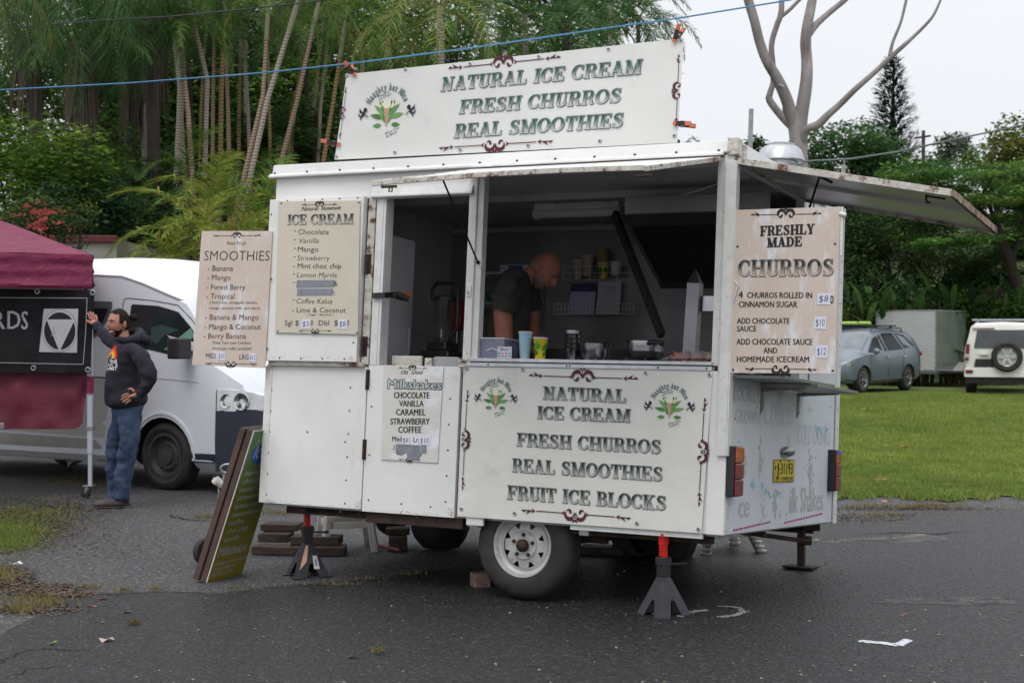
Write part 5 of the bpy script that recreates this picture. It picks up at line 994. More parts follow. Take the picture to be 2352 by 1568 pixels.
mb = MB(); B0 = S(1117, 806, .02); B1 = S(1132, 799, .02); B2 = S(1145, 806, .02); mb.beam((B0[0], .016, B0[1]), (B1[0], .016, B1[1]), .003, .005); mb.beam((B1[0], .016, B1[1]), (B2[0], .016, B2[1]), .003, .005); mb.build('paper_slip', MT['sticker'], t, TM)
a = S(1205, 824, .10)
t, b = cup(a[0], .10, .921, .155, .028, .040, mat('cup_pale_blue', (.27, .45, .68), .5, 0, (.40, .60, .66), 9, stretch=(1, 1, 1.2)), 'tall pale blue paper cup on the sill')
a = S(1240, 825, .10); t, b = cup(a[0], .10, .921, .122, .028, .041, yel, 'yellow paper cup printed with green leaves on the sill'); leafy(t, a[0], .10, .921, .122, .028, .041, 22)
a = S(1313, 822, .35); mb = MB()
for i in range(5): mb.lathe([(.032, .906 + .02), (.045, 1.0 + .028 * i), (.049, 1.004 + .028 * i), (.046, 1.008 + .028 * i)], (a[0], .35, 0), (0, 0, 1), 20)
one(mb, 'metal_cups', MT['steel'], 'nested stack of steel milkshake cups on the counter', 'cups', M=TM, smooth=40)
a = S(1363, 824, .40); mb = MB(); mb.lathe([(0, .906), (.05, .908), (.085, .96), (.098, 1.04), (.103, 1.042), (.096, 1.036), (.08, .96)], (a[0], .40, 0), (0, 0, 1), 28); one(mb, 'mixing_bowl', MT['steel'], 'deep stainless mixing bowl on the counter', 'bowl', M=TM, smooth=40)
stv = thing('gas_stove', 'flat metal gas stove top with black trivet under the pot', 'stove', (-.65, .35, .905), M=TM)
a = S(1375, 825, .25); b = S(1520, 828, .25); mb = MB(); mb.box((a[0], .22, .906), (b[0] + .1, .60, .925)); mb.build('body', MT['steel'], stv, TM, bevel=.004)
mb = MB(); pc = S(1482, 815, .42); pc = (pc[0], .42)
for k in range(4): an = k * math.pi / 2 + .4; mb.beam((pc[0], pc[1], .95), (pc[0] + .12 * math.cos(an), pc[1] + .12 * math.sin(an), .95), .012, .014); mb.beam((pc[0] + .1 * math.cos(an), pc[1] + .1 * math.sin(an), .95), (pc[0] + .13 * math.cos(an), pc[1] + .13 * math.sin(an), .925), .012, .012)
mb.build('trivet', MT['black'], stv, TM)
po = thing('cooking_pot', 'stainless cooking pot with a black side handle on the stove', 'pot', (pc[0], pc[1], .96), M=TM)
mb = MB(); mb.lathe([(0, .958), (.095, .96), (.106, .985), (.108, 1.055), (.113, 1.060), (.105, 1.058), (.102, .98)], (pc[0], pc[1], 0), (0, 0, 1), 32); mb.build('body', MT['steel'], po, TM, smooth=40)
mb = MB(); mb.lathe([(0, .9575), (.096, .9595), (.1075, .985), (.108, .997)], (pc[0], pc[1], -.0005), (0, 0, 1), 32); mb.build('scorched_base', MT['black'], po, TM, smooth=40)
mb = MB(); mb.tube([(pc[0] + .06, pc[1] - .10, 1.04), (pc[0] + .09, pc[1] - .13, 1.045), (pc[0] + .13, pc[1] - .12, 1.045), (pc[0] + .12, pc[1] - .05, 1.04)], .014, 8); mb.build('handle', MT['black'], po, TM, smooth=50)
# churro machine column, range hood and its rail
cm = thing('churro_press', 'upright stainless press column beside the stove', 'machine', (-.27, .35, .905), M=TM)
a = S(1585, 822, .30); b = S(1597, 650, .30); mb = MB(); mb.beam((a[0], .30, .906), (b[0], .30, b[1]), .07, .075, (1, 0, 0)); mb.build('column', mat('press_steel', (.26, .26, .275), .35, .6, (.20, .20, .215), 6), cm, TM, bevel=.004)
mb = MB(); mb.lathe([(.05, 0), (.0, .085)], (b[0] - .002, .30, b[1]), (0, 0, 1), 4); mb.build('spike', MT['black'], cm, TM)
mb = MB(); mb.box((b[0] + .04, .31, b[1] - .16), (b[0] + .16, .36, b[1] - .07)); mb.box((b[0] - .35, .9, .98), (b[0] + .12, .93, 1.02)); mb.build('arm', MT['steel'], cm, TM, bevel=.003)
hd = thing('range_hood', 'dark canopy hood with a mesh filter over the stove', 'hood', (-.6, 1.0, 1.4), M=TM)
fh = lambda u, v, y: (S(u, v, y)[0], y, S(u, v, y)[1])
mb = MB(); mb.box((-.96, .75, 1.86), (-.05, .79, 1.965)); mb.build('fascia', MT['innerd'], hd, TM, bevel=.003)
mb = MB(); mb.add([(-1.0, .80, 1.86), (-.05, .80, 1.86), (-.05, 1.5, 1.48), (-1.0, 1.5, 1.48)], [(0, 1, 2, 3)]); mb.add([(-1.0, 1.5, 1.48), (-.05, 1.5, 1.48), (-.05, 1.5, 1.0), (-1.0, 1.5, 1.0)], [(0, 1, 2, 3)]); mb.build('panel', mat('hood_steel', (.10, .10, .105), .4, .4, (.06, .06, .065), 3), hd, TM)
mb = MB(); fm_ = lambda s, t: Vector((-.98 + .80 * s, .90 + .52 * t, 1.800 - .284 * t))
for i in range(41): mb.beam(fm_(i / 40, 0), fm_(i / 40, 1), .006, .004)
for j in range(31): mb.beam(fm_(0, j / 30), fm_(1, j / 30), .006, .004)
k = mb.build('mesh_filter', MT['dark'], hd, TM); k['kind'] = 'stuff'
mb = MB(); mb.beam(fm_(0, 0), fm_(0, 1), .02, .012); mb.beam(fm_(1, 0), fm_(1, 1), .02, .012); mb.build('filter_frame', MT['galv'], hd, TM)
mb = MB(); mb.beam(A(1412, 490, .95), A(1520, 770, .55), .035, .05); one(mb, 'hood_brace', MT['black'], 'black slanting brace from the ceiling down to the stove', 'brace', M=TM, bevel=.003)
# bag of cones
cb = thing('cone_packet', 'clear bag of waffle cones lying on the sill end', 'packet', (-.25, .1, .92), M=TM)
for i, u in enumerate((1548, 1583, 1615)):
    a = S(u, 820, .08); mb = MB(); mb.lathe([(.026, 0), (.029, .004), (.024, .002), (.010, .13), (.004, .15)], (a[0], .055 + .01 * i, .952), (.25 if i != 0 else .9, .95, .0), 18); mb.build('cone', mat('waffle', (.42, .17, .10), .6, 0, (.30, .11, .06), 30), cb, TM, smooth=60)
mb = MB(); a = S(1512, 820, .08)[0]
mb.grid(lambda s, t: (a + s * (-.10 - a), .03 + .13 * t, .925 + (.058 * math.sin(math.pi * min(1, s * 1.8 + .02) / 2) * math.sin(math.pi * (.08 + .84 * t))) + .008 * noise.noise(Vector((s * 14, t * 9, 2)))), 30, 10); mb.build('film', mat('clear_film', (.42, .40, .44), .12, 0, alpha=.32, spec=.8, bump=.5, bsc=40, bdist=.004), cb, TM, smooth=60)
# ================= things standing under and around the trailer =================
def lp(x, y, z): return TM @ Vector((x, y, z))
def jack_stand(u, v, top, label, rot, stick):
    """Ratchet jack stand with its feet on the ground near picture point U,V; TOP = world height of the saddle."""
    o = G(u, v); o.z = .004; t = thing('jack_stand', label, 'jack stand', o, 'jack stands propping the trailer'); Rz = Matrix.Rotation(rot, 3, 'Z')
    f = lambda x, y, z: o + Rz @ Vector((x, y, z))
    ap, ft, hz_ = .024, .105, .21
    for k in range(4):
        K_ = Matrix.Rotation(k * math.pi / 2, 3, 'Z'); g_ = lambda x, z, d: f(*(K_ @ Vector((x, -(ft + (ap - ft) * z / hz_) - d, z))))
        mb = MB()
        P = [(-ap, hz_), (-ft, 0), (-ft + .062, 0), (-.012, .085), (.012, .085), (ft - .062, 0), (ft, 0), (ap, hz_)]
        mb.prism([P[0], P[1], P[2], P[3], (-.012, .17), (-.004, hz_)], g_, -.002, .002); mb.prism([P[7], (.004, hz_), (.012, .17), P[4], P[5], P[6]], g_, -.0021, .0021)
        mb.prism([(-.0125, .085), (.0125, .085), (.0125, .17), (.006, hz_), (-.006, hz_), (-.0125, .17)], g_, -.0019, .0019)
        for sg in (-1, 1): mb.cbox(g_(sg * (ft - .018), .003, .01), (.045, .03, .006), Rz @ K_)
        mb.build('leg', MT['jackd'] if k in (0, 3) else MT['jack'], t, bevel=.001)
    mb = MB(); mb.cbox(f(0, 0, .245), (.056, .056, .10), Rz); mb.cbox(f(0, 0, .29), (.068, .060, .045), Rz); mb.build('collar', MT['jack'], t, bevel=.003)
    mb = MB(); mb.tube([f(.02, -.02, .275), f(.10, -.045, .272)], .006, 8); mb.tube([f(.10, -.045, .272), f(.12, -.05, .272)], .009, 8); mb.build('lever', MT['jack'], t)
    mb = MB(); mb.cbox(f(0, 0, (.29 + top) / 2), (.030, .034, top - .29), Rz)
    n = int((top - .33) / .014)
    for i in range(n - 2): mb.cbox(f(-.018, 0, .325 + i * .014), (.010, .026, .007), Rz)
    mb.cbox(f(0, 0, top - .008), (.055, .046, .018), Rz); mb.cbox(f(0, 0, top - .035), (.040, .040, .05), Rz); mb.build('ratchet_bar', MT['red'], t, bevel=.0015)
    if stick:
        mb = MB(); g_ = lambda x, z, d: f(x, -(ft + (ap - ft) * z / hz_) - d, z)
        poly(mb, [(-.085, .05), (-.03, .10), (-.006, .195), (-.024, .195)], g_, .003, (.62, .36, .26)); poly(mb, [(.012, .05), (.05, .05), (.04, .13), (.012, .13)], g_, .003, (.60, .60, .60)); poly(mb, [(.022, .07), (.038, .07), (.034, .11), (.022, .11)], g_, .0035, (.2, .2, .2))
        mb.build('sticker', MT['print'], t, vcol=True)
zb = lambda x, y: (TM @ Vector((x, y, 0))).z
jack_stand(706, 1322, zb(-2.7, .2) - .012, 'red and black jack stand with an orange sticker beside the timber blocks', .5, True)
jack_stand(1524, 1412, zb(-.25, .1) - .012, 'red and black jack stand nearest the rear corner, no sticker', .62, False)
# timber blocks
def block(c, sz, rot, label, grp='timber blocks under the trailer', m='wood'):
    mb = MB(); mb.cbox(c, sz, Matrix.Rotation(rot, 3, 'Z')); return one(mb, 'timber_block', MT[m], label, 'timber', grp, bevel=.005)
def gb(u, v, z): q = G(u, v); return Vector((q.x, q.y, z))
block(gb(652, 1272, .032), (.42, .16, .055), -.18, 'lowest long plank of the block pile by the jack stand'); block(gb(735, 1274, .034), (.36, .17, .060), .02, 'bottom thick block of the pile, half under the jack stand')
block(gb(634, 1262, .092), (.22, .17, .060), -.12, 'middle short block of the pile, closest to the green signs'); block(gb(728, 1270, .095), (.34, .17, .058), -.08, 'middle long block of the pile reaching the white stool'); block(gb(648, 1256, .150), (.27, .19, .048), -.10, 'topmost wide plank of the block pile')
block(gb(914, 1262, .05), (.13, .17, .10), .1, 'dark stacked block beside the black bag', m='wood'); block(gb(914, 1258, .125), (.17, .17, .045), .05, 'flat plank resting on the dark block beside the bag')
block(gb(1103, 1347, .045), (.10, .10, .085), .35, 'small pinkish wooden chock against the front of the tyre', 'wheel chocks', 'woodp'); block(gb(1385, 1272, .03), (.30, .18, .055), -.2, 'dark timber lying between the two trailer wheels')
def stool(o, h, w_, rot, label, ribs, m=MT['plastw'], name='plastic_stool'):
    t = thing(name, label, 'stool', o); Rz = Matrix.Rotation(rot, 3, 'Z'); f = lambda x, y, z: o + Rz @ Vector((x, y, z)); s0, s1 = w_ / 2, w_ / 2 * .72
    mb = MB(); mb.cbox(f(0, 0, h - .012), (s1 * 2 + .02, s1 * 2 + .02, .024), Rz)
    for sx in (-1, 1): mb.cbox(f(sx * s1, 0, h - .05), (.012, s1 * 2, .06), Rz); mb.cbox(f(0, sx * s1, h - .05), (s1 * 2, .012, .06), Rz)
    mb.build('seat', m, t, bevel=.005)
    for sx in (-1, 1):
        for sy in (-1, 1):
            mb = MB(); a = f(sx * s1, sy * s1, h - .03); b = f(sx * s0, sy * s0, 0)
            n = 5 if ribs else 1
            for i in range(n):
                p, q_ = a.lerp(b, i / n), a.lerp(b, (i + 1) / n)
                for dx, dy, lx, ly in ((0, -sy * .022, .008, .05), (-sx * .022, 0, .05, .008)):
                    mb.beam(p + Rz @ Vector((dx, dy, 0)) + Rz @ Vector((0, 0, 0)), q_ + Rz @ Vector((dx, dy, 0)), lx if dx == 0 else lx, ly, Rz @ Vector((1, 0, 0)) if True else None)
                if ribs: mb.tube([q_ + Vector((0, 0, .016)), q_ + Vector((0, 0, .0))], [.046, .036], 10)
            if not ribs: mb.tube([a, b], [.022, .028], 8)
            mb.build('leg', m, t, bevel=.002)
    if not ribs:
        for sg in (-1, 1):
            k = s0 + (s1 - s0) * .42; z = h * .42
            mb = MB(); mb.beam(f(-k, sg * k, z), f(k, sg * k, z), .012, .045); mb.build('stretcher', m, t, bevel=.003); mb = MB(); mb.beam(f(sg * k, -k, z), f(sg * k, k, z), .012, .045); mb.build('stretcher', m, t, bevel=.003)
stool(gb(795, 1262, .002), .46, .36, .25, 'tall white plastic stool half hidden behind the timber pile', False)
stool(gb(1655, 1262, .002) , .185, .42, .30, 'low white ribbed step stool under the rear corner of the trailer', True)
# black bag, folded picnic glass panel, pink bar
t = thing('black_bag', 'black soft carry bag on the ground before the wheel', 'bag', gb(1010, 1268, 0))
mb = MB(); c = gb(1012, 1262, .19)
mb.sph(c, (.21, .15, .22), 20, 14); mb.v = [(x + .018 * noise.noise(Vector((x * 9, y * 9, z * 9))), y + .02 * noise.noise(Vector((x * 8, z * 8, 3))), max(z, .012) + (.05 if z > .3 else 0)) for x, y, z in mb.v]
mb.build('body', mat('black_nylon', (.010, .010, .013), .6, 0, (.018, .018, .024), 8, bump=.4, bsc=14, bdist=.02), t, smooth=60)
mb = MB(); fb2 = lambda a, b, d: (a, c.y - .16 - d, b); txt(mb, 'companion', (c.x + .03, .20), (c.x + .17, .215), .022, fb2, 0, (.06, .08, .16), .004); mb.build('lettering', MT['print'], t, vcol=True)
mb = MB(); g0 = G(1318, 1278); mb.cbox(gb(1362, 1262, .13), (.34, .012, .20), Matrix.Rotation(R_(35), 3, 'Z') @ Matrix.Rotation(R_(-55), 3, 'X')); one(mb, 'window_pane', mat('greenish_pane', (.16, .22, .21), .12, 0, spec=.8), 'loose greenish framed pane leaning between the wheels', 'pane')
mb = MB(); a, b = gb(862, 1262, .035), gb(918, 1270, .02); mb.tube([a, b], .012, 8); one(mb, 'pipe', mat('pink_red_pipe', (.20, .05, .06), .5), 'short dull red pipe on the asphalt near the stool leg', 'pipe')
mb = MB(); mb.lathe([(.10, -.02), (.12, -.02), (.12, .02), (.10, .02), (.03, .02), (.03, -.02), (.10, -.02)], gb(898, 1250, .19), (.4, -1, 0), 18); one(mb, 'small_wheel', MT['black'], 'small grey wheel resting above the flat plank by the bag', 'wheel')
# leaning green sandwich board
t = thing('sandwich_board', 'folded green and yellow sandwich board leaning on the trailer end', 'sign', G(515, 1330))
BL, BR = G(476, 1338), G(556, 1316); TLp = at(585, 990, BL.y + .06); up = TLp - BL; rt = BR - BL; nrm = rt.cross(up).normalized()
fg = lambda a, b, d: BL + rt * a + up * b + nrm * d
sgn = 1 if (nrm.dot(CAM - BL) > 0) else -1; fG = lambda a, b, d: BL + rt * a + up * b + nrm * d * sgn
Wb = 1.0
gmt = bpy.data.materials.new('green_yellow_board'); gmt.use_nodes = True; nn = gmt.node_tree.nodes; L_ = gmt.node_tree.links
at1 = nn.new('ShaderNodeAttribute'); at1.attribute_name = 'Col'; L_.new(at1.outputs['Color'], nn['Principled BSDF'].inputs['Base Color']); nn['Principled BSDF'].inputs['Roughness'].default_value = .3
mb = MB()
def gcol(b): 
    k = min(max((b - .05) / .85, 0), 1); return (.23 * (1 - k) + .04 * k, .17 * (1 - k) + .13 * k, .012 + .018 * k)
for i in range(10):
    a, b = i / 10, (i + 1) / 10; mb.add([fG(0, a, .0), fG(Wb, a, .0), fG(Wb, b, .0), fG(0, b, .0)], [(0, 1, 2, 3)], [gcol(a), gcol(a), gcol(b), gcol(b)])
pn = mb.build('panel', gmt, t, vcol=True)
mb = MB(); fT = lambda a, b, d: fG(a, b, .001 + d); wl = (.36, .37, .33)
W1_ = rt.length; H1_ = up.length; fM = lambda x, z, d: fG(x / W1_, z / H1_, .001 + d)
poly(mb, [(W1_ * (.62 + .5 * math.cos(i * .4)), H1_ * (.845 + .085 * math.sin(i * .4))) for i in range(16)], fM, .0002, (.02, .11, .40))
for s_, x0, x1, z, h_ in (('Home', .16, .62, .90, .055), ('Ice Cream', .20, 1.6, .81, .095), ('banana p', .10, .90, .700, .034), ('chocolate', .10, .88, .645, .034), ('mango', .10, .62, .590, .034), ('strawberry', .10, .95, .535, .034), ('lemon myrtle', .10, .98, .480, .034), ('macadamia', .10, .92, .425, .034), ('coffee', .10, .52, .370, .034), ('choc chip', .10, .72, .315, .034), ('vanilla', .10, .52, .260, .034), ('Milkshakes', .05, .88, .165, .060), ('strawberry vanilla chocolate', .05, .99, .105, .026), ('caramel coffee milo', .05, .70, .070, .026), ('MALT 50c EXTRA', .05, .66, .030, .028)):
    txt(mb, s_, (W1_ * x0, H1_ * z), (W1_ * min(x1, 1.35), H1_ * z), h_, fM, .0008, wl, .008, .2)
    if .2 < z < .75: poly(mb, [(W1_ * .045 + .008 * math.cos(k), H1_ * z + .014 + .008 * math.sin(k)) for k in range(6)], fM, .0007, (.45, .02, .02))
mb.build('lettering', MT['print'], pn, vcol=True)
for nm, d0, d1, a0, m_ in (('trim', -.010, -.001, -.012, 'plastw'), ('frame_board', -.050, -.012, -.02, 'wood'), ('frame_board', -.095, -.056, -.05, 'wood')):
    mb = MB(); mb.prism([(a0, .0), (Wb, .0), (Wb, 1.0), (a0, 1.0)], fG, d0, d1); mb.build(nm, mat('brown_stained_wood', (.085, .05, .04), .75, 0, (.05, .03, .026), 7, bump=.3, bsc=40) if m_ == 'wood' else MT[m_], t, bevel=.003)
# coupling, chain, jockey wheel belong to the trailer
hc = at(513, 1110, 10.4); sc_ = 10.4 / FPX
def hp_(du, dv, dy=0): return at(513 + du, 1110 + dv, 10.4 + dy)
mb = MB(); mb.tube([hp_(-20, 0), hp_(-14, -6), hp_(-4, 2), hp_(16, 4)], [.030, .036, .030, .028], 12); mb.tube([hp_(-20, -14), hp_(-18, -2)], [.012, .024], 10); mb.beam(hp_(5, 8), hp_(40, 10), .03, .02); mb.build('coupling', MT['plastw'], tr, smooth=50)
mb = MB(); mb.tube([hp_(2, 0), hp_(4, -22)], .016, 10); R0 = [hp_(10 + 16 * math.cos(a) * 1.0, -34 + 10 * math.sin(a)) for a in [i * 2 * math.pi / 14 for i in range(15)]]; mb.tube(R0, .010, 8, cap=False); mb.build('hitch_handle', MT['galv'], tr, smooth=50)
for i in range(13):
    t_ = i / 12; c_ = at(536 - 42 * t_ + 10 * math.sin(t_ * 9), 1078 + 92 * t_, 10.35); mb = MB(); rt_ = Matrix.Rotation(i * 1.57, 3, 'Z'); mb.tube([c_ + rt_ @ Vector((.012 * math.cos(a), 0, .020 * math.sin(a))) for a in [k * 2 * math.pi / 10 for k in range(11)]], .0045, 6, cap=False); mb.build('chain_link', MT['galv'] if i % 4 else MT['chip'], tr)
jc = G(471, 1297); jc.z = .092
mb = MB(); ax_ = Vector((.75, -.66, 0)); mb.lathe([(.055, .025), (.082, .025), (.090, .012), (.090, -.012), (.082, -.025), (.055, -.025)], jc, ax_, 28); jw = mb.build('jockey_wheel', MT['rubber'], tr, smooth=40)
mb = MB(); mb.lathe([(.056, .018), (.05, .008), (.02, .008), (.016, .03), (0, .03)], jc, ax_, 16); mb.build('rim', MT['rust'], jw)
mb = MB(); mb.tube([jc + ax_ * .035, jc + ax_ * .04 + Vector((.05, 0, .09)), jc + Vector((.06, .0, .12)), at(545, 1030, jc.y + .2)], .018, 10); mb.build('jockey_post', MT['galv'], tr, smooth=40)
# ================= wires and ropes =================
def wire(name, pts, r, m, label):
    P = [at(*p) for p in pts]; Q = []
    for i in range(len(P) - 1):
        for k in range(8): Q.append(P[i].lerp(P[i + 1], k / 8))
    Q.append(P[-1]); mb = MB(); mb.tube(Q, r, 6); return one(mb, name, m, label, name.split('_')[-1], smooth=60)
wire('black_cable', [(-500, 118, 17), (0, 66, 17), (210, 49, 16.8), (400, 38, 16.5), (560, 22, 16.3), (720, 5, 16), (1100, -60, 15.6), (1800, -220, 15)], .008, MT['black'], 'black overhead cable crossing the palms near the top of the picture')
brp = mat('blue_rope', (.07, .21, .38), .6)
wire('blue_rope', [(-500, 240, 11.4), (0, 207, 11), (300, 191, 10.6), (600, 168, 10.3), (817, 145, 10), (1100, 108, 9.8), (1400, 64, 9.6), (1560, 42, 9.5), (1800, 3, 9.3), (2300, -90, 9)], .0052, brp, 'bright blue rope stretched above the roof banner')
wire('grey_cable', [(1846, 371, 13), (1955, 365, 14), (2060, 349, 15), (2170, 325, 16), (2352, 287, 17), (2700, 200, 19)], .0095, mat('grey_cable_sheath', (.10, .12, .12), .6), 'grey overhead cable running from the roof vent to the trees')
# ================= people =================
def skinned(nodes, edges, lev=2):
    """Continuous skinned surface over a joint graph; returns vertices and faces. nodes = (point, radius)."""
    me = bpy.data.meshes.new('k'); me.from_pydata([tuple(p) for p, r in nodes], edges, []); ob = bpy.data.objects.new('k', me); COL.objects.link(ob)
    sk = ob.modifiers.new('s', 'SKIN'); sk.use_smooth_shade = True; sk.branch_smoothing = .6
    for i, (p, r) in enumerate(nodes):
        d = me.skin_vertices[0].data[i]; d.radius = (r, r) if not isinstance(r, tuple) else r; d.use_root = (i == 0)
    sb = ob.modifiers.new('b', 'SUBSURF'); sb.levels = lev; sb.render_levels = lev
    m2_ = bpy.data.meshes.new_from_object(ob.evaluated_get(bpy.context.evaluated_depsgraph_get()))
    out = ([tuple(v.co) for v in m2_.vertices], [tuple(p.vertices) for p in m2_.polygons]); bpy.data.objects.remove(ob); bpy.data.meshes.remove(me); bpy.data.meshes.remove(m2_); return out
def chain(names): return [(names[i], names[i + 1]) for i in range(len(names) - 1)]
def headfn(c, fwd, up, s=1.0):
    f_ = Vector(fwd).normalized(); u_ = Vector(up); u_ = (u_ - f_ * u_.dot(f_)).normalized(); l_ = u_.cross(f_)
    Mx = Matrix((f_, l_, u_)).transposed(); c = Vector(c)
    def P(az, z, off=0.0):
        """az 0 = face, z in -1..1"""
        r = math.sqrt(max(0, 1 - z * z)); x = r * math.cos(az); y = r * math.sin(az)
        rx, ry, rz_ = .098, .076, .118
        if z < 0: ry *= 1 - .30 * (-z) ** 1.5; rx *= 1 - .10 * (-z)
        X = rx * x; Y = ry * y; Z = rz_ * z
        if x > 0 and z < -.2: X += .012 * (-z) * x
        if x < 0 and z < -.3: X += .05 * (-z - .3) * 1.4
        g_ = lambda a0, z0, sa, sz: math.exp(-((az - a0) / sa) ** 2 - ((z - z0) / sz) ** 2)
        X += .027 * g_(0, -.16, .16, .16) + .012 * g_(0, .02, .12, .2) + .010 * g_(0, -.52, .35, .06) + .008 * g_(0, -.66, .35, .07) + .007 * (g_(.33, .22, .3, .07) + g_(-.33, .22, .3, .07)) - .011 * (g_(.36, .06, .2, .10) + g_(-.36, .06, .2, .10)) + .006 * (g_(.6, -.2, .25, .15) + g_(-.6, -.2, .25, .15)) + .010 * g_(0, -.86, .5, .12)
        v = Vector((X, Y, Z)); v += v.normalized() * off
        return c + Mx @ (v * s)
    return P, Mx
def headmesh(mb, P, nu=36, nv=26, off=0.0, mask=None):
    ids = {}; vs = []; fs_ = []
    def g_(i, j):
        k = (i % nu, j)
        if k not in ids: az = -math.pi + 2 * math.pi * (i % nu) / nu; z = math.cos(math.pi * j / nv); ids[k] = len(vs); vs.append(P(az, z, off if not callable(off) else off(az, z)))
        return ids[k]
    for j in range(nv):
        for i in range(nu):
            az = -math.pi + 2 * math.pi * (i + .5) / nu; z = math.cos(math.pi * (j + .5) / nv)
            if mask is None or mask(az, z): fs_.append((g_(i, j), g_(i, j + 1), g_(i + 1, j + 1), g_(i + 1, j)))
    mb.add(vs, fs_)
def hand_nodes(w, palm, fdir, side, out, sc=1.0, curl=.3, thumb=1):
    """Palm and five fingers as their own chains."""
    w = Vector(w); palm = Vector(palm).normalized(); side = Vector(side).normalized(); nrm = Vector(out).normalized(); mb = MB()
    k = w + palm * .085 * sc
    v, f = skinned([(w, .026 * sc), (w + palm * .04 * sc, (.036 * sc, .018 * sc)), (k, (.038 * sc, .016 * sc))], [(0, 1), (1, 2)], 1); mb.add(v, f)
    for i, L in enumerate((.070, .080, .075, .058)):
        b = w + palm * .07 * sc + side * (.027 - .018 * i) * sc; d = (Vector(fdir) + side * (.10 - .07 * i)).normalized(); e1 = b + d * L * .55 * sc + nrm * 0; e2 = e1 + (d + nrm * curl).normalized() * L * .5 * sc
        v, f = skinned([(b, .0095 * sc), (e1, .0088 * sc), (e2, .0072 * sc)], [(0, 1), (1, 2)], 1); mb.add(v, f)
    b = w + palm * .02 * sc + side * .024 * sc * thumb; e1 = b + (side * thumb + palm * .6).normalized() * .042 * sc; e2 = e1 + (palm + side * thumb * .3 + nrm * curl).normalized() * .034 * sc
    v, f = skinned([(b, .013 * sc), (e1, .011 * sc), (e2, .008 * sc)], [(0, 1), (1, 2)], 1); mb.add(v, f); return mb
# --- the man by the canopy ---
Dm = 13.2
def J(u, v, dy=0): return at(u, v, Dm + dy)
hm = thing('person', 'man with tied back dark hair in navy hoodie and jeans, hand on the canopy pole', 'person', (J(270, 1165).x, Dm, 0))
hd_c = J(273, 742, -.02); P, Mx = headfn(hd_c, (-.66, -.75, -.04), (.06, 0, 1), 1.02)
mb = MB(); headmesh(mb, P)
for sg in (1, -1): e = P(sg * 1.62, -.06, .004); mb.sph(e, (.018, .012, .032), 8, 6, Mx)
v, f = skinned([(J(292, 945), .10), (J(290, 880), .09), (J(290, 815), .10), (J(287, 787), .07), (J(280, 760), .058), (J(276, 748), .06), (J(305, 800, -.18), .055), (J(345, 860, -.22), .045), (J(320, 905, -.2), .030), (J(273, 792, .16), .055), (J(243, 770, .34), .042), (J(222, 748, .55), .030), (J(302, 960, -.07), .085), (J(290, 1045, -.05), .06), (J(276, 1140, -.03), .04), (J(278, 960, .08), .085), (J(262, 1045, .12), .06), (J(262, 1136, .2), .04)],
    [(0, 1), (1, 2), (2, 3), (3, 4), (4, 5), (2, 6), (6, 7), (7, 8), (2, 9), (9, 10), (10, 11), (0, 12), (12, 13), (13, 14), (0, 15), (15, 16), (16, 17)], 2); mb.add(v, f)
hb = hand_nodes(J(222, 748, .55), J(213, 733, .62) - J(222, 748, .55), (-.2, .1, .9), (-1, .1, .2), (-.6, .5, .2), 1.15, .5, 1); mb.add(hb.v, hb.f)
hb = hand_nodes(J(318, 905, -.21), J(295, 912, -.2) - J(318, 905, -.21), (-.85, 0, -.35), (-.3, 0, .9), (-.2, .5, -.6), 1.1, .4, 1); mb.add(hb.v, hb.f)
body = mb.build('body', MT['skin'], hm, smooth=60)
mb = MB()
for sg in (1, -1):
    e = P(sg * .36, .07, -.004); mb.col = (.55, .52, .5); mb.sph(e, (.010, .014, .008), 8, 6, Mx); mb.col = (.02, .012, .01); mb.sph(e + Mx @ Vector((.006, 0, 0)), (.006, .006, .006), 6, 5)
    mb.col = (.02, .014, .012); mb.tube([P(sg * .18, .21, .004), P(sg * .38, .26, .004), P(sg * .62, .19, .003)], .0045, 5)
mb.col = (.62, .58, .54); mb.tube([P(-.46, -.54, -.001), P(-.2, -.585, .002), P(0, -.60, .003), P(.2, -.585, .002), P(.46, -.54, -.001)], .0065, 6); mb.col = (.20, .05, .05); mb.tube([P(-.48, -.56, .000), P(-.2, -.65, .003), P(0, -.67, .004), P(.2, -.65, .003), P(.48, -.56, .000)], .0045, 6)
mb.build('face', MT['print'], hm, smooth=60, vcol=True)
mb = MB(); headmesh(mb, P, 44, 30, lambda az, z: .009 + .003 * noise.noise(Vector((az * 4, z * 6, 1))), lambda az, z: (z > .60 + .12 * math.cos(az)) or (abs(az) > 1.15 and z > -.05) or (abs(az) > 1.9 and z > -.55)); bun = J(309, 729, .03); mb.sph(bun, (.032, .03, .034), 10, 8); mb.tube([J(298, 728, .02), bun], [.035, .018], 8); mb.build('hair', MT['hair'], hm, smooth=70)
mb = MB(); headmesh(mb, P, 50, 36, lambda az, z: .002 + .004 * noise.noise(Vector((az * 7, z * 11, 4))), lambda az, z: (z < -.80 + .05 * noise.noise(Vector((az * 9, 0, 0))) and abs(az) < 1.6) or (.62 < abs(az) < 1.5 and -.82 < z < -.52 + .10 * (abs(az) - .6) + .06 * noise.noise(Vector((az * 8, 1, 0)))) or (abs(az) < .62 and -.50 < z < -.385)); mb.build('beard', MT['hair'], hm, smooth=70)
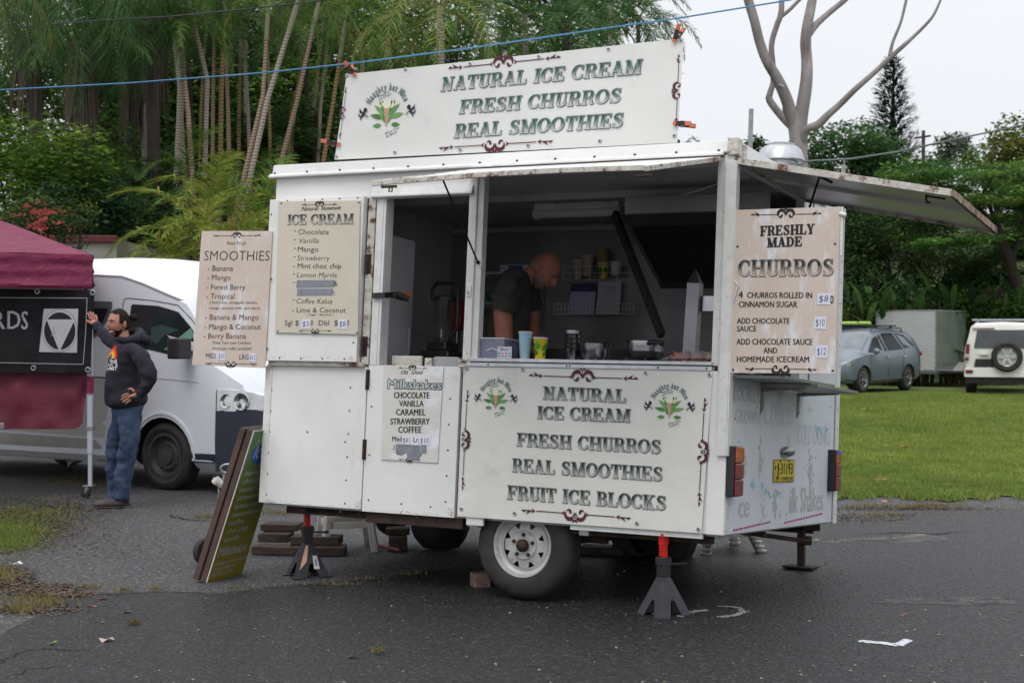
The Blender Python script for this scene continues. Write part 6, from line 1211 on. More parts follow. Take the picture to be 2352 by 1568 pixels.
# hoodie
mb = MB(); v, f = skinned([(J(287, 943), (.160, .19)), (J(288, 910), (.185, .21)), (J(288, 870), (.18, .21)), (J(289, 825), (.16, .19)), (J(289, 795), (.125, .15)), (J(283, 780), .085), (J(308, 800, -.17), .088), (J(331, 832, -.24), .078), (J(349, 866, -.25), .070), (J(333, 892, -.23), .060), (J(322, 903, -.21), .044), (J(273, 795, .15), .082), (J(255, 780, .25), .068), (J(240, 768, .36), .060), (J(226, 752, .50), .044)],
    [(0, 1), (1, 2), (2, 3), (3, 4), (4, 5), (3, 6), (6, 7), (7, 8), (8, 9), (9, 10), (3, 11), (11, 12), (12, 13), (13, 14)], 3)
mb.add([Vector(p) + Vector((1, 1, .4)) * (.016 * noise.noise(Vector((p[0] * 6, p[1] * 6, p[2] * 13))) + .008 * noise.noise(Vector(p) * 22)) for p in v], f)
mb.build('hoodie', MT['hoodie'], hm, smooth=70)
from mathutils.bvhtree import BVHTree
HB = BVHTree.FromPolygons(mb.v, mb.f)
mb = MB(); HR = [J(268, 778, -.05), J(288, 782, -.12), J(312, 778, -.10), J(324, 770, .0), J(318, 762, .08), J(296, 764, .12)]; mb.tube(HR, [.022, .032, .045, .055, .045, .03], 10); mb.tube([J(322, 775, -.06), J(338, 782, -.03), J(340, 792, -.02)], [.04, .05, .03], 10); mb.build('hood', MT['hoodie'], hm, smooth=70)
mb = MB(); mb.tube([J(331, 896, -.23), J(320, 904, -.215)], .046, 12); mb.tube([J(228, 754, .48), J(222, 747, .54)], .044, 12); mb.build('cuff', MT['hoodie'], hm, smooth=60)
# rainbow print on the chest, projected onto the cloth
mb = MB(); fc = Vector((-.62, -.78, 0)).normalized(); ctr = J(280, 820, -.04); rt2 = Vector((-fc.y, fc.x, 0))
def chest(a, b, d):
    h_ = HB.ray_cast(ctr + rt2 * a + Vector((0, 0, b)) + fc * .5, -fc); return (h_[0] if h_[0] else ctr) + fc * (.003 + d)
for i, c_ in enumerate(((.5, .015, .01), (.62, .14, .01), (.65, .38, .02), (.10, .10, .12))):
    r1 = .085 - .018 * i; r0 = r1 - .0175; mb.col = c_
    for k in range(10):
        a0, a1 = math.pi * k / 10, math.pi * (k + 1) / 10; mb.add([chest(r1 * math.cos(a0), r1 * 1.35 * math.sin(a0) - .01, .001 + i * 1e-4), chest(r1 * math.cos(a1), r1 * 1.35 * math.sin(a1) - .01, .001 + i * 1e-4), chest(r0 * math.cos(a1), r0 * 1.35 * math.sin(a1) - .01, .001 + i * 1e-4), chest(r0 * math.cos(a0), r0 * 1.35 * math.sin(a0) - .01, .001 + i * 1e-4)], [(0, 1, 2, 3)])
txt(mb, 'JUM', (-.085, -.075), (.085, -.075), .055, chest, .002, (.6, .6, .6), .04); txt(mb, 'PLANET', (-.085, -.11), (.085, -.11), .026, chest, .002, (.6, .6, .6), .03)
mb.build('chest_print', MT['print'], hm, vcol=True)
# jeans and shoes
mb = MB(); v, f = skinned([(J(293, 908), (.14, .15)), (J(292, 938), (.172, .18)), (J(303, 965, -.08), .112), (J(299, 1000, -.08), .098), (J(290, 1050, -.06), .086), (J(282, 1100, -.04), .082), (J(277, 1153, -.03), .084), (J(279, 965, .09), .108), (J(270, 1000, .10), .095), (J(262, 1050, .13), .082), (J(264, 1100, .17), .078), (J(268, 1152, .2), .078)],
    [(0, 1), (1, 2), (2, 3), (3, 4), (4, 5), (5, 6), (1, 7), (7, 8), (8, 9), (9, 10), (10, 11)], 3)
mb.add([Vector(p) + Vector((1, 1, .3)) * (.018 * noise.noise(Vector((p[0] * 7, p[1] * 7, p[2] * 14))) + .008 * noise.noise(Vector(p) * 24)) for p in v], f); mb.build('jeans', MT['denim'], hm, smooth=70)
for (a, b, c_, dy) in (((214, 1166), (250, 1160), (286, 1152), -.04), ((262, 1158), (280, 1154), (300, 1150), .2)):
    mb = MB(); z_ = lambda p, z: Vector((p.x, p.y, z)); A, B, C_ = J(*a, dy), J(*b, dy), J(*c_, dy)
    v, f = skinned([(z_(C_, .062), (.050, .052)), (z_(B, .050), (.050, .042)), (z_(A, .030), (.038, .022))], [(0, 1), (1, 2)], 2); mb.add([(p[0], p[1], max(p[2], .016)) for p in v], f); sh_ = mb.build('shoe', MT['shoe'], hm, smooth=70)
    mb = MB(); v, f = skinned([(z_(C_, .012), (.052, .012)), (z_(B, .012), (.052, .012)), (z_(A, .012), (.044, .010))], [(0, 1), (1, 2)], 2); mb.add([(p[0], p[1], min(max(p[2], .001), .02)) for p in v], f); mb.build('sole', MT['black'], sh_, smooth=50)
# --- the man serving inside ---
Dn = 9.75
def J(u, v, dy=0): return at(u, v, Dn + dy)
hn = thing('person', 'balding grey bearded man in olive T-shirt bending over inside the trailer', 'person', TM @ Vector((-1.9, 1.15, .02)))
P, Mx = headfn(J(1250, 620, 0), (.64, -.38, -.68), (.50, -.1, .80), 1.06)
mb = MB(); headmesh(mb, P)
for sg in (1, -1): mb.sph(P(sg * 1.6, -.06, .004), (.018, .012, .032), 8, 6, Mx)
v, f = skinned([(J(1165, 860), .11), (J(1162, 780), .11), (J(1172, 705), .11), (J(1188, 660), .085), (J(1212, 632), .062), (J(1238, 622), .06), (J(1174, 658, -.19), .055), (J(1154, 712, -.22), .070), (J(1158, 775, -.24), .062), (J(1165, 840, -.30), .045), (J(1205, 660, .2), .06), (J(1225, 720, .25), .05), (J(1222, 790, .15), .04), (J(1150, 1000, -.1), .09), (J(1150, 1120, -.1), .07), (J(1180, 1000, .12), .09), (J(1180, 1120, .12), .07)],
    [(0, 1), (1, 2), (2, 3), (3, 4), (4, 5), (3, 6), (6, 7), (7, 8), (8, 9), (3, 10), (10, 11), (11, 12), (0, 13), (13, 14), (0, 15), (15, 16)], 2); mb.add(v, f)
hb = hand_nodes(J(1172, 840, -.30), (.5, -.3, -.8), (.6, -.2, -.75), (.5, 0, .3), (.2, .4, -.3), 1.0, .5); mb.add(hb.v, hb.f); hb = hand_nodes(J(1222, 790, .15), (.3, -.3, -.8), (.5, -.2, -.75), (.5, 0, .3), (.2, .4, -.3), 1.0, .5); mb.add(hb.v, hb.f)
mb.build('body', MT['skin2'], hn, smooth=60)
mb = MB()
for sg in (1, -1):
    mb.col = (.03, .02, .018); mb.sph(P(sg * .36, .06, -.001), (.006, .011, .004), 8, 6, Mx); mb.col = (.16, .10, .08); mb.tube([P(sg * .18, .20, .003), P(sg * .6, .18, .003)], .004, 5)
mb.col = (.16, .045, .04); mb.tube([P(-.28, -.58, .002), P(0, -.60, .005), P(.28, -.58, .002)], .005, 6); mb.build('face', MT['print'], hn, smooth=60, vcol=True)
mb = MB(); headmesh(mb, P, 44, 30, lambda az, z: .005 + .004 * noise.noise(Vector((az * 6, z * 9, 4))), lambda az, z: (z < -.66 and abs(az) < 1.9) or (.5 < abs(az) < 1.5 and -.8 < z < -.28) or (abs(az) < .4 and -.52 < z < -.38)); headmesh(mb, P, 44, 30, .003, lambda az, z: abs(az) > 2.0 and -.5 < z < .05); mb.build('beard', MT['beard'], hn, smooth=70)
mb = MB(); v, f = skinned([(J(1162, 870), (.17, .18)), (J(1162, 780), (.165, .17)), (J(1171, 715), (.165, .175)), (J(1184, 657), (.155, .17)), (J(1206, 636), .095), (J(1176, 652, -.18), .105), (J(1161, 690, -.22), .095), (J(1154, 712, -.23), .088), (J(1203, 662, .19), .09), (J(1215, 705, .22), .08)], [(0, 1), (1, 2), (2, 3), (3, 4), (3, 5), (5, 6), (6, 7), (3, 8), (8, 9)], 3)
mb.add([Vector(p) + Vector((1, 1, 1)) * .014 * noise.noise(Vector(p) * 8) for p in v], f)
for S3 in (((1186, 645, -.08), (1170, 668, -.20), (1160, 702, -.23), (1157, 714, -.23)), ((1195, 650, .08), (1208, 676, .19), (1217, 706, .22), (1219, 716, .22))): mb.sph(J(*S3[1]), .098, 14, 10); mb.tube([J(*q_) for q_ in S3], [.10, .096, .088, .084], 16)
mb.build('tshirt', MT['tee'], hn, smooth=70)
mb = MB(); v, f = skinned([(J(1162, 900), (.16, .17)), (J(1148, 1000, -.1), .10), (J(1148, 1130, -.1), .08), (J(1182, 1000, .12), .10), (J(1182, 1130, .12), .08)], [(0, 1), (1, 2), (0, 3), (3, 4)], 2); mb.add(v, f); mb.build('trousers', MT['hoodie'], hn, smooth=70)
# ================= canopy tent =================
tn = thing('canopy_tent', 'maroon pop-up canopy with side cloths on wheeled white legs', 'tent', (-4.0, 13.95, 0))
cx0 = at(212, 585, 13.9); Cz = cx0.z; Wd = 3.0
e1_, e2_ = Vector((-.945, -.325, 0)) * Wd, Vector((-.325, .945, 0)) * Wd; c0_ = Vector((cx0.x, 13.9, Cz)); cor = [c0_, c0_ + e1_, c0_ + e1_ + e2_, c0_ + e2_]; apx = c0_ + (e1_ + e2_) / 2 + Vector((0, 0, .66))
mb = MB()
for k in range(4):
    a, b = cor[k], cor[(k + 1) % 4]; n = 14
    def sf(s, t, a=a, b=b, k=k):
        p = a.lerp(b, s).lerp(apx, t); sag = -.05 * math.sin(math.pi * t) * (1 - abs(2 * s - 1)) ; return p + Vector((0, 0, sag + .02 * noise.noise(p * 2)))
    mb.grid(sf, n, 8)
mb.build('roof', MT['maroon'], tn, smooth=50)
for k in range(4):
    a, b = cor[k], cor[(k + 1) % 4]; mb = MB(); nrm_ = (b - a).cross(Vector((0, 0, 1))).normalized()
    mb.grid(lambda s, t: a.lerp(b, s) + Vector((0, 0, -.315 * t)) + nrm_ * (-.006 - .022 * abs(noise.noise(Vector((s * 5, t * 7, k)))) - .006 * math.sin(t * 16)), 40, 12); mb.build('valance', MT['maroon'], tn, smooth=60)
mb = MB()
a, b = at(203, 850, 13.95), at(-80, 850, 13.85)
z1, z0 = a.z + .05, at(200, 985, 13.95).z
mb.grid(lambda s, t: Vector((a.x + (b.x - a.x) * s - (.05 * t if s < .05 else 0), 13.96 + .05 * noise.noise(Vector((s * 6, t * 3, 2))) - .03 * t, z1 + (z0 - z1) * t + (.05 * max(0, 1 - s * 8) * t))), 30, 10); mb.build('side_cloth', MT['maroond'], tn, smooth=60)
pl_ = at(207, 900, 13.95)
for i, (x, y) in enumerate(((pl_.x, 13.95), (cor[1].x + .05, cor[1].y + .08), (cor[2].x + .05, cor[2].y - .08), (cor[3].x - .03, cor[3].y - .06))):
    mb = MB(); mb.box((x - .022, y - .022, .42), (x + .022, y + .022, Cz)); mb.box((x - .017, y - .017, .12), (x + .017, y + .017, .6)); lg = mb.build('leg', MT['plastw'] if i else mat('white_pole', (.42, .45, .50), .4), tn, bevel=.003)
    mb = MB(); mb.box((x - .03, y - .03, .64), (x + .035, y + .03, .68)); mb.build('leg_clip', MT['galv'], lg, bevel=.003)
    mb = MB(); mb.box((x - .06, y - .05, .115), (x + .04, y + .05, .125)); mb.box((x - .045, y - .025, .05), (x - .01, y + .025, .115)); mb.build('caster_bracket', MT['galv'], lg, bevel=.002)
    mb = MB(); mb.lathe([(.02, .018), (.045, .018), (.052, .010), (.052, -.010), (.045, -.018), (.02, -.018)], (x - .045, y, .054), (.3, 1, 0), 20); mb.lathe([(0, .021), (.026, .021), (.03, .018)], (x - .045, y - .0, .054), (-.3, -1, 0), 12); mb.build('caster', MT['rubber'], lg, smooth=40)
mb = MB(); mb.tube([(pl_.x, 13.95, .98), (pl_.x, 13.95, 1.14)], .036, 12); mb.build('wrap', MT['maroon'], tn)
# black banner across the tent side
bq = lambda u, v: (at(u, v, 13.86).x, at(u, v, 13.86).z); bz = bq
A0, A1, A2, A3 = bq(-400, 855), bq(207, 856), bq(217.5, 667), bq(-400, 655)
mb = MB(); mb.grid(lambda s, t: Vector(((A0[0] + (A1[0] - A0[0]) * s) * (1 - t) + (A3[0] + (A2[0] - A3[0]) * s) * t, 13.86 + .02 * abs(noise.noise(Vector((s * 9, t * 2, 1)))), (A0[1] + (A1[1] - A0[1]) * s) * (1 - t) + (A3[1] + (A2[1] - A3[1]) * s) * t)), 40, 10)
bb_ = one(mb, 'black_banner', MT['bblack'], 'black banner with grey lettering and triangle emblem tied along the tent', 'banner', smooth=60)
fb3 = lambda a, b, d: (a, 13.857 - d, b); mb = MB(); gy = (.33, .33, .35)
def ln(u0, v0, u1, v1, w_=1.6, c=gy):
    a, b = Vector(bq(u0, v0)), Vector(bq(u1, v1)); n_ = Vector((-(b - a).y, (b - a).x)).normalized() * w_ * 13.86 / FPX / 2; poly(mb, [tuple(a - n_), tuple(b - n_), tuple(b + n_), tuple(a + n_)], fb3, .001, c)
ln(-300, 682, 200.4, 684.5); ln(200.4, 684.5, 197, 762); ln(197, 762, 191.3, 836.5); ln(191.3, 836.5, -300, 826)
txt(mb, 'D', bq(18, 755), bq(47, 755), .165, fb3, .001, gy, .01); txt(mb, 'S', bq(50, 756), bq(64, 756), .165, fb3, .001, gy, .01); txt(mb, 'R', bq(-17, 755), bq(12, 755), .165, fb3, .001, gy, .01)
poly(mb, [bq(90, 808), bq(177, 810), bq(180, 709), bq(101, 709)], fb3, .001, (.40, .40, .43))
poly(mb, [bq(137.6 + 41 * math.cos(a), 759 + 49 * math.sin(a)) for a in [i * .2094 for i in range(30)]], fb3, .0016, (.16, .16, .18)); poly(mb, [bq(137.6 + 39.5 * math.cos(a), 759 + 47.5 * math.sin(a)) for a in [i * .2094 for i in range(30)]], fb3, .0022, (.42, .42, .45))
poly(mb, [bq(137.6 + 36 * math.cos(a), 760 + 43 * math.sin(a)) for a in [i * .2094 for i in range(30)]], fb3, .0028, (.012, .012, .014))
poly(mb, [bq(137, 807.5), bq(172.5, 733.5), bq(107.5, 733.5)], fb3, .0034, (.42, .42, .45)); txt(mb, 'A', bq(118, 772), bq(130, 772), .09, fb3, .004, (.28, .28, .30), -.01); poly(mb, [bq(142 + 8.5 * math.cos(a), 757 + 9.5 * math.sin(a)) for a in [i * .42 for i in range(15)]], fb3, .004, (.3, .3, .33)); poly(mb, [bq(142 + 7.5 * math.cos(a), 757 + 8.5 * math.sin(a)) for a in [i * .42 for i in range(15)]], fb3, .0046, (.42, .42, .45))
mb.build('lettering', MT['print'], bb_, vcol=True)
for u, v in ((86, 669), (213, 672), (77, 845), (202, 849)):
    a = bq(u, v); g_ = MB(); g_.lathe([(.012, .001), (.014, .005), (.022, .006), (.028, .001)], (a[0], 13.855, a[1]), (0, -1, 0), 12); g_.build('grommet', MT['galv'], bb_)
tb = thing('folding_table', 'white folding table poking into view under the tent', 'table', (-5.0, 13.3, 0)); a = at(14, 982, 13.3)
mb = MB(); mb.box((a.x - 1.8, 13.1, a.z - .03), (a.x - .15, 13.7, a.z + .02)); mb.build('table_top', MT['plastw'], tb, bevel=.008)
for x in (a.x - .12, a.x - 1.7):
    for y in (13.18, 13.62): mb = MB(); mb.tube([(x, y, 0), (x, y, a.z)], .013, 8); mb.build('leg', MT['galv'], tb) if x < a.x - 1 else None
mb = MB(); mb.tube([(a.x - .35, 13.2, 0), (a.x - .35, 13.2, a.z - .03)], .013, 8); mb.build('leg', MT['galv'], tb)
# ================= vehicles =================
def rounded(pts, r=.05, n=4):
    """Round the corners of a 2D polygon."""
    out = []; m = len(pts)
    for i in range(m):
        p0, p1, p2 = (Vector(pts[i - 1]), Vector(pts[i]), Vector(pts[(i + 1) % m])); a = (p0 - p1); b = (p2 - p1); k = min(r, a.length * .45, b.length * .45); A_ = p1 + a.normalized() * k; B_ = p1 + b.normalized() * k
        for j in range(n + 1): t = j / n; out.append(tuple((A_ * (1 - t) ** 2 + p1 * 2 * t * (1 - t) + B_ * t * t)))
    return out
class Car:
    """Body lofted through cross sections: (s, ring) with ring = [(half width, z)] from the floor to the roof middle."""
    def __init__(c, M, stations): c.M = M; c.st = stations
    def body(c, m, parent, arches, name='body', roof=None):
        mb = MB(); R = [[(s, y, z) for y, z in ring] + [(s, -y, z) for y, z in ring[::-1][1:-1]] for s, ring in c.st]; n = len(R[0])
        vs = [p for r in R for p in r]; fs_ = [(i * n + k, i * n + (k + 1) % n, (i + 1) * n + (k + 1) % n, (i + 1) * n + k) for i in range(len(R) - 1) for k in range(n)]
        fs_ += [tuple(range(n))[::-1], tuple((len(R) - 1) * n + k for k in range(n))]; mb.add(vs, fs_)
        if roof: mb.m = [2 if (i < (len(R) - 1) * n and 6 <= i % n < n - 6 and c.st[i // n][0] < .22) else 0 for i in range(len(mb.m))]
        me = mb.mesh('tmp', [m, MT['dark'], roof or m]); bmx = bmesh.new(); bmx.from_mesh(me); bmesh.ops.recalc_face_normals(bmx, faces=bmx.faces); bmx.to_mesh(me); bmx.free()
        o = bpy.data.objects.new('tmp', me); COL.objects.link(o); cut = []
        for (s, r, w_) in arches:
            for sg in (1, -1):
                cb_ = MB(); cb_.tube([(s, sg * (w_ - .28), r * .95), (s, sg * (w_ + .2), r * .95)], r * 1.16, 28); cb_.mi = 0; me2 = cb_.mesh('cut', [MT['dark']]); co = bpy.data.objects.new('cut', me2); COL.objects.link(co); cut.append(co)
                md = o.modifiers.new('b', 'BOOLEAN'); md.object = co; md.operation = 'DIFFERENCE'; md.solver = 'EXACT'; md.material_mode = 'TRANSFER'
        m3 = bpy.data.meshes.new_from_object(o.evaluated_get(bpy.context.evaluated_depsgraph_get())); m3.name = name
        m3.polygons.foreach_set('use_smooth', [True] * len(m3.polygons)); m3.set_sharp_from_angle(angle=R_(32))
        for x in [o] + cut: bpy.data.objects.remove(x)
        return obj(name, m3, parent, c.M)
    def hw(c, s, z):
        st = c.st; i = 0
        while i < len(st) - 2 and s > st[i + 1][0]: i += 1
        def w_(ring):
            best = ring[-5][0] if z > ring[-5][1] and len(ring) > 6 else ring[0][0]
            for k in range(len(ring) - 1):
                (y0, z0), (y1, z1) = ring[k], ring[k + 1]
                if min(z0, z1) <= z <= max(z0, z1) and abs(z1 - z0) > 1e-6: best = y0 + (y1 - y0) * (z - z0) / (z1 - z0)
            return best
        t = (s - st[i][0]) / (st[i + 1][0] - st[i][0]); return w_(st[i][1]) * (1 - t) + w_(st[i + 1][1]) * t
    def side(c, pts, m, parent, name, off=.006, sg=1, r=.04):
        P = rounded(pts, r) if r else pts; mb = MB(); cs = Vector((sum(p[0] for p in P) / len(P), sum(p[1] for p in P) / len(P)))
        vs = [(s, sg * (c.hw(s, z) + off), z) for s, z in P]; vs.append((cs.x, sg * (c.hw(cs.x, cs.y) + off), cs.y)); n = len(P)
        mb.add(vs, [(i, (i + 1) % n, n) for i in range(n)]); return mb.build(name, m, parent, c.M, smooth=50)
    def line(c, pts, w_, m, parent, name='seam', off=.004, sg=1):
        mb = MB(); mb.tube([(s, sg * (c.hw(s, z) + off), z) for s, z in pts], w_, 4); return mb.build(name, m, parent, c.M)
def car_wheel(M, s, y, r, w_, m, parent, sg, spokes=0, name='wheel'):
    o = (s, y, r); ax = (0, sg, 0); mb = MB(); R0 = r * .66
    mb.lathe([(R0, -.01), (r * .8, .012), (r * .93, .0), (r, -.03), (r, -w_ + .03), (r * .9, -w_), (R0, -w_)], o, ax, 36); wl_ = mb.build(name, MT['rubber'], parent, M, smooth=40)
    mb = MB(); mb.lathe([(R0 + .005, -.004), (R0 - .02, .0), (R0 - .035, -.03), (R0 - .06, -.05)], o, ax, 36)
    if spokes:
        for k in range(spokes):
            a = k * 2 * math.pi / spokes; p = lambda rr_, aa, d: Vector((s + rr_ * math.cos(aa), y + sg * d, r + rr_ * math.sin(aa)))
            for da in (-.10, .10): mb.beam(p(.04, a, -.02), p(R0 - .02, a + da, -.015), .022, .02, (0, 1, 0))
        mb.lathe([(.06, -.02), (.05, -.005), (0, -.004)], o, ax, 16)
    else:
        mb.lathe([(R0 - .06, -.05), (R0 * .55, -.025), (R0 * .42, -.03), (R0 * .38, -.01), (R0 * .15, -.008), (0, -.008)], o, ax, 30)
        for k in range(14): a = k * 2 * math.pi / 14; mb.sph((s + R0 * .62 * math.cos(a), y - sg * .036, r + R0 * .62 * math.sin(a)), (.012, .006, .012), 6, 4)
    mb.build('rim', m, wl_, M, smooth=30)
    mb = MB(); mb.disc((s, y - sg * .06, r), ax, R0 - .03, 20); mb.build('brake', MT['dark'], wl_, M)
# ---- white high-roof van ----
th = R_(32); f2 = Vector((math.cos(th), -math.sin(th))); wc = G(372, 1126)
lft = Vector((-f2.y, f2.x))
HWV = .86; org = Vector((wc.x, wc.y)) + lft * HWV
VM = Matrix(((f2.x, lft.x, 0, org.x), (f2.y, lft.y, 0, org.y), (0, 0, 1, 0), (0, 0, 0, 1)))
van = thing('delivery_van', 'white high-roof van parked behind the man and the canopy', 'van', (org.x, org.y, 0))
def vr(zb, zbelt, zg, zt, k=1.0, fl=.0):
    zb -= .11
    h = HWV * k; return [(0, zb), (h - .10, zb), (h - .01, zb + .08), (h + .0, .62 if zbelt > .7 else zbelt - .05), (h, min(1.02, zbelt - .02)), (h - .02, zbelt), (h - .09 - fl, zg), (h - .14 - fl, zg + .04), (h - .30, zt - .03), (h - .55, zt), (0, zt + .01)]
vst = [(-4.25, vr(.36, 1.30, 1.9, 2.15, .93)), (-4.1, vr(.34, 1.36, 2.10, 2.30)), (-2.5, vr(.34, 1.36, 2.12, 2.34)), (-1.0, vr(.34, 1.36, 2.12, 2.33)), (-.65, vr(.34, 1.36, 2.10, 2.31)), (-.35, vr(.34, 1.36, 2.02, 2.27)), (-.05, vr(.34, 1.36, 1.92, 2.20)), (.14, vr(.34, 1.36, 1.86, 2.10)), (.24, vr(.34, 1.36, 1.83, 1.97)), (.30, vr(.34, 1.34, 1.76, 1.86)), (.64, vr(.34, 1.24, 1.32, 1.42, 1.0)), (.80, vr(.34, 1.16, 1.20, 1.27, .99)), (1.02, vr(.34, 1.04, 1.08, 1.12, .96)), (1.16, vr(.36, .90, .92, .95, .91)), (1.22, vr(.40, .78, .80, .83, .85))]
vc = Car(VM, vst); vc.body(MT['vanw'], van, [(0, .34, HWV), (-3.11, .34, HWV)], 'body', MT['vanr'])
def vsz(u, v):      # picture point to (s, z) on the van's camera side
    o_ = VM.inverted() @ CAM; d_ = VM.to_3x3().transposed() @ ray(u, v); t_ = (-HWV - o_.y) / d_.y; p_ = o_ + d_ * t_; return (p_.x, p_.z)
# raised roof cap with its moulded edge
vc.line([(-4.1, 2.12), (-1.0, 2.13), (-.65, 2.11), (-.35, 2.03), (-.05, 1.93), (.14, 1.87), (.26, 1.83)], .014, mat('grey_seal', (.30, .31, .32), .6), van, 'roof_seal', .006, -1)
gl1 = mat('van_interior_dark', (.018, .012, .014), .7)
wp = [vsz(291, 698), vsz(352, 702), vsz(398, 716), vsz(432, 755), vsz(446, 790), vsz(444, 824), vsz(400, 817), vsz(345, 804), vsz(300, 797), vsz(287, 760)]
wn_ = vc.side(wp, MT['black'], van, 'window', .005, -1, .03)
ins = [(sum(p[0] for p in wp) / 10 + (p[0] - sum(q[0] for q in wp) / 10) * .93, sum(p[1] for p in wp) / 10 + (p[1] - sum(q[1] for q in wp) / 10) * .91) for p in wp]
vc.side(ins, MT['glass'], wn_, 'pane', .009, -1, .03)
gr = mat('green_sunshade', (.14, .27, .21), .5); vc.side([vsz(374, 803), vsz(430, 752), vsz(436, 770), vsz(438, 802), vsz(425, 806)], gr, wn_, 'sunshade', .0105, -1, .01); vc.side([vsz(340, 752), vsz(362, 745), vsz(405, 758), vsz(372, 770), vsz(356, 790), vsz(342, 780)], mat('pane_reflection_tint', (.045, .075, .068), .15), wn_, 'pane_reflection', .0103, -1, .01)  # dull green polygon beside the sunshade paints a reflection on the pane
vc.side([vsz(310, 715), vsz(338, 712), vsz(344, 750), vsz(336, 765), vsz(308, 765)], MT['black'], wn_, 'headrest', .0108, -1, .02)
wn2 = vc.side([vsz(110, 690), vsz(247, 692), vsz(248, 705), vsz(236, 740), vsz(216, 775), vsz(110, 780)], mat('window_frit', (.10, .10, .13), .3), van, 'window', .005, -1, .03); vc.side([vsz(110, 706), vsz(240, 708), vsz(228, 742), vsz(212, 768), vsz(110, 775)], MT['glass'], wn2, 'pane', .009, -1, .02)
wn3 = vc.side([vsz(-330, 690), vsz(80, 690), vsz(80, 785), vsz(-330, 790)], MT['glass'], van, 'window', .006, -1, .03)
sm = mat('seam_grey', (.13, .13, .14), .7)
vc.line([vsz(272, 700), vsz(274, 686), vsz(283, 684), vsz(340, 690), vsz(395, 700), vsz(430, 735), vsz(452, 770)], .005, sm, van, 'seam', .003, -1)
vc.line([vsz(498, 840), vsz(497, 900), vsz(496, 955), vsz(494, 1050)], .005, sm, van, 'seam', .003, -1); vc.line([vsz(272, 700), vsz(268, 800), vsz(264, 860)], .005, sm, van, 'seam', .003, -1)
vc.line([vsz(-200, 860), vsz(0, 862), vsz(215, 866), vsz(258, 868)], .012, sm, van, 'side_rail', .002, -1); vc.line([vsz(350, 868), vsz(400, 872), vsz(455, 878)], .006, mat('crease_grey', (.45, .46, .5), .4), van, 'crease', .0, -1)
# lower beige sill, dark bumper, lamp, mirror
ps = [vsz(-200, 975), vsz(0, 992), vsz(215, 1008), vsz(232, 1024), vsz(232, 1062), vsz(0, 1046), vsz(-200, 1034)]; vc.side(ps, MT['beige'], van, 'sill_panel', .006, -1, .02); vc.side([vsz(-200, 872), vsz(255, 872), vsz(240, 1005), vsz(-200, 972)], mat('van_dusty_side', (.44, .43, .40), .35, 0, (.5, .49, .46), 2), van, 'side_panel', .0035, -1, .01)
SB = vsz(497, 990)[0]; mb = MB(); bst = [(s, [(y + .012, z) for y, z in ((0, .22), (HWV * k, .22), (HWV * k + .01, .5), (HWV * k, zt), (0, zt))]) for s, k, zt in ((SB, 1.0, .80), (1.0, .965, .82), (1.15, .92, .82), (1.24, .85, .80), (1.28, .7, .78))]
Car(VM, bst).body(MT['vand'], van, [], 'bumper')
vc.side([vsz(437, 1040), vsz(497, 1043), vsz(497, 1064), vsz(437, 1062)], MT['vand'], van, 'sill_trim', .008, -1, .005)
hl = Car(VM, [(s, [(0, z0), (h, z0), (h, z1), (0, z1)]) for s, h, z0, z1 in ((SB + .015, HWV + .006, .80, 1.0), (SB + .2, HWV - .004, .80, 1.0), (1.13, HWV - .055, .81, .98), (1.21, HWV - .12, .82, .95), (1.25, HWV - .3, .84, .92))]); hl.body(mat('headlamp_lens', (.80, .82, .84), .08, 0, (.55, .57, .60), 6, spec=.9), van, [], 'headlight')
for x, r_ in ((SB + .30, .085), (SB + .13, .07)): mb = MB(); yy_ = -vc.hw(x, .895) - .012; mb.lathe([(0, -.02), (r_ * .25, -.018), (r_ * .3, -.004), (r_ * .8, .004), (r_ * .95, .010), (r_, .004)], (x, yy_, .895), (.2, -1, 0), 20); mb.build('reflector', MT['chrome'], van, VM, smooth=60)
mb = MB(); a = vsz(427, 800); mb.box((a[0] - .02, -HWV - .24, a[1] - .10), (a[0] + .13, -HWV - .05, a[1] + .10)); mb.box((a[0] + .06, -HWV - .10, a[1] - .06), (a[0] + .10, -HWV + .03, a[1] - .02)); mb.build('mirror', MT['black'], van, VM, bevel=.04, seg=4)
mb = MB()      # windscreen between pillars
wsp = lambda s, t: Vector((.305 + .27 * t + .006, (-.66 + 1.32 * s) * (1 + .06 * t), 1.80 - .36 * t + .012 + .03 * (1 - (2 * s - 1) ** 2)))
mb.grid(wsp, 10, 4); mb.build('windscreen', MT['glassg'], van, VM, smooth=60)
for s_ in (0, -3.11):
    car_wheel(VM, s_, -HWV + .035, .335, .2, mat('black_steel_rim', (.03, .03, .032), .55, .2, (.06, .055, .05), 9), van, -1); car_wheel(VM, s_, HWV - .035, .335, .2, MT['jack'], van, 1)
    vc.line([(s_ + .43 * math.cos(a), .33 + .43 * math.sin(a)) for a in [math.pi * k / 16 for k in range(17)]], .016, MT['vanw'], van, 'arch_lip', .0, -1)
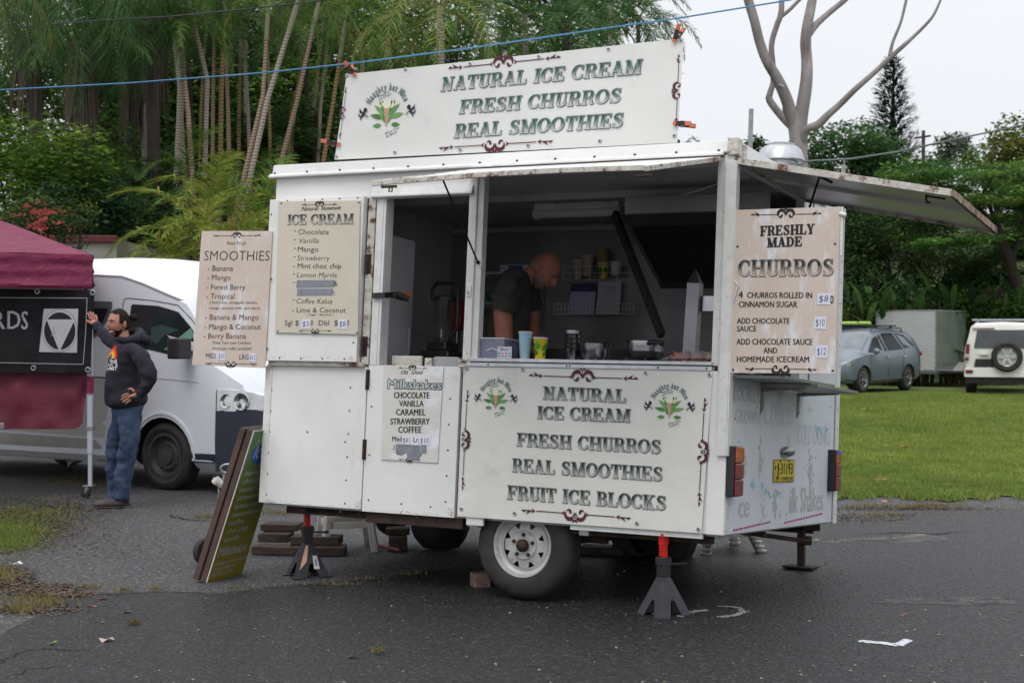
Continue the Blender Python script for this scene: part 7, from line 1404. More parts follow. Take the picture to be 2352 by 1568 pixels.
# ---- silver SUV ----
f2 = Vector((-1.70, -2.06)).normalized(); lft = Vector((-f2.y, f2.x)); FLw = G(1978, 904); org = Vector((FLw.x, FLw.y)) - f2 * 1.335 - lft * .80
SM = Matrix(((f2.x, lft.x, 0, org.x), (f2.y, lft.y, 0, org.y), (0, 0, 1, .02), (0, 0, 0, 1)))
suv = thing('parked_car', 'silver blue family car with roof rails and green straps, parked on the lawn', 'car', (org.x, org.y, 0))
def sr(h, zb, zs, zbelt, hr, zr, zt): return [(0, zb), (h - .12, zb), (h - .02, zb + .10), (h, zs), (h - .02, zbelt), (hr, zr), (hr - .14, zt), (0, zt + .02)]
sst = [(-2.30, sr(.74, .45, .60, .80, .70, .84, .88)), (-2.26, sr(.82, .36, .62, 1.02, .72, 1.12, 1.2)), (-2.12, sr(.88, .30, .66, 1.08, .66, 1.42, 1.48)), (-1.85, sr(.90, .28, .68, 1.10, .64, 1.54, 1.62)), (-.8, sr(.90, .24, .68, 1.08, .64, 1.60, 1.68)), (.15, sr(.90, .24, .68, 1.04, .63, 1.56, 1.64)), (.45, sr(.90, .24, .68, 1.02, .62, 1.46, 1.53)), (1.0, sr(.90, .24, .68, 1.00, .74, 1.08, 1.14)), (1.2, sr(.90, .24, .68, .98, .72, 1.02, 1.06)), (1.9, sr(.88, .26, .66, .88, .66, .94, .97)), (2.2, sr(.80, .28, .62, .76, .6, .80, .83)), (2.32, sr(.68, .34, .55, .66, .5, .68, .70))]
scar = Car(SM, sst); scar.body(MT['silver'], suv, [(1.335, .345, .90), (-1.335, .345, .90)])
sw = scar.side([(.92, 1.05), (.40, 1.42), (.02, 1.54), (-.05, 1.08)], MT['glass'], suv, 'window', .006, 1, .04); scar.side([(-.12, 1.09), (-.07, 1.55), (-.75, 1.575), (-1.05, 1.12)], MT['glass'], suv, 'window', .006, 1, .04); scar.side([(-1.12, 1.14), (-.85, 1.57), (-1.45, 1.52), (-1.85, 1.22)], MT['glass'], suv, 'window', .006, 1, .05)
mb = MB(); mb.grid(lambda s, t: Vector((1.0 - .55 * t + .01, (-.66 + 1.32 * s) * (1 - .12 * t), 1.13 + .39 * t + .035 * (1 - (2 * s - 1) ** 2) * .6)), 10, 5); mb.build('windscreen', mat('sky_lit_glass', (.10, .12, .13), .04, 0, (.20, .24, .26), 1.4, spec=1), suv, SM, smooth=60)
for s_ in (1.335, -1.335): car_wheel(SM, s_, .875, .345, .22, MT['galv'], suv, 1, 7); car_wheel(SM, s_, -.875, .345, .22, MT['galv'], suv, -1, 7)
mb = MB(); mb.sph((.86, 1.0, 1.08), (.07, .10, .08), 12, 8); mb.build('mirror', MT['silver'], suv, SM, smooth=60)
for s_ in (.05, -.95): mb = MB(); mb.tube([(s_, .915, .93), (s_ - .16, .915, .935)], .016, 6); mb.build('door_handle', MT['chrome'], suv, SM)
for pts in ([(.95, 1.0), (1.0, .6), (.85, .34)], [(-.08, 1.08), (-.08, .6), (-.05, .34)], [(-1.08, 1.1), (-1.0, .75), (-.9, .4)]): scar.line(pts, .006, MT['dark'], suv)
scar.line([(.9, .34), (-.9, .36)], .03, MT['galv'], suv, 'side_trim', -.01)
mb = MB()
for y in (.56, -.56): mb.tube([(.3, y, 1.60), (.2, y, 1.70), (-1.5, y, 1.70), (-1.6, y, 1.60)], .018, 6)
for x in (0, -.9): mb.tube([(x, -.72, 1.76), (x, .72, 1.76)], .018, 6); mb.cbox((x, .56, 1.73), (.08, .06, .07)); mb.cbox((x, -.56, 1.73), (.08, .06, .07))
mb.build('roof_rack', MT['black'], suv, SM)
for y0, y1, x in ((-.7, .02, .0), (.05, .38, -.05)): mb = MB(); mb.tube([(x, y0, 1.83), (x, y1, 1.83)], .045, 8); mb.build('foam_roll', mat('lime_foam', (.42, .62, .16), .7), suv, SM)
hl = Car(SM, [(s, [(0, z0), (h, z0), (h, z1), (0, z1)]) for s, h, z0, z1 in ((1.75, .885, .84, .88), (1.95, .872, .74, .86), (2.15, .80, .70, .80), (2.24, .70, .70, .76))]); hl.body(MT['chrome'], suv, [], 'headlight')
mb = MB(); mb.cbox((2.27, .55, .42), (.10, .22, .16)); mb.cbox((2.2, 0, .30), (.2, 1.4, .10)); mb.build('grille', MT['black'], suv, SM, bevel=.03); mb = MB(); mb.sph((2.31, .58, .43), (.03, .05, .05), 10, 6); mb.build('fog_lamp', MT['chrome'], suv, SM)
mb = MB(); mb.cbox((-2.16, .80, 1.0), (.22, .14, .12)); mb.build('tail_light', MT['lensr'], suv, SM, bevel=.03)
# ---- chequer plate box trailer ----
ct_ = G(2150, 889); rot = R_(-41); CM = Matrix.Translation((at(2148, 850, 43.5).x, 43.5, 0)) @ Matrix.Rotation(rot, 4, 'Z')
bt = thing('box_trailer', 'chequer plate aluminium box trailer parked between two cars', 'trailer', CM.translation)
z0, z1 = at(2148, 851, 43.5).z, at(2154, 714, 43.5).z; w1, w2 = 1.9, 2.1
mal = mat('chequer_aluminium', (.52, .53, .54), .45, .1, (.46, .47, .48), 2)
mb = MB(); mb.box((-w1, 0, z0), (0, w2, z1)); mb.build('box', mat('box_aluminium', (.42, .44, .42), .3, .5, (.34, .37, .34), 2), bt, CM, bevel=.01)
mb = MB(); mb.box((-w1 + .01, -.012, z0 + .01), (-.02, -.002, z1 - .01)); mb.build('plate', mal, bt, CM)
dm = MB()
for i in range(24):
    for j in range(22):
        c_ = Vector((-w1 + .06 + i * .078 + .039 * (j % 2), -.013, z0 + .06 + j * .078))
        dm.sph(c_, (.026, .010, .018), 6, 4)
k = dm.build('tread_pattern', mat('chequer_tread', (.66, .67, .68), .3, .6), bt, CM); k['kind'] = 'stuff'
mb = MB()
for j in range(20): mb.box((.0, .08, z0 + .12 + j * .082), (.012 if j % 2 else .006, w2 - .08, z0 + .12 + j * .082 + .075))
k = mb.build('roller_shutter', mat('slats_lawn_reflection', (.22, .26, .22), .35, .3, (.17, .20, .17), 2), bt, CM); k['kind'] = 'stuff'  # the lawn's reflection is put into the slat colour as green
mb = MB(); mb.box((-w1 - .02, -.02, z1), (.02, w2 + .02, z1 + .03)); mb.build('roof', mat('box_roof', (.50, .50, .50), .35, .6), bt, CM, bevel=.01)
mb = MB(); mb.box((-w1, -.05, z0 - .10), (.05, w2, z0 - .01)); mb.box((.0, .2, z0 - .02), (.75, 1.9, z0 + .02)); mb.box((-3.0, .9, z0 - .1), (-w1, 1.0, z0 - .02)); mb.build('chassis', MT['galv'], bt, CM, bevel=.01)
fm2 = MB(); fm2.prism([(.15, z0), (1.95, z0), (1.8, z0 + .14), (1.6, z0 + .24), (.6, z0 + .24), (.3, z0 + .1)], lambda a, b, d: (.45 + d, a, b), 0, .32); fm2.build('mudguard', mat('mudguard_grey', (.30, .29, .28), .5, .3), bt, CM, bevel=.01)
mb = MB(); mb.lathe([(.2, .0), (.30, .0), (.32, -.03), (.32, -.16), (.2, -.18)], (.76, 1.0, .335), (1, 0, 0), 28); wl_ = mb.build('wheel', MT['rubber'], bt, CM, smooth=40); mb = MB(); mb.lathe([(.21, .0), (.19, -.02), (.1, -.02), (.08, .0), (0, .0)], (.76, 1.0, .335), (1, 0, 0), 24); mb.build('rim', MT['plastw'], wl_, CM)
mb = MB(); mb.box((-.9, -.06, z0 - .09), (-.65, -.045, z0 - .03)); mb.build('reflector', MT['lensr'], bt, CM)
# ---- white four wheel drive, seen from behind ----
yaw = R_(72.5); f2 = Vector((math.cos(yaw), math.sin(yaw))); lft = Vector((-f2.y, f2.x)); org = Vector((at(2318, 800, 37.6).x, 37.6 + .5))
WMx = Matrix(((f2.x, lft.x, 0, org.x), (f2.y, lft.y, 0, org.y), (0, 0, 1, .0), (0, 0, 0, 1)))
fw = thing('parked_car', 'cream white four wheel drive with a spare wheel on its back door', 'car', (org.x, org.y, 0))
def wr(h, zb, zbelt, hr, zr, zt): return [(0, zb), (h - .06, zb), (h, zb + .12), (h + .01, .95), (h - .01, zbelt), (hr, zr), (hr - .10, zt), (0, zt + .03)]
wst = [(-.04, wr(.84, .60, 1.16, .76, 1.62, 1.66)), (.0, wr(.90, .52, 1.18, .78, 1.72, 1.78)), (.15, wr(.93, .46, 1.18, .76, 1.76, 1.84)), (2.6, wr(.93, .42, 1.18, .74, 1.76, 1.86)), (3.2, wr(.93, .42, 1.16, .72, 1.36, 1.42)), (4.2, wr(.92, .42, 1.02, .72, 1.08, 1.12)), (4.6, wr(.85, .45, .9, .65, .95, .98))]
wcar = Car(WMx, wst); wcar.body(MT['suvw'], fw, [(.95, .37, .93), (3.65, .37, .93)])
def back(pts, m, name, d=.0, parent=fw, r=.04, th_=.02):
    mb = MB(); P = rounded(pts, r) if r else pts; mb.prism(P, lambda a, b, dd: (-.045 - dd, -a, b), d - .03, d + th_); return mb.build(name, m, parent, WMx, bevel=.004)
back([(-.70, 1.20), (.70, 1.20), (.62, 1.66), (-.62, 1.66)], MT['glassg'], 'rear_window'); back([(-.94, .46), (.94, .46), (.92, .70), (-.92, .70)], MT['suvw'], 'bumper', .10, r=.05, th_=.03)
back([(-.9, .30), (.9, .30), (.88, .46), (-.88, .46)], MT['black'], 'valance', .02, r=.03); back([(-.74, 1.69), (-.2, 1.69), (-.2, 1.71), (-.74, 1.71)], MT['lensr'], 'brake_light', .03, r=.005)
for sg in (-1, 1): tl = back([(sg * .93, .88), (sg * .83, .88), (sg * .80, 1.30), (sg * .88, 1.30)], MT['lensr'], 'tail_light', .02, r=.01); back([(sg * .935, .95), (sg * .825, .95), (sg * .815, 1.05), (sg * .93, 1.05)], mat('clear_lens', (.45, .40, .40), .2), 'reversing_light', .025, tl, .005); back([(sg * .90, .56), (sg * .72, .56), (sg * .72, .64), (sg * .90, .64)], MT['lensr'], 'reflector', .14, r=.005)
pl2 = back([(-.72, .58), (-.24, .58), (-.24, .92), (-.66, .92)], MT['black'], 'plate_holder', .04, r=.02); mb = MB(); txt(mb, 'RJG 487', (-.68, .63), (-.27, .63), .085, lambda a, b, d: (-.045 - d, -(-a) * -1 if False else -a, b), .09, (.42, .42, .40), .01); mb.build('lettering', MT['print'], pl2, WMx, vcol=True)
back([(-.56, 1.02), (-.36, 1.02), (-.36, 1.08), (-.56, 1.08)], MT['suvw'], 'door_handle', .03, r=.02)
mb = MB(); so_ = (-.30, -.10, .98); mb.lathe([(.24, .02), (.34, .03), (.375, .0), (.385, -.05), (.385, -.17), (.35, -.2), (.24, -.2)], so_, (-1, 0, 0), 36); sp_ = mb.build('spare_wheel', MT['rubber'], fw, WMx, smooth=40)
mb = MB(); mb.lathe([(.245, .01), (.225, .0), (.20, -.05), (.06, -.05)], so_, (-1, 0, 0), 36); mb.lathe([(.07, -.03), (.06, .0), (0, .01)], so_, (-1, 0, 0), 16)
for k_ in range(6): a = k_ * math.pi / 3; mb.beam((so_[0] + .01, so_[1] + .05 * math.cos(a), so_[2] + .05 * math.sin(a)), (so_[0] + .0, so_[1] + .22 * math.cos(a), so_[2] + .22 * math.sin(a)), .075, .03, (1, 0, 0))
mb.build('rim', mat('silver_alloy', (.50, .51, .52), .38, .5), sp_, WMx, smooth=30)
for s_ in (.95, 3.65): car_wheel(WMx, s_, .90, .38, .26, MT['galv'], fw, 1, 6); car_wheel(WMx, s_, -.90, .38, .26, MT['galv'], fw, -1, 6)
mb = MB()
for x in (.5, 1.6): mb.tube([(x, -.75, 1.92), (x, .75, 1.92)], .02, 6); mb.cbox((x, .62, 1.88), (.1, .06, .08)); mb.cbox((x, -.62, 1.88), (.1, .06, .08))
mb.build('roof_rack', MT['galv'], fw, WMx)
# ================= vegetation =================
M_leaf = mat('broad_leaf', (1, 1, 1), .75, vcol=True, transl=.3, spec=.15)
M_dleaf = mat('matt_leaf', (1, 1, 1), .8, vcol=True, transl=.15, spec=.15)
def mesh_np(name, V, nf, k, cols, m):
    me = bpy.data.meshes.new(name); nv = len(V); me.vertices.add(nv); me.vertices.foreach_set('co', V.ravel().astype('f4'))
    me.loops.add(nf * k); me.loops.foreach_set('vertex_index', np.arange(nf * k, dtype='i4')); me.polygons.add(nf)
    me.polygons.foreach_set('loop_start', np.arange(0, nf * k, k, dtype='i4')); me.polygons.foreach_set('loop_total', np.full(nf, k, 'i4'))
    ca = me.color_attributes.new('Col', 'FLOAT_COLOR', 'POINT'); ca.data.foreach_set('color', np.c_[cols, np.ones(nv)].ravel().astype('f4'))
    me.materials.append(m); me.update(); me.validate(); return me
def leaves(clumps, per, ls, cols, seed=1, flat=.35, droop=0.0, aspect=.5, shell=.45):
    """Leaf-sized faces spread through clumps: (centre, radii)."""
    r = np.random.default_rng(seed); C_, K_ = [], []
    for c, rad in clumps:
        n = max(8, int(per * (rad[0] * rad[1] * rad[2]) ** (2 / 3)))
        d = r.normal(size=(n, 3)); d /= np.linalg.norm(d, axis=1)[:, None]; q = r.uniform(shell, 1.05, n) ** .7
        q *= 1 + .22 * np.sin(d[:, 0] * 5 + c[0]) * np.cos(d[:, 2] * 4 + c[1])
        C_.append(np.array(c) + d * q[:, None] * np.array(rad)); base = np.asarray(cols)[r.integers(0, len(cols))] * np.array([1.12, 1.28, 1.1]); K_.append(base[None] * r.uniform(.75, 1.2) * r.uniform(.65, 1.35, (n, 1)) * np.array([1, 1, 1]))
    P = np.concatenate(C_); Kc = np.concatenate(K_); n = len(P); s = ls * r.uniform(.5, 1.4, n)
    a = r.normal(size=(n, 3)); a[:, 2] *= flat; a[:, 2] -= droop; a /= np.linalg.norm(a, axis=1)[:, None]; b = np.cross(a, r.normal(size=(n, 3)) * np.array([flat, flat, 1])); b /= np.linalg.norm(b, axis=1)[:, None] + 1e-9
    L = a * s[:, None]; W = b * (s * aspect / 2)[:, None]
    V = np.stack([P, P + L * .45 + W, P + L, P + L * .45 - W], 1).reshape(-1, 3); return V, n, Kc.repeat(4, 0)
def leaf_obj(name, clumps, per, ls, cols, m, parent=None, **k):
    V, n, c = leaves(clumps, per, ls, cols, **k); return obj(name, mesh_np(name, V, n, 4, c, m), parent)
def rnd_clumps(c, R, n, rs, seed, zsq=1.0):
    r = random.Random(seed); out = []
    for i in range(n):
        while True:
            x, y, z = r.uniform(-1, 1), r.uniform(-1, 1), r.uniform(-1, 1)
            if x * x + y * y + z * z < 1: break
        k = r.uniform(.6, 1.3) * rs; out.append(((c[0] + x * R[0], c[1] + y * R[1], c[2] + z * R[2]), (k, k, k * zsq)))
    return out
bark = mat('dark_bark', (.055, .042, .034), .9, 0, (.03, .024, .02), 6, bump=.5, bsc=20, bdist=.03)
gumb = mat('smooth_gum_bark', (.31, .28, .285), .75, 0, (.19, .165, .165), 2.2, stretch=(1, 1, .35), dirt=[((.13, .105, .095), 3, .52, .7, (1, 1, .25)), ((.38, .36, .36), 5, .6, .7, (1, 1, .4))], bump=.5, bsc=8, bdist=.03)
def ringed(name, c1, c2, k=6.0):
    m = mat(name, c1, .7, bump=0); n = m.node_tree; w_ = n.nodes.new('ShaderNodeTexWave'); w_.wave_type = 'BANDS'; w_.bands_direction = 'Z'; w_.inputs['Scale'].default_value = k; w_.inputs['Distortion'].default_value = 1.2; w_.inputs['Detail'].default_value = 2
    tc_ = n.nodes.new('ShaderNodeTexCoord'); n.links.new(tc_.outputs['Object'], w_.inputs['Vector']); r = n.nodes.new('ShaderNodeValToRGB'); r.color_ramp.elements[0].color = (*c2, 1); r.color_ramp.elements[1].color = (*c1, 1); r.color_ramp.elements[0].position = .15; r.color_ramp.elements[1].position = .5
    n.links.new(w_.outputs['Fac'], r.inputs[0]); n.links.new(r.outputs[0], n.nodes['Principled BSDF'].inputs['Base Color']); return m
TRK = [ringed('ringed_tan_trunk', (.36, .27, .20), (.17, .09, .06)), ringed('ringed_golden_trunk', (.30, .22, .08), (.13, .08, .04), 5), ringed('ringed_grey_trunk', (.36, .33, .29), (.20, .14, .11), 6)]
shaft = mat('pale_crownshaft', (.20, .22, .13), .5, 0, (.28, .26, .17), 3, stretch=(3, 3, .6))
FR = [((.085, .18, .03), (.15, .22, .045), (.055, .125, .025)), ((.16, .21, .055), (.24, .26, .10), (.085, .15, .035)), ((.055, .115, .038), (.085, .155, .05), (.035, .08, .027)), ((.16, .21, .03), (.25, .26, .05), (.09, .145, .02))]
def frond_mesh(L, n, ll, lw, droop, pal, seed, vee=.6, hang=.0):
    """One arching feather frond along +x from the origin."""
    r = random.Random(seed); V, F, Cc = [], [], []
    def rac(t): return Vector((L * t * (1 - .28 * droop * t * t), 0, L * (.34 * t - (.30 + .55 * droop) * t * t)))
    mb = MB()
    for i in range(8):
        a, b = rac(i / 8), rac((i + 1) / 8); mb.col = pal[1]; mb.beam(a, b, .022 * (1 - i / 10), .016)
    for i in range(n):
        t = .10 + .9 * i / n; p = rac(t); tg = (rac(min(1, t + .02)) - rac(t - .02)).normalized(); k = math.sin(math.pi * min(1, .12 + t * .86)) ** .6
        for sg in (1, -1):
            l = ll * k * r.uniform(.6, 1.15); d = (tg * (.75 + .5 * t) + Vector((0, sg, 0)) + Vector((0, 0, vee * (1 - t) - hang)) + Vector((r.gauss(0, .16), r.gauss(0, .16), r.gauss(0, .24)))).normalized(); c = r.choice(pal); mb.col = tuple(q * r.uniform(.75, 1.3) for q in c)
            m1 = p + d * l * .5 + Vector((0, 0, -.03 * l)); e = p + (d * l * .95) + Vector((0, 0, -(.34 + hang) * l)); w_ = tg * lw / 2
            mb.add([p - w_ * .5, p + w_ * .5, m1 + w_, m1 - w_], [(0, 1, 2, 3)]); mb.add([m1 - w_, m1 + w_, e], [(0, 1, 2)])
    return mb.mesh('frond', [M_leaf], 0, True)
FM = {}
for pi, pal in enumerate(FR):
    FM[pi] = [frond_mesh(2.3, 38, .50, .034, d, pal, 10 * pi + j) for j, d in enumerate((.5, .8, 1.15))]
FMH = [frond_mesh(3.1, 60, .95, .030, .9, FR[2], 40, .2, .55), frond_mesh(2.8, 56, .85, .03, 1.3, FR[2], 41, .1, .7)]
FMC = [frond_mesh(3.4, 70, .8, .045, .8, ((.06, .10, .03), (.09, .13, .035), (.045, .08, .03)), 50, .1, .6)]
def crown(t, top, n, pal, sc, seed, meshes=None, el=(.15, 1.25), droopmin=0):
    r = random.Random(seed)
    for i in range(n):
        az = 2.4 * i + r.uniform(-.3, .3); e_ = el[0] + (el[1] - el[0]) * ((i + .5) / n) ** 1.0 * r.uniform(.8, 1.1); k = sc * r.uniform(.85, 1.15)
        ms = meshes or FM[pal]; M_ = Matrix.Translation(top) @ Matrix.Rotation(az, 4, 'Z') @ Matrix.Rotation(-e_ + .25, 4, 'Y') @ Matrix.Diagonal((k, k, k, 1))
        o = bpy.data.objects.new('frond', r.choice(ms)); link(o, t, M_)
def palm(pts, D, r0, label, trunk=0, pal=0, n=11, sc=1.0, seed=1, shaftlen=.7, below=True, grp='ringed cane palms in the grove', el=(.0, 1.2)):
    P = [at(u, v, D) for u, v in pts]
    if below: a = P[0]; b = P[1]; d = (a - b); k = (a.z) / max(.3, -d.z) if d.z < 0 else 1; P = [Vector((a.x + d.x * min(k, 1.5) * .5, a.y, -.05))] + P
    t = thing('palm_tree', label, 'palm', P[0], grp)
    Q = []; 
    for i in range(len(P) - 1):
        for k in range(5): Q.append(P[i].lerp(P[i + 1], k / 5))
    Q.append(P[-1]); mb = MB(); m_ = len(Q); mb.tube(Q, [r0 * (1.15 - .35 * i / m_) for i in range(m_)], 10); mb.build('trunk', TRK[trunk], t, smooth=60)
    top = P[-1]; dr = (P[-1] - P[-2]).normalized()
    if shaftlen: mb = MB(); mb.tube([top - dr * .02, top + dr * shaftlen * .5, top + dr * shaftlen], [r0 * .95, r0 * 1.05, r0 * .6], 10); mb.build('crownshaft', shaft, t, smooth=60)
    crown(t, top + dr * shaftlen, n, pal, sc, seed, el=el)
PG = [([(445, 465), (432, 256), (420, 150)], 25, .066, 'tan ringed palm trunk bowing slightly, first clear cane from the grey trunk', 0, 0), ([(469, 450), (476, 183), (447, 60)], 25.5, .064, 'grey tan palm trunk that bends back to the top of the picture', 2, 0), ([(505, 421), (509, 183), (514, 62)], 26, .062, 'straight golden palm trunk between the bowed canes', 1, 1),
 ([(527, 403), (524, 256), (520, 150)], 27.5, .060, 'faint pinkish palm trunk behind the straight golden one', 0, 2), ([(538, 502), (604, 220), (612, 90)], 24.5, .058, 'slanting palm trunk with a pale green neck', 0, 0), ([(553, 502), (615, 227), (664, 70)], 24, .068, 'thickest slanting palm trunk, leaning far to the banner', 2, 1),
 ([(637, 403), (681, 238), (718, 70)], 26, .062, 'slender reddish palm trunk rising behind the trailer corner', 0, 0), ([(743, 370), (765, 238), (781, 130)], 26.5, .058, 'golden brown palm trunk just beside the roof banner', 1, 0), ([(622, 414), (619, 264), (617, 190)], 28, .045, 'thin greenish cane standing deep among the slanting palms', 1, 2),
 ([(406, 439), (414, 264), (416, 150)], 27, .105, 'stout pale grey palm trunk in the dark of the grove', 2, 2), ([(668, 400), (672, 300), (690, 160)], 29, .05, 'dim brown cane far back between the leaning trunks', 0, 2), ([(715, 380), (719, 260), (735, 120)], 30, .05, 'shaded brown cane behind the leaning palms', 0, 2)]
CN = ['thin pale cane left of the first bowed trunk', 'thin cane between the bowed grey trunk and the golden one', 'slim pale cane crossing behind the slanting pair', 'slim straight cane under the black cable', 'fine greenish cane next to the reddish trunk', 'fine leaning cane just left of the banner clamp', 'thin cane in the gap beyond the weeping palms', 'slender back cane near the pale spear leaf', 'slender upright cane behind the thick slanting trunk']
for i, (u0, u1, tk) in enumerate(((425, 400, 2), (488, 492, 0), (575, 560, 2), (548, 552, 1), (655, 700, 1), (728, 752, 2), (330, 322, 2), (458, 470, 1), (590, 640, 0))): PG.append(([(u0, 420 + 9 * i % 40), ((u0 * 2 + u1) / 3, 250), (u1, 90 + 13 * i % 60)], 27.5 + .3 * i, .055, CN[i], tk, i % 3))
for i, (pts, D, r0, lb, tk, pal) in enumerate(PG): palm(pts, D, r0 * .66, lb, tk, pal, 9, .62 if i != 9 else .7, i + 1, .65, el=(-.1, 1.25))
dk = [([(187, 472), (190, 256), (186, 120)], 24, .125, 'dark trunked palm with long weeping fronds'), ([(355, 469), (352, 250), (352, 60)], 25, .11, 'dark trunked palm next to the pale grey trunk'), ([(84, 330), (78, 200), (60, 90)], 27, .14, 'old shaggy palm at the edge of the picture'), ([(300, 420), (296, 250), (300, 150)], 29, .1, 'weeping palm with a brown skirt, deep in shade')]
for i, (pts, D, r0, lb) in enumerate(dk):
    P0 = [at(u, v, D) for u, v in pts]; t = thing('palm_tree', lb, 'palm', (P0[0].x, D, 0), 'dark weeping palms'); mb = MB(); mb.tube([Vector((P0[0].x, D, 0))] + P0, [r0 * 1.1, r0, r0, r0 * .9], 10); mb.build('trunk', bark, t, smooth=60)
    for k_ in range(2): crown(t, P0[-1] + Vector((0, 0, .2 + .9 * k_)), 10, 2, .66, 30 + i * 2 + k_, FMH if k_ else None, (-.7, .9))
    mb = MB(); r = random.Random(i)
    for k in range(70): a = r.uniform(0, 6.28); z = P0[-1].z - r.uniform(-.2, .5); mb.col = tuple(q * r.uniform(.5, 1.3) for q in (.075, .058, .042)); p = Vector((P0[-1].x + math.cos(a) * r0 * 1.4, D + math.sin(a) * r0 * 1.4, z)); e = p + Vector((math.cos(a) * .12, math.sin(a) * .12, -r.uniform(.6, 1.6))); mb.add([p, p + Vector((.04, 0, 0)), e], [(0, 1, 2)])
    mb.build('dead_frond_skirt', MT['print'], t, vcol=True)
# tall palms whose crowns show above the banner
TP = [((905, 40), 27, 'tall palm with its crown above the banner logo', 0), ((1010, 25), 24, 'broad yellow green palm crown above the word Natural', 1), ((1105, 60), 29, 'mid green palm crown behind the upper banner middle', 0), ((1205, 45), 26, 'dark palm with wide drooping fronds over the banner', 2), ((1300, 60), 25, 'big grey green palm fan touching the banner edge', 2), ((1400, 20), 30, 'dense dark palm crown near the sky gap', 2), ((1465, 55), 33, 'last dark palm crown before the open sky', 2), ((830, 90), 26, 'palm with brown tinged fronds beside the banner clamp', 1), ((700, -10), 24, 'pale fronded palm at the top edge above the leaning canes', 1), ((560, 5), 23, 'light fronded palm crown over the straight canes', 1), ((430, 20), 24, 'yellowing palm crown above the grey trunk', 1), ((330, 10), 23, 'hanging pale frond crown near the black cable', 1), ((240, 60), 28, 'dark crowned palm over the weeping palms', 2), ((620, 60), 30, 'shaded palm crown behind the blue rope', 2), ((760, 30), 31, 'shaded palm crown deep behind the banner corner', 2)]
for i, ((u, v), D, lb, pal) in enumerate(TP):
    if u < 850: D += 7
    top = at(u, v - 12, D); t = thing('palm_tree', lb, 'palm', (top.x + .2, D, 0), 'tall palms crowning the grove'); mb = MB(); mb.tube([Vector((top.x + .25, D, 0)), Vector((top.x + .1, D, top.z * .5)), top], [.07, .055, .05], 10); mb.build('trunk', TRK[2] if i % 2 else bark, t, smooth=60)
    crown(t, top, 15, pal, .70 if u < 850 else .85, 60 + i, None, (-.5, 1.1))
# coconut frond reaching in at the top corner
top = at(-30, -30, 14); t = thing('palm_tree', 'coconut palm leaning in with one big frond at the top corner', 'palm', (top.x - 1, 14, 0)); mb = MB(); mb.tube([Vector((top.x - 1.4, 14, 0)), Vector((top.x - .8, 14, 2)), top], [.15, .13, .11], 10); mb.build('trunk', bark, t, smooth=60)
for az, el_ in ((-.35, -.25), (-.9, -.55), (1.6, .2), (2.6, .2), (-2.6, .3)):
    o = bpy.data.objects.new('frond', FMC[0]); link(o, t, Matrix.Translation(top) @ Matrix.Rotation(az, 4, 'Z') @ Matrix.Rotation(-el_, 4, 'Y') @ Matrix.Diagonal((.34, .34, .34, 1)))
# low golden palms by the van
LPs = [((470, 560), 21, 'bushy yellow green young palm just behind the van roof', 3, 1.0), ((545, 590), 20.5, 'young palm with bright fronds beside the smoothies board', 3, .9), ((395, 600), 21.5, 'low spreading young palm in front of the maroon roof', 3, .8), ((600, 520), 22.5, 'darker young palm against the trailer corner', 0, 1.0), ((500, 480), 23, 'taller young palm with upright fronds at the foot of the canes', 3, .9), ((320, 520), 24, 'shaded young palm above the low building', 0, .9), ((250, 440), 25, 'dim young palm between the dark trunks', 2, .9), ((430, 420), 25, 'young palm with a pale spear below the grey trunk', 0, .8), ((590, 430), 27, 'leafy cane clump filling the gap behind the slanting trunks', 0, .9), ((640, 330), 29, 'shaded cane clump near the trailer roof line', 2, 1.0), ((720, 300), 30, 'dim palm clump behind the banner edge', 2, 1.0)]
for i, ((u, v), D, lb, pal, sc) in enumerate(LPs):
    top = at(u, v, D); t = thing('palm_clump', lb, 'palm', (top.x, D, 0), 'young palms under the grove'); mb = MB(); mb.tube([Vector((top.x, D, 0)), top], [.05, .05], 8); mb.build('stem', TRK[1], t, smooth=60)
    crown(t, top, 12, pal, sc * .72, 90 + i, None, (.0, 1.35))
# dark trees that close the grove
DG = [(.042, .072, .026), (.058, .090, .030), (.030, .054, .022), (.075, .10, .034)]; MG = [(.05, .095, .022), (.07, .12, .025), (.04, .075, .02), (.085, .13, .028)]
LG = [(.08, .15, .025), (.12, .18, .03), (.06, .12, .022), (.15, .19, .035)]
def tree(name, label, base, trunk, clumps, per, ls, cols, m=M_leaf, group=None, seed=1, cat='tree', tm=None, **k):
    t = thing(name, label, cat, base, group); mb = MB()
    for P0, rs in trunk: mb.tube(P0, rs, 8)
    if trunk: mb.build('trunk', tm or bark, t, smooth=60)
    leaf_obj('crown', clumps, per, ls, cols, m, t, seed=seed, **k); return t
BT = [(-60, 250, 36, 'dark evergreen tree at the edge behind the coconut frond', 5.5), (190, 120, 34, 'tall fine leafed tree with sky showing through its top', 4.6), (330, 300, 37, 'black green tree filling the back of the grove', 5.2), (520, 260, 38, 'dark tree behind the straight canes', 5.6), (700, 280, 37, 'dark tree behind the leaning canes', 5.4), (880, 220, 39, 'dark tree hidden behind the roof banner', 5.6), (1080, 240, 40, 'dark tree showing between the palm crowns above the banner', 5.2), (1280, 200, 41, 'dark tree under the palm fans near the sky', 4.6), (1335, 120, 42, 'last dark tree of the grove, loose against the sky', 2.2)]
for i, (u, v, D, lb, Rr) in enumerate(BT):
    c = at(u, v, D); base = Vector((c.x, D, 0)); zc = max(c.z, 3.5)
    cl = rnd_clumps((c.x, D, zc * .75), (Rr * .62, 2.2, zc * .78), 30, 1.15, i + 3)
    tree('grove_tree', lb, base, [([base, Vector((c.x + .2, D, zc))], [.25, .12])], cl, 1500 if i > 1 else 420, .15, DG + MG[:2], M_dleaf, 'dark trees closing the grove', i + 11)
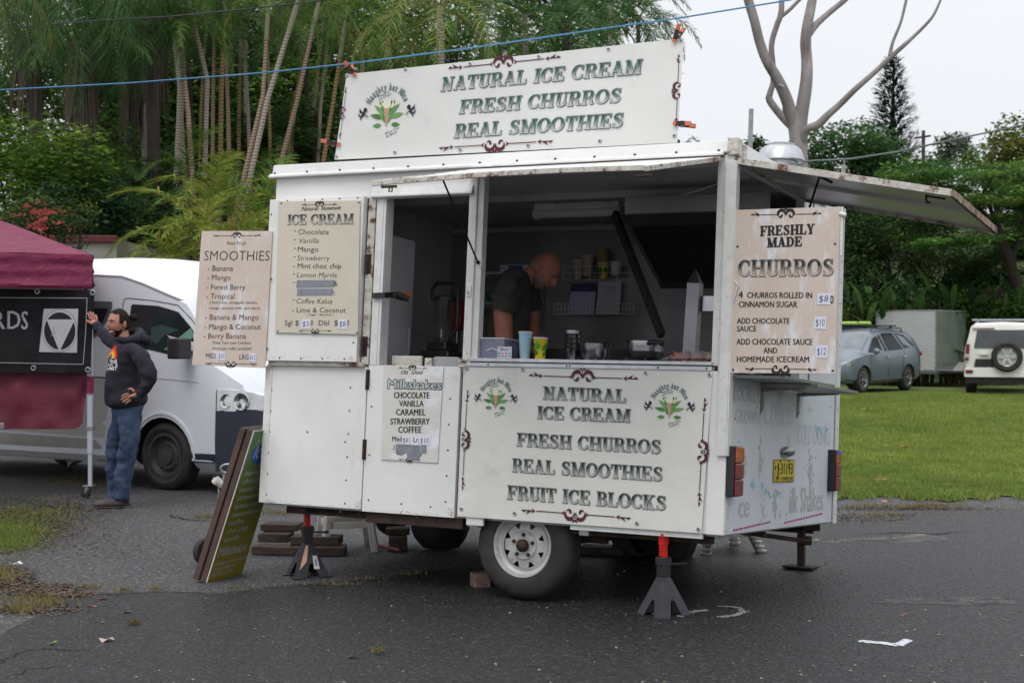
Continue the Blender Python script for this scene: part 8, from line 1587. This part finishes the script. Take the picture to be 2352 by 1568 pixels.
M_bank = mat('shaded_bank', (.014, .022, .010), .95, 0, (.03, .04, .016), 1.5, dirt=[((.006, .009, .005), 2.5, .45, .6)], bump=.8, bsc=3, bdist=.3)
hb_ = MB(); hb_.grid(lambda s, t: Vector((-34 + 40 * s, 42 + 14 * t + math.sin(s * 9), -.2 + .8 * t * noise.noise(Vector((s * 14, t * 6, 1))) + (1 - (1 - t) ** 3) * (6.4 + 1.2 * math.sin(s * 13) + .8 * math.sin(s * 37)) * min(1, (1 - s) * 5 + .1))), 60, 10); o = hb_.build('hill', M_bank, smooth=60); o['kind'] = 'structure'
# feathery green tree and red flowering bush on the left
def bush(label, u, v, D, Rr, n, rs, per, ls, cols, seed, name='bush', m=M_leaf, group=None, **k):
    c = at(u, v, D); base = Vector((c.x, D, 0)); t = thing(name, label, 'bush', base, group); mb = MB()
    for i in range(5): mb.tube([base + Vector((.1 * i - .2, 0, 0)), Vector((c.x + (i - 2) * Rr[0] * .3, D, c.z))], [.04, .015], 6)
    mb.build('stem', bark, t); f_ = 2.2 if D > 40 else 1.5; leaf_obj('foliage', rnd_clumps(c, Rr, n, rs, seed), per * f_, ls / f_ ** .5, cols, m, t, seed=seed, **k); return t
bush('feathery bright green tree fern growth at the edge above the canopy', 60, 420, 23, (1.2, .8, .75), 24, .42, 1500, .15, LG, 5, 'feathery_tree', flat=.2, aspect=.3)
bush('lighter feathery growth below the weeping palms', 200, 400, 25, (1.3, .8, 1.0), 18, .40, 900, .14, MG, 6, 'feathery_tree', flat=.2, aspect=.3)
bush('dark rounded shrub above the low maroon roof', 250, 500, 23, (1.0, .5, .45), 18, .34, 1500, .11, [(.025, .05, .028), (.035, .065, .035)], 7)
bush('dim shrub between the palm stems and the low building', 380, 500, 25, (1.2, .5, .6), 14, .4, 1100, .13, DG, 8); bush('dense shade shrub behind the canes', 600, 400, 30, (2.2, .8, 1.2), 18, .6, 900, .16, DG, 9, m=M_dleaf); bush('dense shade shrub behind the weeping palms', 130, 300, 30, (2.2, .8, 1.4), 18, .7, 800, .17, DG, 19, m=M_dleaf); bush('shade shrub beside the trailer roof line', 740, 340, 30, (1.8, .8, 1.2), 14, .6, 900, .16, DG, 20, m=M_dleaf)
rb_ = bush('shrub covered with clusters of coral red flowers', 110, 500, 20, (.75, .4, .32), 22, .22, 2200, .08, [(.03, .055, .03), (.045, .07, .035), (.10, .11, .03)], 12, 'flowering_bush')
r = random.Random(3); fl = MB()
for i in range(36):
    u, v = (r.gauss(95, 26), r.gauss(505, 15)) if i < 36 else (r.gauss(162, 8), r.gauss(480, 9)); c = at(u, v, 19.6 + r.uniform(-.2, .3)); fl.col = r.choice([(.46, .07, .06), (.52, .11, .10), (.36, .05, .045)])
    for k in range(12): d = Vector((r.gauss(0, .045), r.gauss(0, .04), r.gauss(0, .018))); s_ = .022; fl.add([c + d, c + d + Vector((s_, 0, .004)), c + d + Vector((s_ * .6, 0, s_ * .8)), c + d + Vector((-.2 * s_, 0, s_ * .7))], [(0, 1, 2, 3)])
fl.build('blossom', mat('petal', (1, 1, 1), .6, vcol=True, transl=.3), rb_, vcol=True)
# low building with maroon fascia
lbld = thing('low_building', 'low cream building with a maroon fascia behind the van', 'building', (-6, 22.5, 0))
D = 21.8; a0, a1 = at(40, 541, D), at(268, 543, D); b1 = at(430, 590, D + 2.2)
mb = MB(); mb.box((a0.x - 3, D, 0), (a1.x, D + .2, a0.z - .06)); mb.build('wall', mat('cream_render', (.30, .29, .25), .85, 0, (.24, .23, .2), 2), lbld)
mb = MB(); mb.prism([(a0.x - 3, a0.z - .09), (a1.x + .02, a1.z - .09), (a1.x + .02, a1.z + .012), (a0.x - 3, a0.z + .012)], lambda a, b, d: (a, D - .06 + d, b), 0, .1); mb.build('fascia', mat('maroon_fascia', (.10, .018, .018), .5), lbld, bevel=.01)
mb = MB(); A3 = [Vector((a1.x, D + .1, 0)), Vector((b1.x, D + 2.2, 0)), Vector((b1.x, D + 2.2, b1.z)), Vector((a1.x, D + .1, a1.z - .04))]; mb.add(A3 + [q + Vector((0, .2, 0)) for q in A3], [(0, 1, 2, 3), (7, 6, 5, 4), (3, 2, 6, 7)]); mb.build('sloping_wall', mat('cream_render_side', (.27, .25, .20), .85, 0, (.20, .19, .15), 2), lbld)
# ---- right-hand side ----
# rising ground behind the cars
def hill(name, x0, x1, y0, y1, zf, m):
    mb = MB(); mb.grid(lambda s, t: Vector((x0 + (x1 - x0) * s, y0 + (y1 - y0) * t, zf(x0 + (x1 - x0) * s, t))), 40, 20); o = mb.build(name, m, smooth=60); o['kind'] = 'structure'; return o
M_hill = mat('hillside_undergrowth', (.04, .065, .02), .95, 0, (.065, .09, .028), .5, bump=.8, bsc=2, bdist=.4)
hill('hill', 2, 90, 51, 150, lambda x, t: -.1 + (5.2 * min(1, t * 7) ** .8 + 6 * t) * (1 + .12 * math.sin(x * .4) + .06 * math.sin(x * 1.3)) * min(1, max(0, (x - 4) / 10)) + .9 * noise.noise(Vector((x * .35, t * 22, 3))) * min(1, t * 8), M_hill)
def atree(label, u, vtop, vbase, D, wpx, cols, seed, per=420, ls=.3, name='broadleaf_tree', group='trees on the slope', n=26, rs=None, zsq=.8, m=M_leaf, **k):
    ct = at(u, vtop, D); cb = at(u, vbase, D); Rx = wpx / FPX * D / 2; zc = (ct.z + cb.z) / 2; Rz = (ct.z - cb.z) / 2; rs = rs or min(Rx, Rz) * .42
    base = Vector((ct.x, D, 0)); cl = rnd_clumps((ct.x, D, zc), (Rx - rs * .4, Rx * .6, max(.2, Rz - rs * .6)), n, rs, seed, zsq)
    tr_ = [([base, Vector((ct.x, D, zc * .8)), Vector((ct.x + .3, D, zc + Rz * .5))], [Rx * .07, Rx * .05, Rx * .02])] + [([Vector((ct.x, D, zc * .7)), Vector((ct.x + sx * Rx * .5, D, zc + Rz * .3))], [Rx * .04, Rx * .012]) for sx in (-1, -.4, .5, 1)]
    return tree(name, label, base, tr_, cl, per * 3, ls * .55, cols, m, group, seed, **k)
atree('round dark green tree directly behind the gum trunk', 1945, 282, 560, 70, 330, [(.045, .09, .038), (.06, .11, .042), (.035, .07, .03)], 31, 150, .42, n=34)
atree('dark tree between the roof corner and the gum trunk', 1745, 290, 480, 68, 130, [(.03, .055, .02), (.022, .045, .018)], 32, 170, .4)
atree('pale crowned tree beside the tall pine', 1985, 262, 420, 85, 120, MG, 33, 100, .4, n=14)
atree('light green tree on the ridge, closest to the pine', 2010, 290, 420, 80, 100, LG, 34, 120, .4, n=14)
atree('grey green ridge tree with a rounded crown', 2175, 295, 400, 120, 90, [(.075, .085, .06), (.10, .11, .08)], 35, 70, .6, n=16); atree('taller grey green ridge tree beside the rounded one', 2210, 286, 400, 125, 80, [(.07, .085, .06), (.09, .10, .075)], 36, 70, .6, n=16)
atree('yellow green tree at the far edge of the picture', 2345, 262, 480, 62, 230, [(.13, .14, .03), (.10, .12, .028), (.16, .14, .04)], 37, 150, .4, n=26); atree('bright green tree standing above the grey cable', 2290, 300, 480, 70, 170, [(.07, .12, .022), (.09, .13, .03)], 38, 150, .4, n=22)
atree('mid green tree below the utility pole', 2120, 350, 560, 60, 240, MG, 39, 170, .36, n=28); atree('shaded tree low behind the end hatch', 2010, 420, 620, 56, 260, DG, 40, 190, .34, n=28, m=M_dleaf); atree('small yellow flowering shrub tree over the hatch', 1900, 383, 440, 50, 130, [(.20, .19, .03), (.10, .13, .025)], 41, 300, .2, n=16)
atree('bluish tree seen in the gap right of the banner', 1588, 300, 380, 75, 70, [(.10, .13, .12), (.08, .11, .10)], 42, 30, .35, n=9)
# spreading fern leafed trees: flat layered sprays on arching limbs
def layered(label, limbs, layers, D, cols, seed, group='fern leafed trees with spreading limbs'):
    P0 = [[at(u, v, D + dy) for u, v, dy in L] for L, rs in limbs]; base = P0[0][0]; t = thing('poinciana_tree', label, 'tree', (base.x, D, 0), group)
    for (L, rs), P in zip(limbs, P0): mb = MB(); mb.tube(P, rs, 8); mb.build('limb', bark, t, smooth=60)
    cl = []
    r = random.Random(seed)
    for (u, v, dy, w_, h_) in layers:
        c = at(u, v, D + dy)
        for k in range(7): cl.append(((c.x + r.uniform(-1, 1) * w_ * .6, c.y + r.uniform(-1, 1) * w_ * .5, c.z + r.uniform(-1, 1) * h_ * .5), (w_ * r.uniform(.3, .5), w_ * .4, h_ * r.uniform(.3, .55))))
    leaf_obj('foliage', cl, 1300, .15, cols, M_leaf, t, seed=seed, flat=.12, aspect=.32, shell=.1); return t
r = random.Random(8)
LY = [(r.uniform(2080, 2440), r.uniform(385, 560), r.uniform(-2, 3), r.uniform(1.1, 1.8), r.uniform(.22, .4)) for _ in range(46)]
layered('wide fern leafed tree with arching limbs over the parked cars', [([(2352, 720, 0), (2320, 600, 0), (2290, 520, 0), (2230, 465, 0), (2130, 420, .5)], [.22, .17, .13, .09, .03]), ([(2290, 520, 0), (2260, 440, .4), (2285, 400, .5)], [.08, .06, .02]), ([(2320, 600, 0), (2360, 480, 1), (2400, 420, 1)], [.12, .08, .03]), ([(2230, 470, 0), (2190, 470, 0), (2120, 490, 0)], [.06, .04, .02])], LY, 46, [(.075, .15, .04), (.10, .18, .045), (.055, .115, .034), (.14, .19, .05)], 51)
LY2 = [(r.uniform(1920, 2130), r.uniform(440, 520), r.uniform(-1, 3), r.uniform(.9, 1.4), r.uniform(.25, .4)) for _ in range(16)]
layered('shorter fern leafed tree seen beneath the lifted end hatch', [([(2040, 760, 0), (2040, 600, 0), (2010, 500, 0)], [.14, .1, .04])], LY2, 52, [(.045, .085, .027), (.065, .12, .032)], 53)
LY3 = [(r.uniform(2150, 2440), r.uniform(560, 640), r.uniform(0, 3), r.uniform(1.0, 1.6), r.uniform(.3, .5)) for _ in range(18)]
layered('lower shaded fern leafed tree behind the white car', [([(2260, 740, 0), (2240, 640, 0), (2200, 560, 0)], [.12, .08, .03]), ([(2240, 640, 0), (2300, 580, 0)], [.07, .02])], LY3, 50, [(.045, .09, .028), (.07, .13, .035)], 54)
# broad strap leafed ginger plants: each large leaf a part
def leafm(L, w_, col, seed):
    mb = MB(); r = random.Random(seed); n = 7
    for i in range(n + 1):
        t = i / n; x = L * t * .75; z = L * (t - .45 * t * t); ww = w_ * math.sin(math.pi * min(1, .06 + t * .93)) ** .8 / 2
        mb.v += [(x, -ww, z + ww * .35), (x, 0, z), (x, ww, z + ww * .35)]; c = tuple(q * (.85 + .3 * t) for q in col); mb.c += [c] * 3
    mb.f = [(3 * i + k, 3 * i + k + 1, 3 * i + k + 4, 3 * i + k + 3) for i in range(n) for k in (0, 1)]; mb.m = [0] * len(mb.f); return mb.mesh('leaf', [M_leaf], 0, True)
LMs = [leafm(1.0, .17, c, i) for i, c in enumerate(((.028, .075, .02), (.045, .105, .025), (.02, .052, .018), (.06, .12, .028)))]
r = random.Random(17); gi = 0
GLB = ['ginger clump directly above the silver car roof', 'bright ginger clump between the silver car and the box trailer', 'ginger clump rising over the left end of the box trailer', 'ginger clump over the middle of the box trailer', 'ginger clump over the green end of the box trailer', 'tallest ginger clump, just past the box trailer', 'ginger clump above the gap before the white car', 'ginger clump over the roof rack of the white car',
 'shaded back row ginger clump behind the churros board', 'shaded back row ginger clump above the silver car', 'back row ginger clump behind the left of the box trailer', 'back row ginger clump behind the box trailer middle', 'back row ginger clump under the fern leafed tree', 'back row ginger clump beside the curved dark limb', 'last back row ginger clump before the timber fence']
for i in range(15):
    u = (1970 + i * 46 if i < 8 else 1925 + (i - 8) * 62) + r.uniform(-10, 10); rowb = int(i > 7); D = 44.5 + rowb * 2.5 + r.uniform(0, 1); c = at(u, 700, D); t = thing('ginger_plant', GLB[i], 'plant', (c.x, D, 0), 'broad leafed clumps behind the cars')
    for k in range(24):
        h_ = r.uniform(.4, 2.6 + .5 * rowb); az = r.uniform(0, 6.28); sc = r.uniform(.8, 1.35); o = bpy.data.objects.new('leaf', r.choice(LMs)); link(o, t, Matrix.Translation((c.x + r.uniform(-.45, .45), D + r.uniform(-.4, .3), h_)) @ Matrix.Rotation(az, 4, 'Z') @ Matrix.Rotation(r.uniform(-.5, .35), 4, 'Y') @ Matrix.Diagonal((sc, sc, sc, 1)))
    mb = MB()
    for k in range(7): x = c.x + r.uniform(-.4, .4); mb.col = r.choice([(.10, .045, .03), (.05, .045, .025), (.03, .03, .02)]); mb.tube([(x, D, 0), (x + r.uniform(-.3, .3), D, r.uniform(1.6, 2.8))], [.03, .015], 5)
    mb.build('stem', MT['print'], t, vcol=True)
for i, (u, v, D, rx_, rz_, cols, lb) in enumerate(((1890, 690, 47, 2.0, 1.5, DG, 'dark shrub beside the rear corner of the food trailer'), (1990, 745, 46.5, 2.6, .5, LG, 'low bright hedge growth behind the silver car'), (2080, 640, 49, 3.6, 1.4, DG, 'dark bank of shrubs behind the strap leaved clumps'), (2240, 700, 49, 3.4, 1.6, DG, 'dark shrubs behind the box trailer'), (2345, 640, 50, 3.0, 1.6, DG, 'dark shrubs at the edge above the white car'), (2228, 775, 46, 1.2, .9, LG, 'bright leafy shrub between the box trailer and the white car'), (2320, 725, 45.5, 2.0, .5, MG, 'low green growth in front of the dark timber fence'), (1960, 540, 48, 3.2, 1.6, DG, 'very dark tree mass below the lifted hatch'), (1890, 560, 48, 2.2, 1.8, DG, 'dark foliage right behind the churros board'))):
    bush(lb, u, v, D, (rx_, .7, rz_), 26, .55, 520 if cols is DG else 700, .19, cols, 70 + i, m=M_dleaf if cols is DG else M_leaf)
# dark timber fence
ft = thing('timber_fence', 'dark timber rail fence half lost in leaves behind the white car', 'fence', (at(2330, 700, 47).x, 47, 0)); a = at(2250, 665, 47); b = at(2450, 665, 47)
for k in range(5): mb = MB(); z = a.z - k * .17; mb.box((a.x, 47, z - .14), (b.x, 47.04, z)); mb.build('board', MT['wood'], ft)
for k in range(3): mb = MB(); x = a.x + (b.x - a.x) * k / 2; mb.box((x, 47.04, 0), (x + .1, 47.14, a.z)); mb.build('post', MT['wood'], ft)
# bare gum tree
gt_ = thing('gum_tree', 'bare smooth grey gum trunk forking into four tall limbs', 'tree', (at(1838, 600, 30).x, 30, 0)); D = 30
def limb(pts, name='branch'):
    pts = [(u, v, w_ * (.56 if w_ >= 30 else .72), dy) for u, v, w_, dy in pts]
    P = [at(u, v, D + dy) for u, v, w_, dy in pts]; rs = [w_ / FPX * D / 2 for u, v, w_, dy in pts]; Q, Rr = [], []
    for i in range(len(P) - 1):
        p0, p1, p2, p3 = P[max(i - 1, 0)], P[i], P[i + 1], P[min(i + 2, len(P) - 1)]
        for k in range(6):
            t = k / 6; Q.append(.5 * ((2 * p1) + (p2 - p0) * t + (2 * p0 - 5 * p1 + 4 * p2 - p3) * t * t + (3 * p1 - p0 - 3 * p2 + p3) * t ** 3)); Rr.append((rs[i] + (rs[i + 1] - rs[i]) * t) * (1 + .10 * noise.noise(Q[-1] * 1.3))); Q[-1] = Q[-1] + Vector((.035, 0, .02)) * noise.noise(Q[-1] * 1.1)
    Q.append(P[-1]); Rr.append(rs[-1]); mb = MB(); mb.tube(Q, Rr, 16); return mb.build(name, gumb, gt_, smooth=60)
limb([(1842, 800, 84, 0), (1838, 600, 80, 0), (1836, 400, 74, 0), (1834, 330, 72, 0), (1828, 285, 66, 0), (1812, 245, 54, 0)], 'trunk')
limb([(1836, 330, 60, 0), (1843, 260, 56, 0), (1850, 200, 50, 0), (1852, 140, 44, .1), (1851, 95, 44, .1), (1856, 50, 42, .1), (1868, -10, 38, .2), (1885, -90, 30, .3)])
limb([(1828, 300, 50, 0), (1812, 240, 50, -.1), (1788, 190, 46, -.2), (1762, 145, 42, -.3), (1745, 100, 38, -.3), (1732, 50, 36, -.4), (1718, 0, 38, -.4), (1700, -80, 34, -.4)])
limb([(1826, 300, 30, .4), (1795, 265, 34, .5), (1768, 232, 24, .6), (1768, 215, 20, .6), (1775, 190, 18, .6), (1776, 150, 18, .6), (1774, 100, 19, .6), (1784, 60, 18, .6), (1794, 30, 18, .6), (1797, -20, 16, .6)])
limb([(1790, 42, 12, .6), (1815, 22, 12, .6), (1842, -5, 12, .6)]); limb([(1850, 92, 30, .1), (1872, 60, 22, .2), (1905, 30, 19, .3), (1950, -8, 17, .4), (2000, -60, 14, .5)])
limb([(1842, 345, 34, 0), (1852, 300, 32, -.2), (1880, 286, 28, -.3), (1905, 262, 24, -.4), (1930, 240, 21, -.4), (1965, 205, 19, -.5), (2010, 165, 17, -.5), (2050, 128, 15, -.6), (2095, 88, 12, -.6), (2140, 42, 9, -.7), (2160, 2, 7, -.7), (2168, -30, 6, -.7)])
limb([(2044, 128, 12, -.6), (2052, 95, 10, -.6), (2070, 50, 9, -.6), (2082, -5, 9, -.6)]); limb([(1786, 196, 10, -.2), (1800, 200, 8, -.6)], 'branch_stub')
mb = MB()
# Norfolk pine
Dp = 95; tp_ = at(2052, 138, Dp); bs = at(2052, 345, Dp); pn_ = thing('norfolk_pine', 'tall narrow pine with tiers of upturned branches on the ridge', 'tree', (tp_.x, Dp, 0)); mb.tube([Vector((tp_.x, Dp, 0)), tp_], [.45, .05], 8); mb.build('trunk', bark, pn_, smooth=60)
V_, C2 = [], []; r = np.random.default_rng(9); H_p = tp_.z - bs.z
for tier in range(46):
    f_ = (tier + .5) / 46; z = tp_.z - f_ * (H_p + 3); Rt = (.35 + 2.35 * min(1.1, f_) ** .85) * r.uniform(.85, 1.12); nb = 7
    for b_ in range(nb):
        az = b_ * 2 * math.pi / nb + tier * .7; d = np.array([math.cos(az), math.sin(az)]); R2 = Rt * r.uniform(.75, 1.1)
        for k in range(int(10 + 26 * f_)):
            s = r.uniform(.25, 1); p = np.array([tp_.x + d[0] * s * R2, Dp + d[1] * s * R2, z - .12 * s * R2 + .35 * s * s * R2]); q = r.normal(0, .10, 3); p = p + q * [1, 1, .5]; a_ = np.array([d[0] * .30, d[1] * .30, .16]) + r.normal(0, .05, 3); w_ = np.array([-d[1], d[0], .2]) * .05
            V_ += [p, p + a_ * .5 + w_, p + a_, p + a_ * .5 - w_]; c_ = np.array([.022, .04, .028]) * r.uniform(.6, 1.5); C2 += [c_] * 4
obj('foliage', mesh_np('foliage', np.array(V_), len(V_) // 4, 4, np.array(C2), M_dleaf), pn_)
# utility pole
up_ = thing('utility_pole', 'thin timber power pole with a crossarm on the ridge', 'pole', (at(2121, 320, 110).x, 110, 0)); a = at(2121, 300, 110); mb = MB(); mb.tube([(a.x, 110, 0), a], [.16, .13], 8); mb.build('pole', MT['wood'], up_); mb = MB(); b = at(2100, 318, 110); c = at(2138, 312, 110); mb.beam(b, c, .12, .14); mb.build('crossarm', MT['wood'], up_)
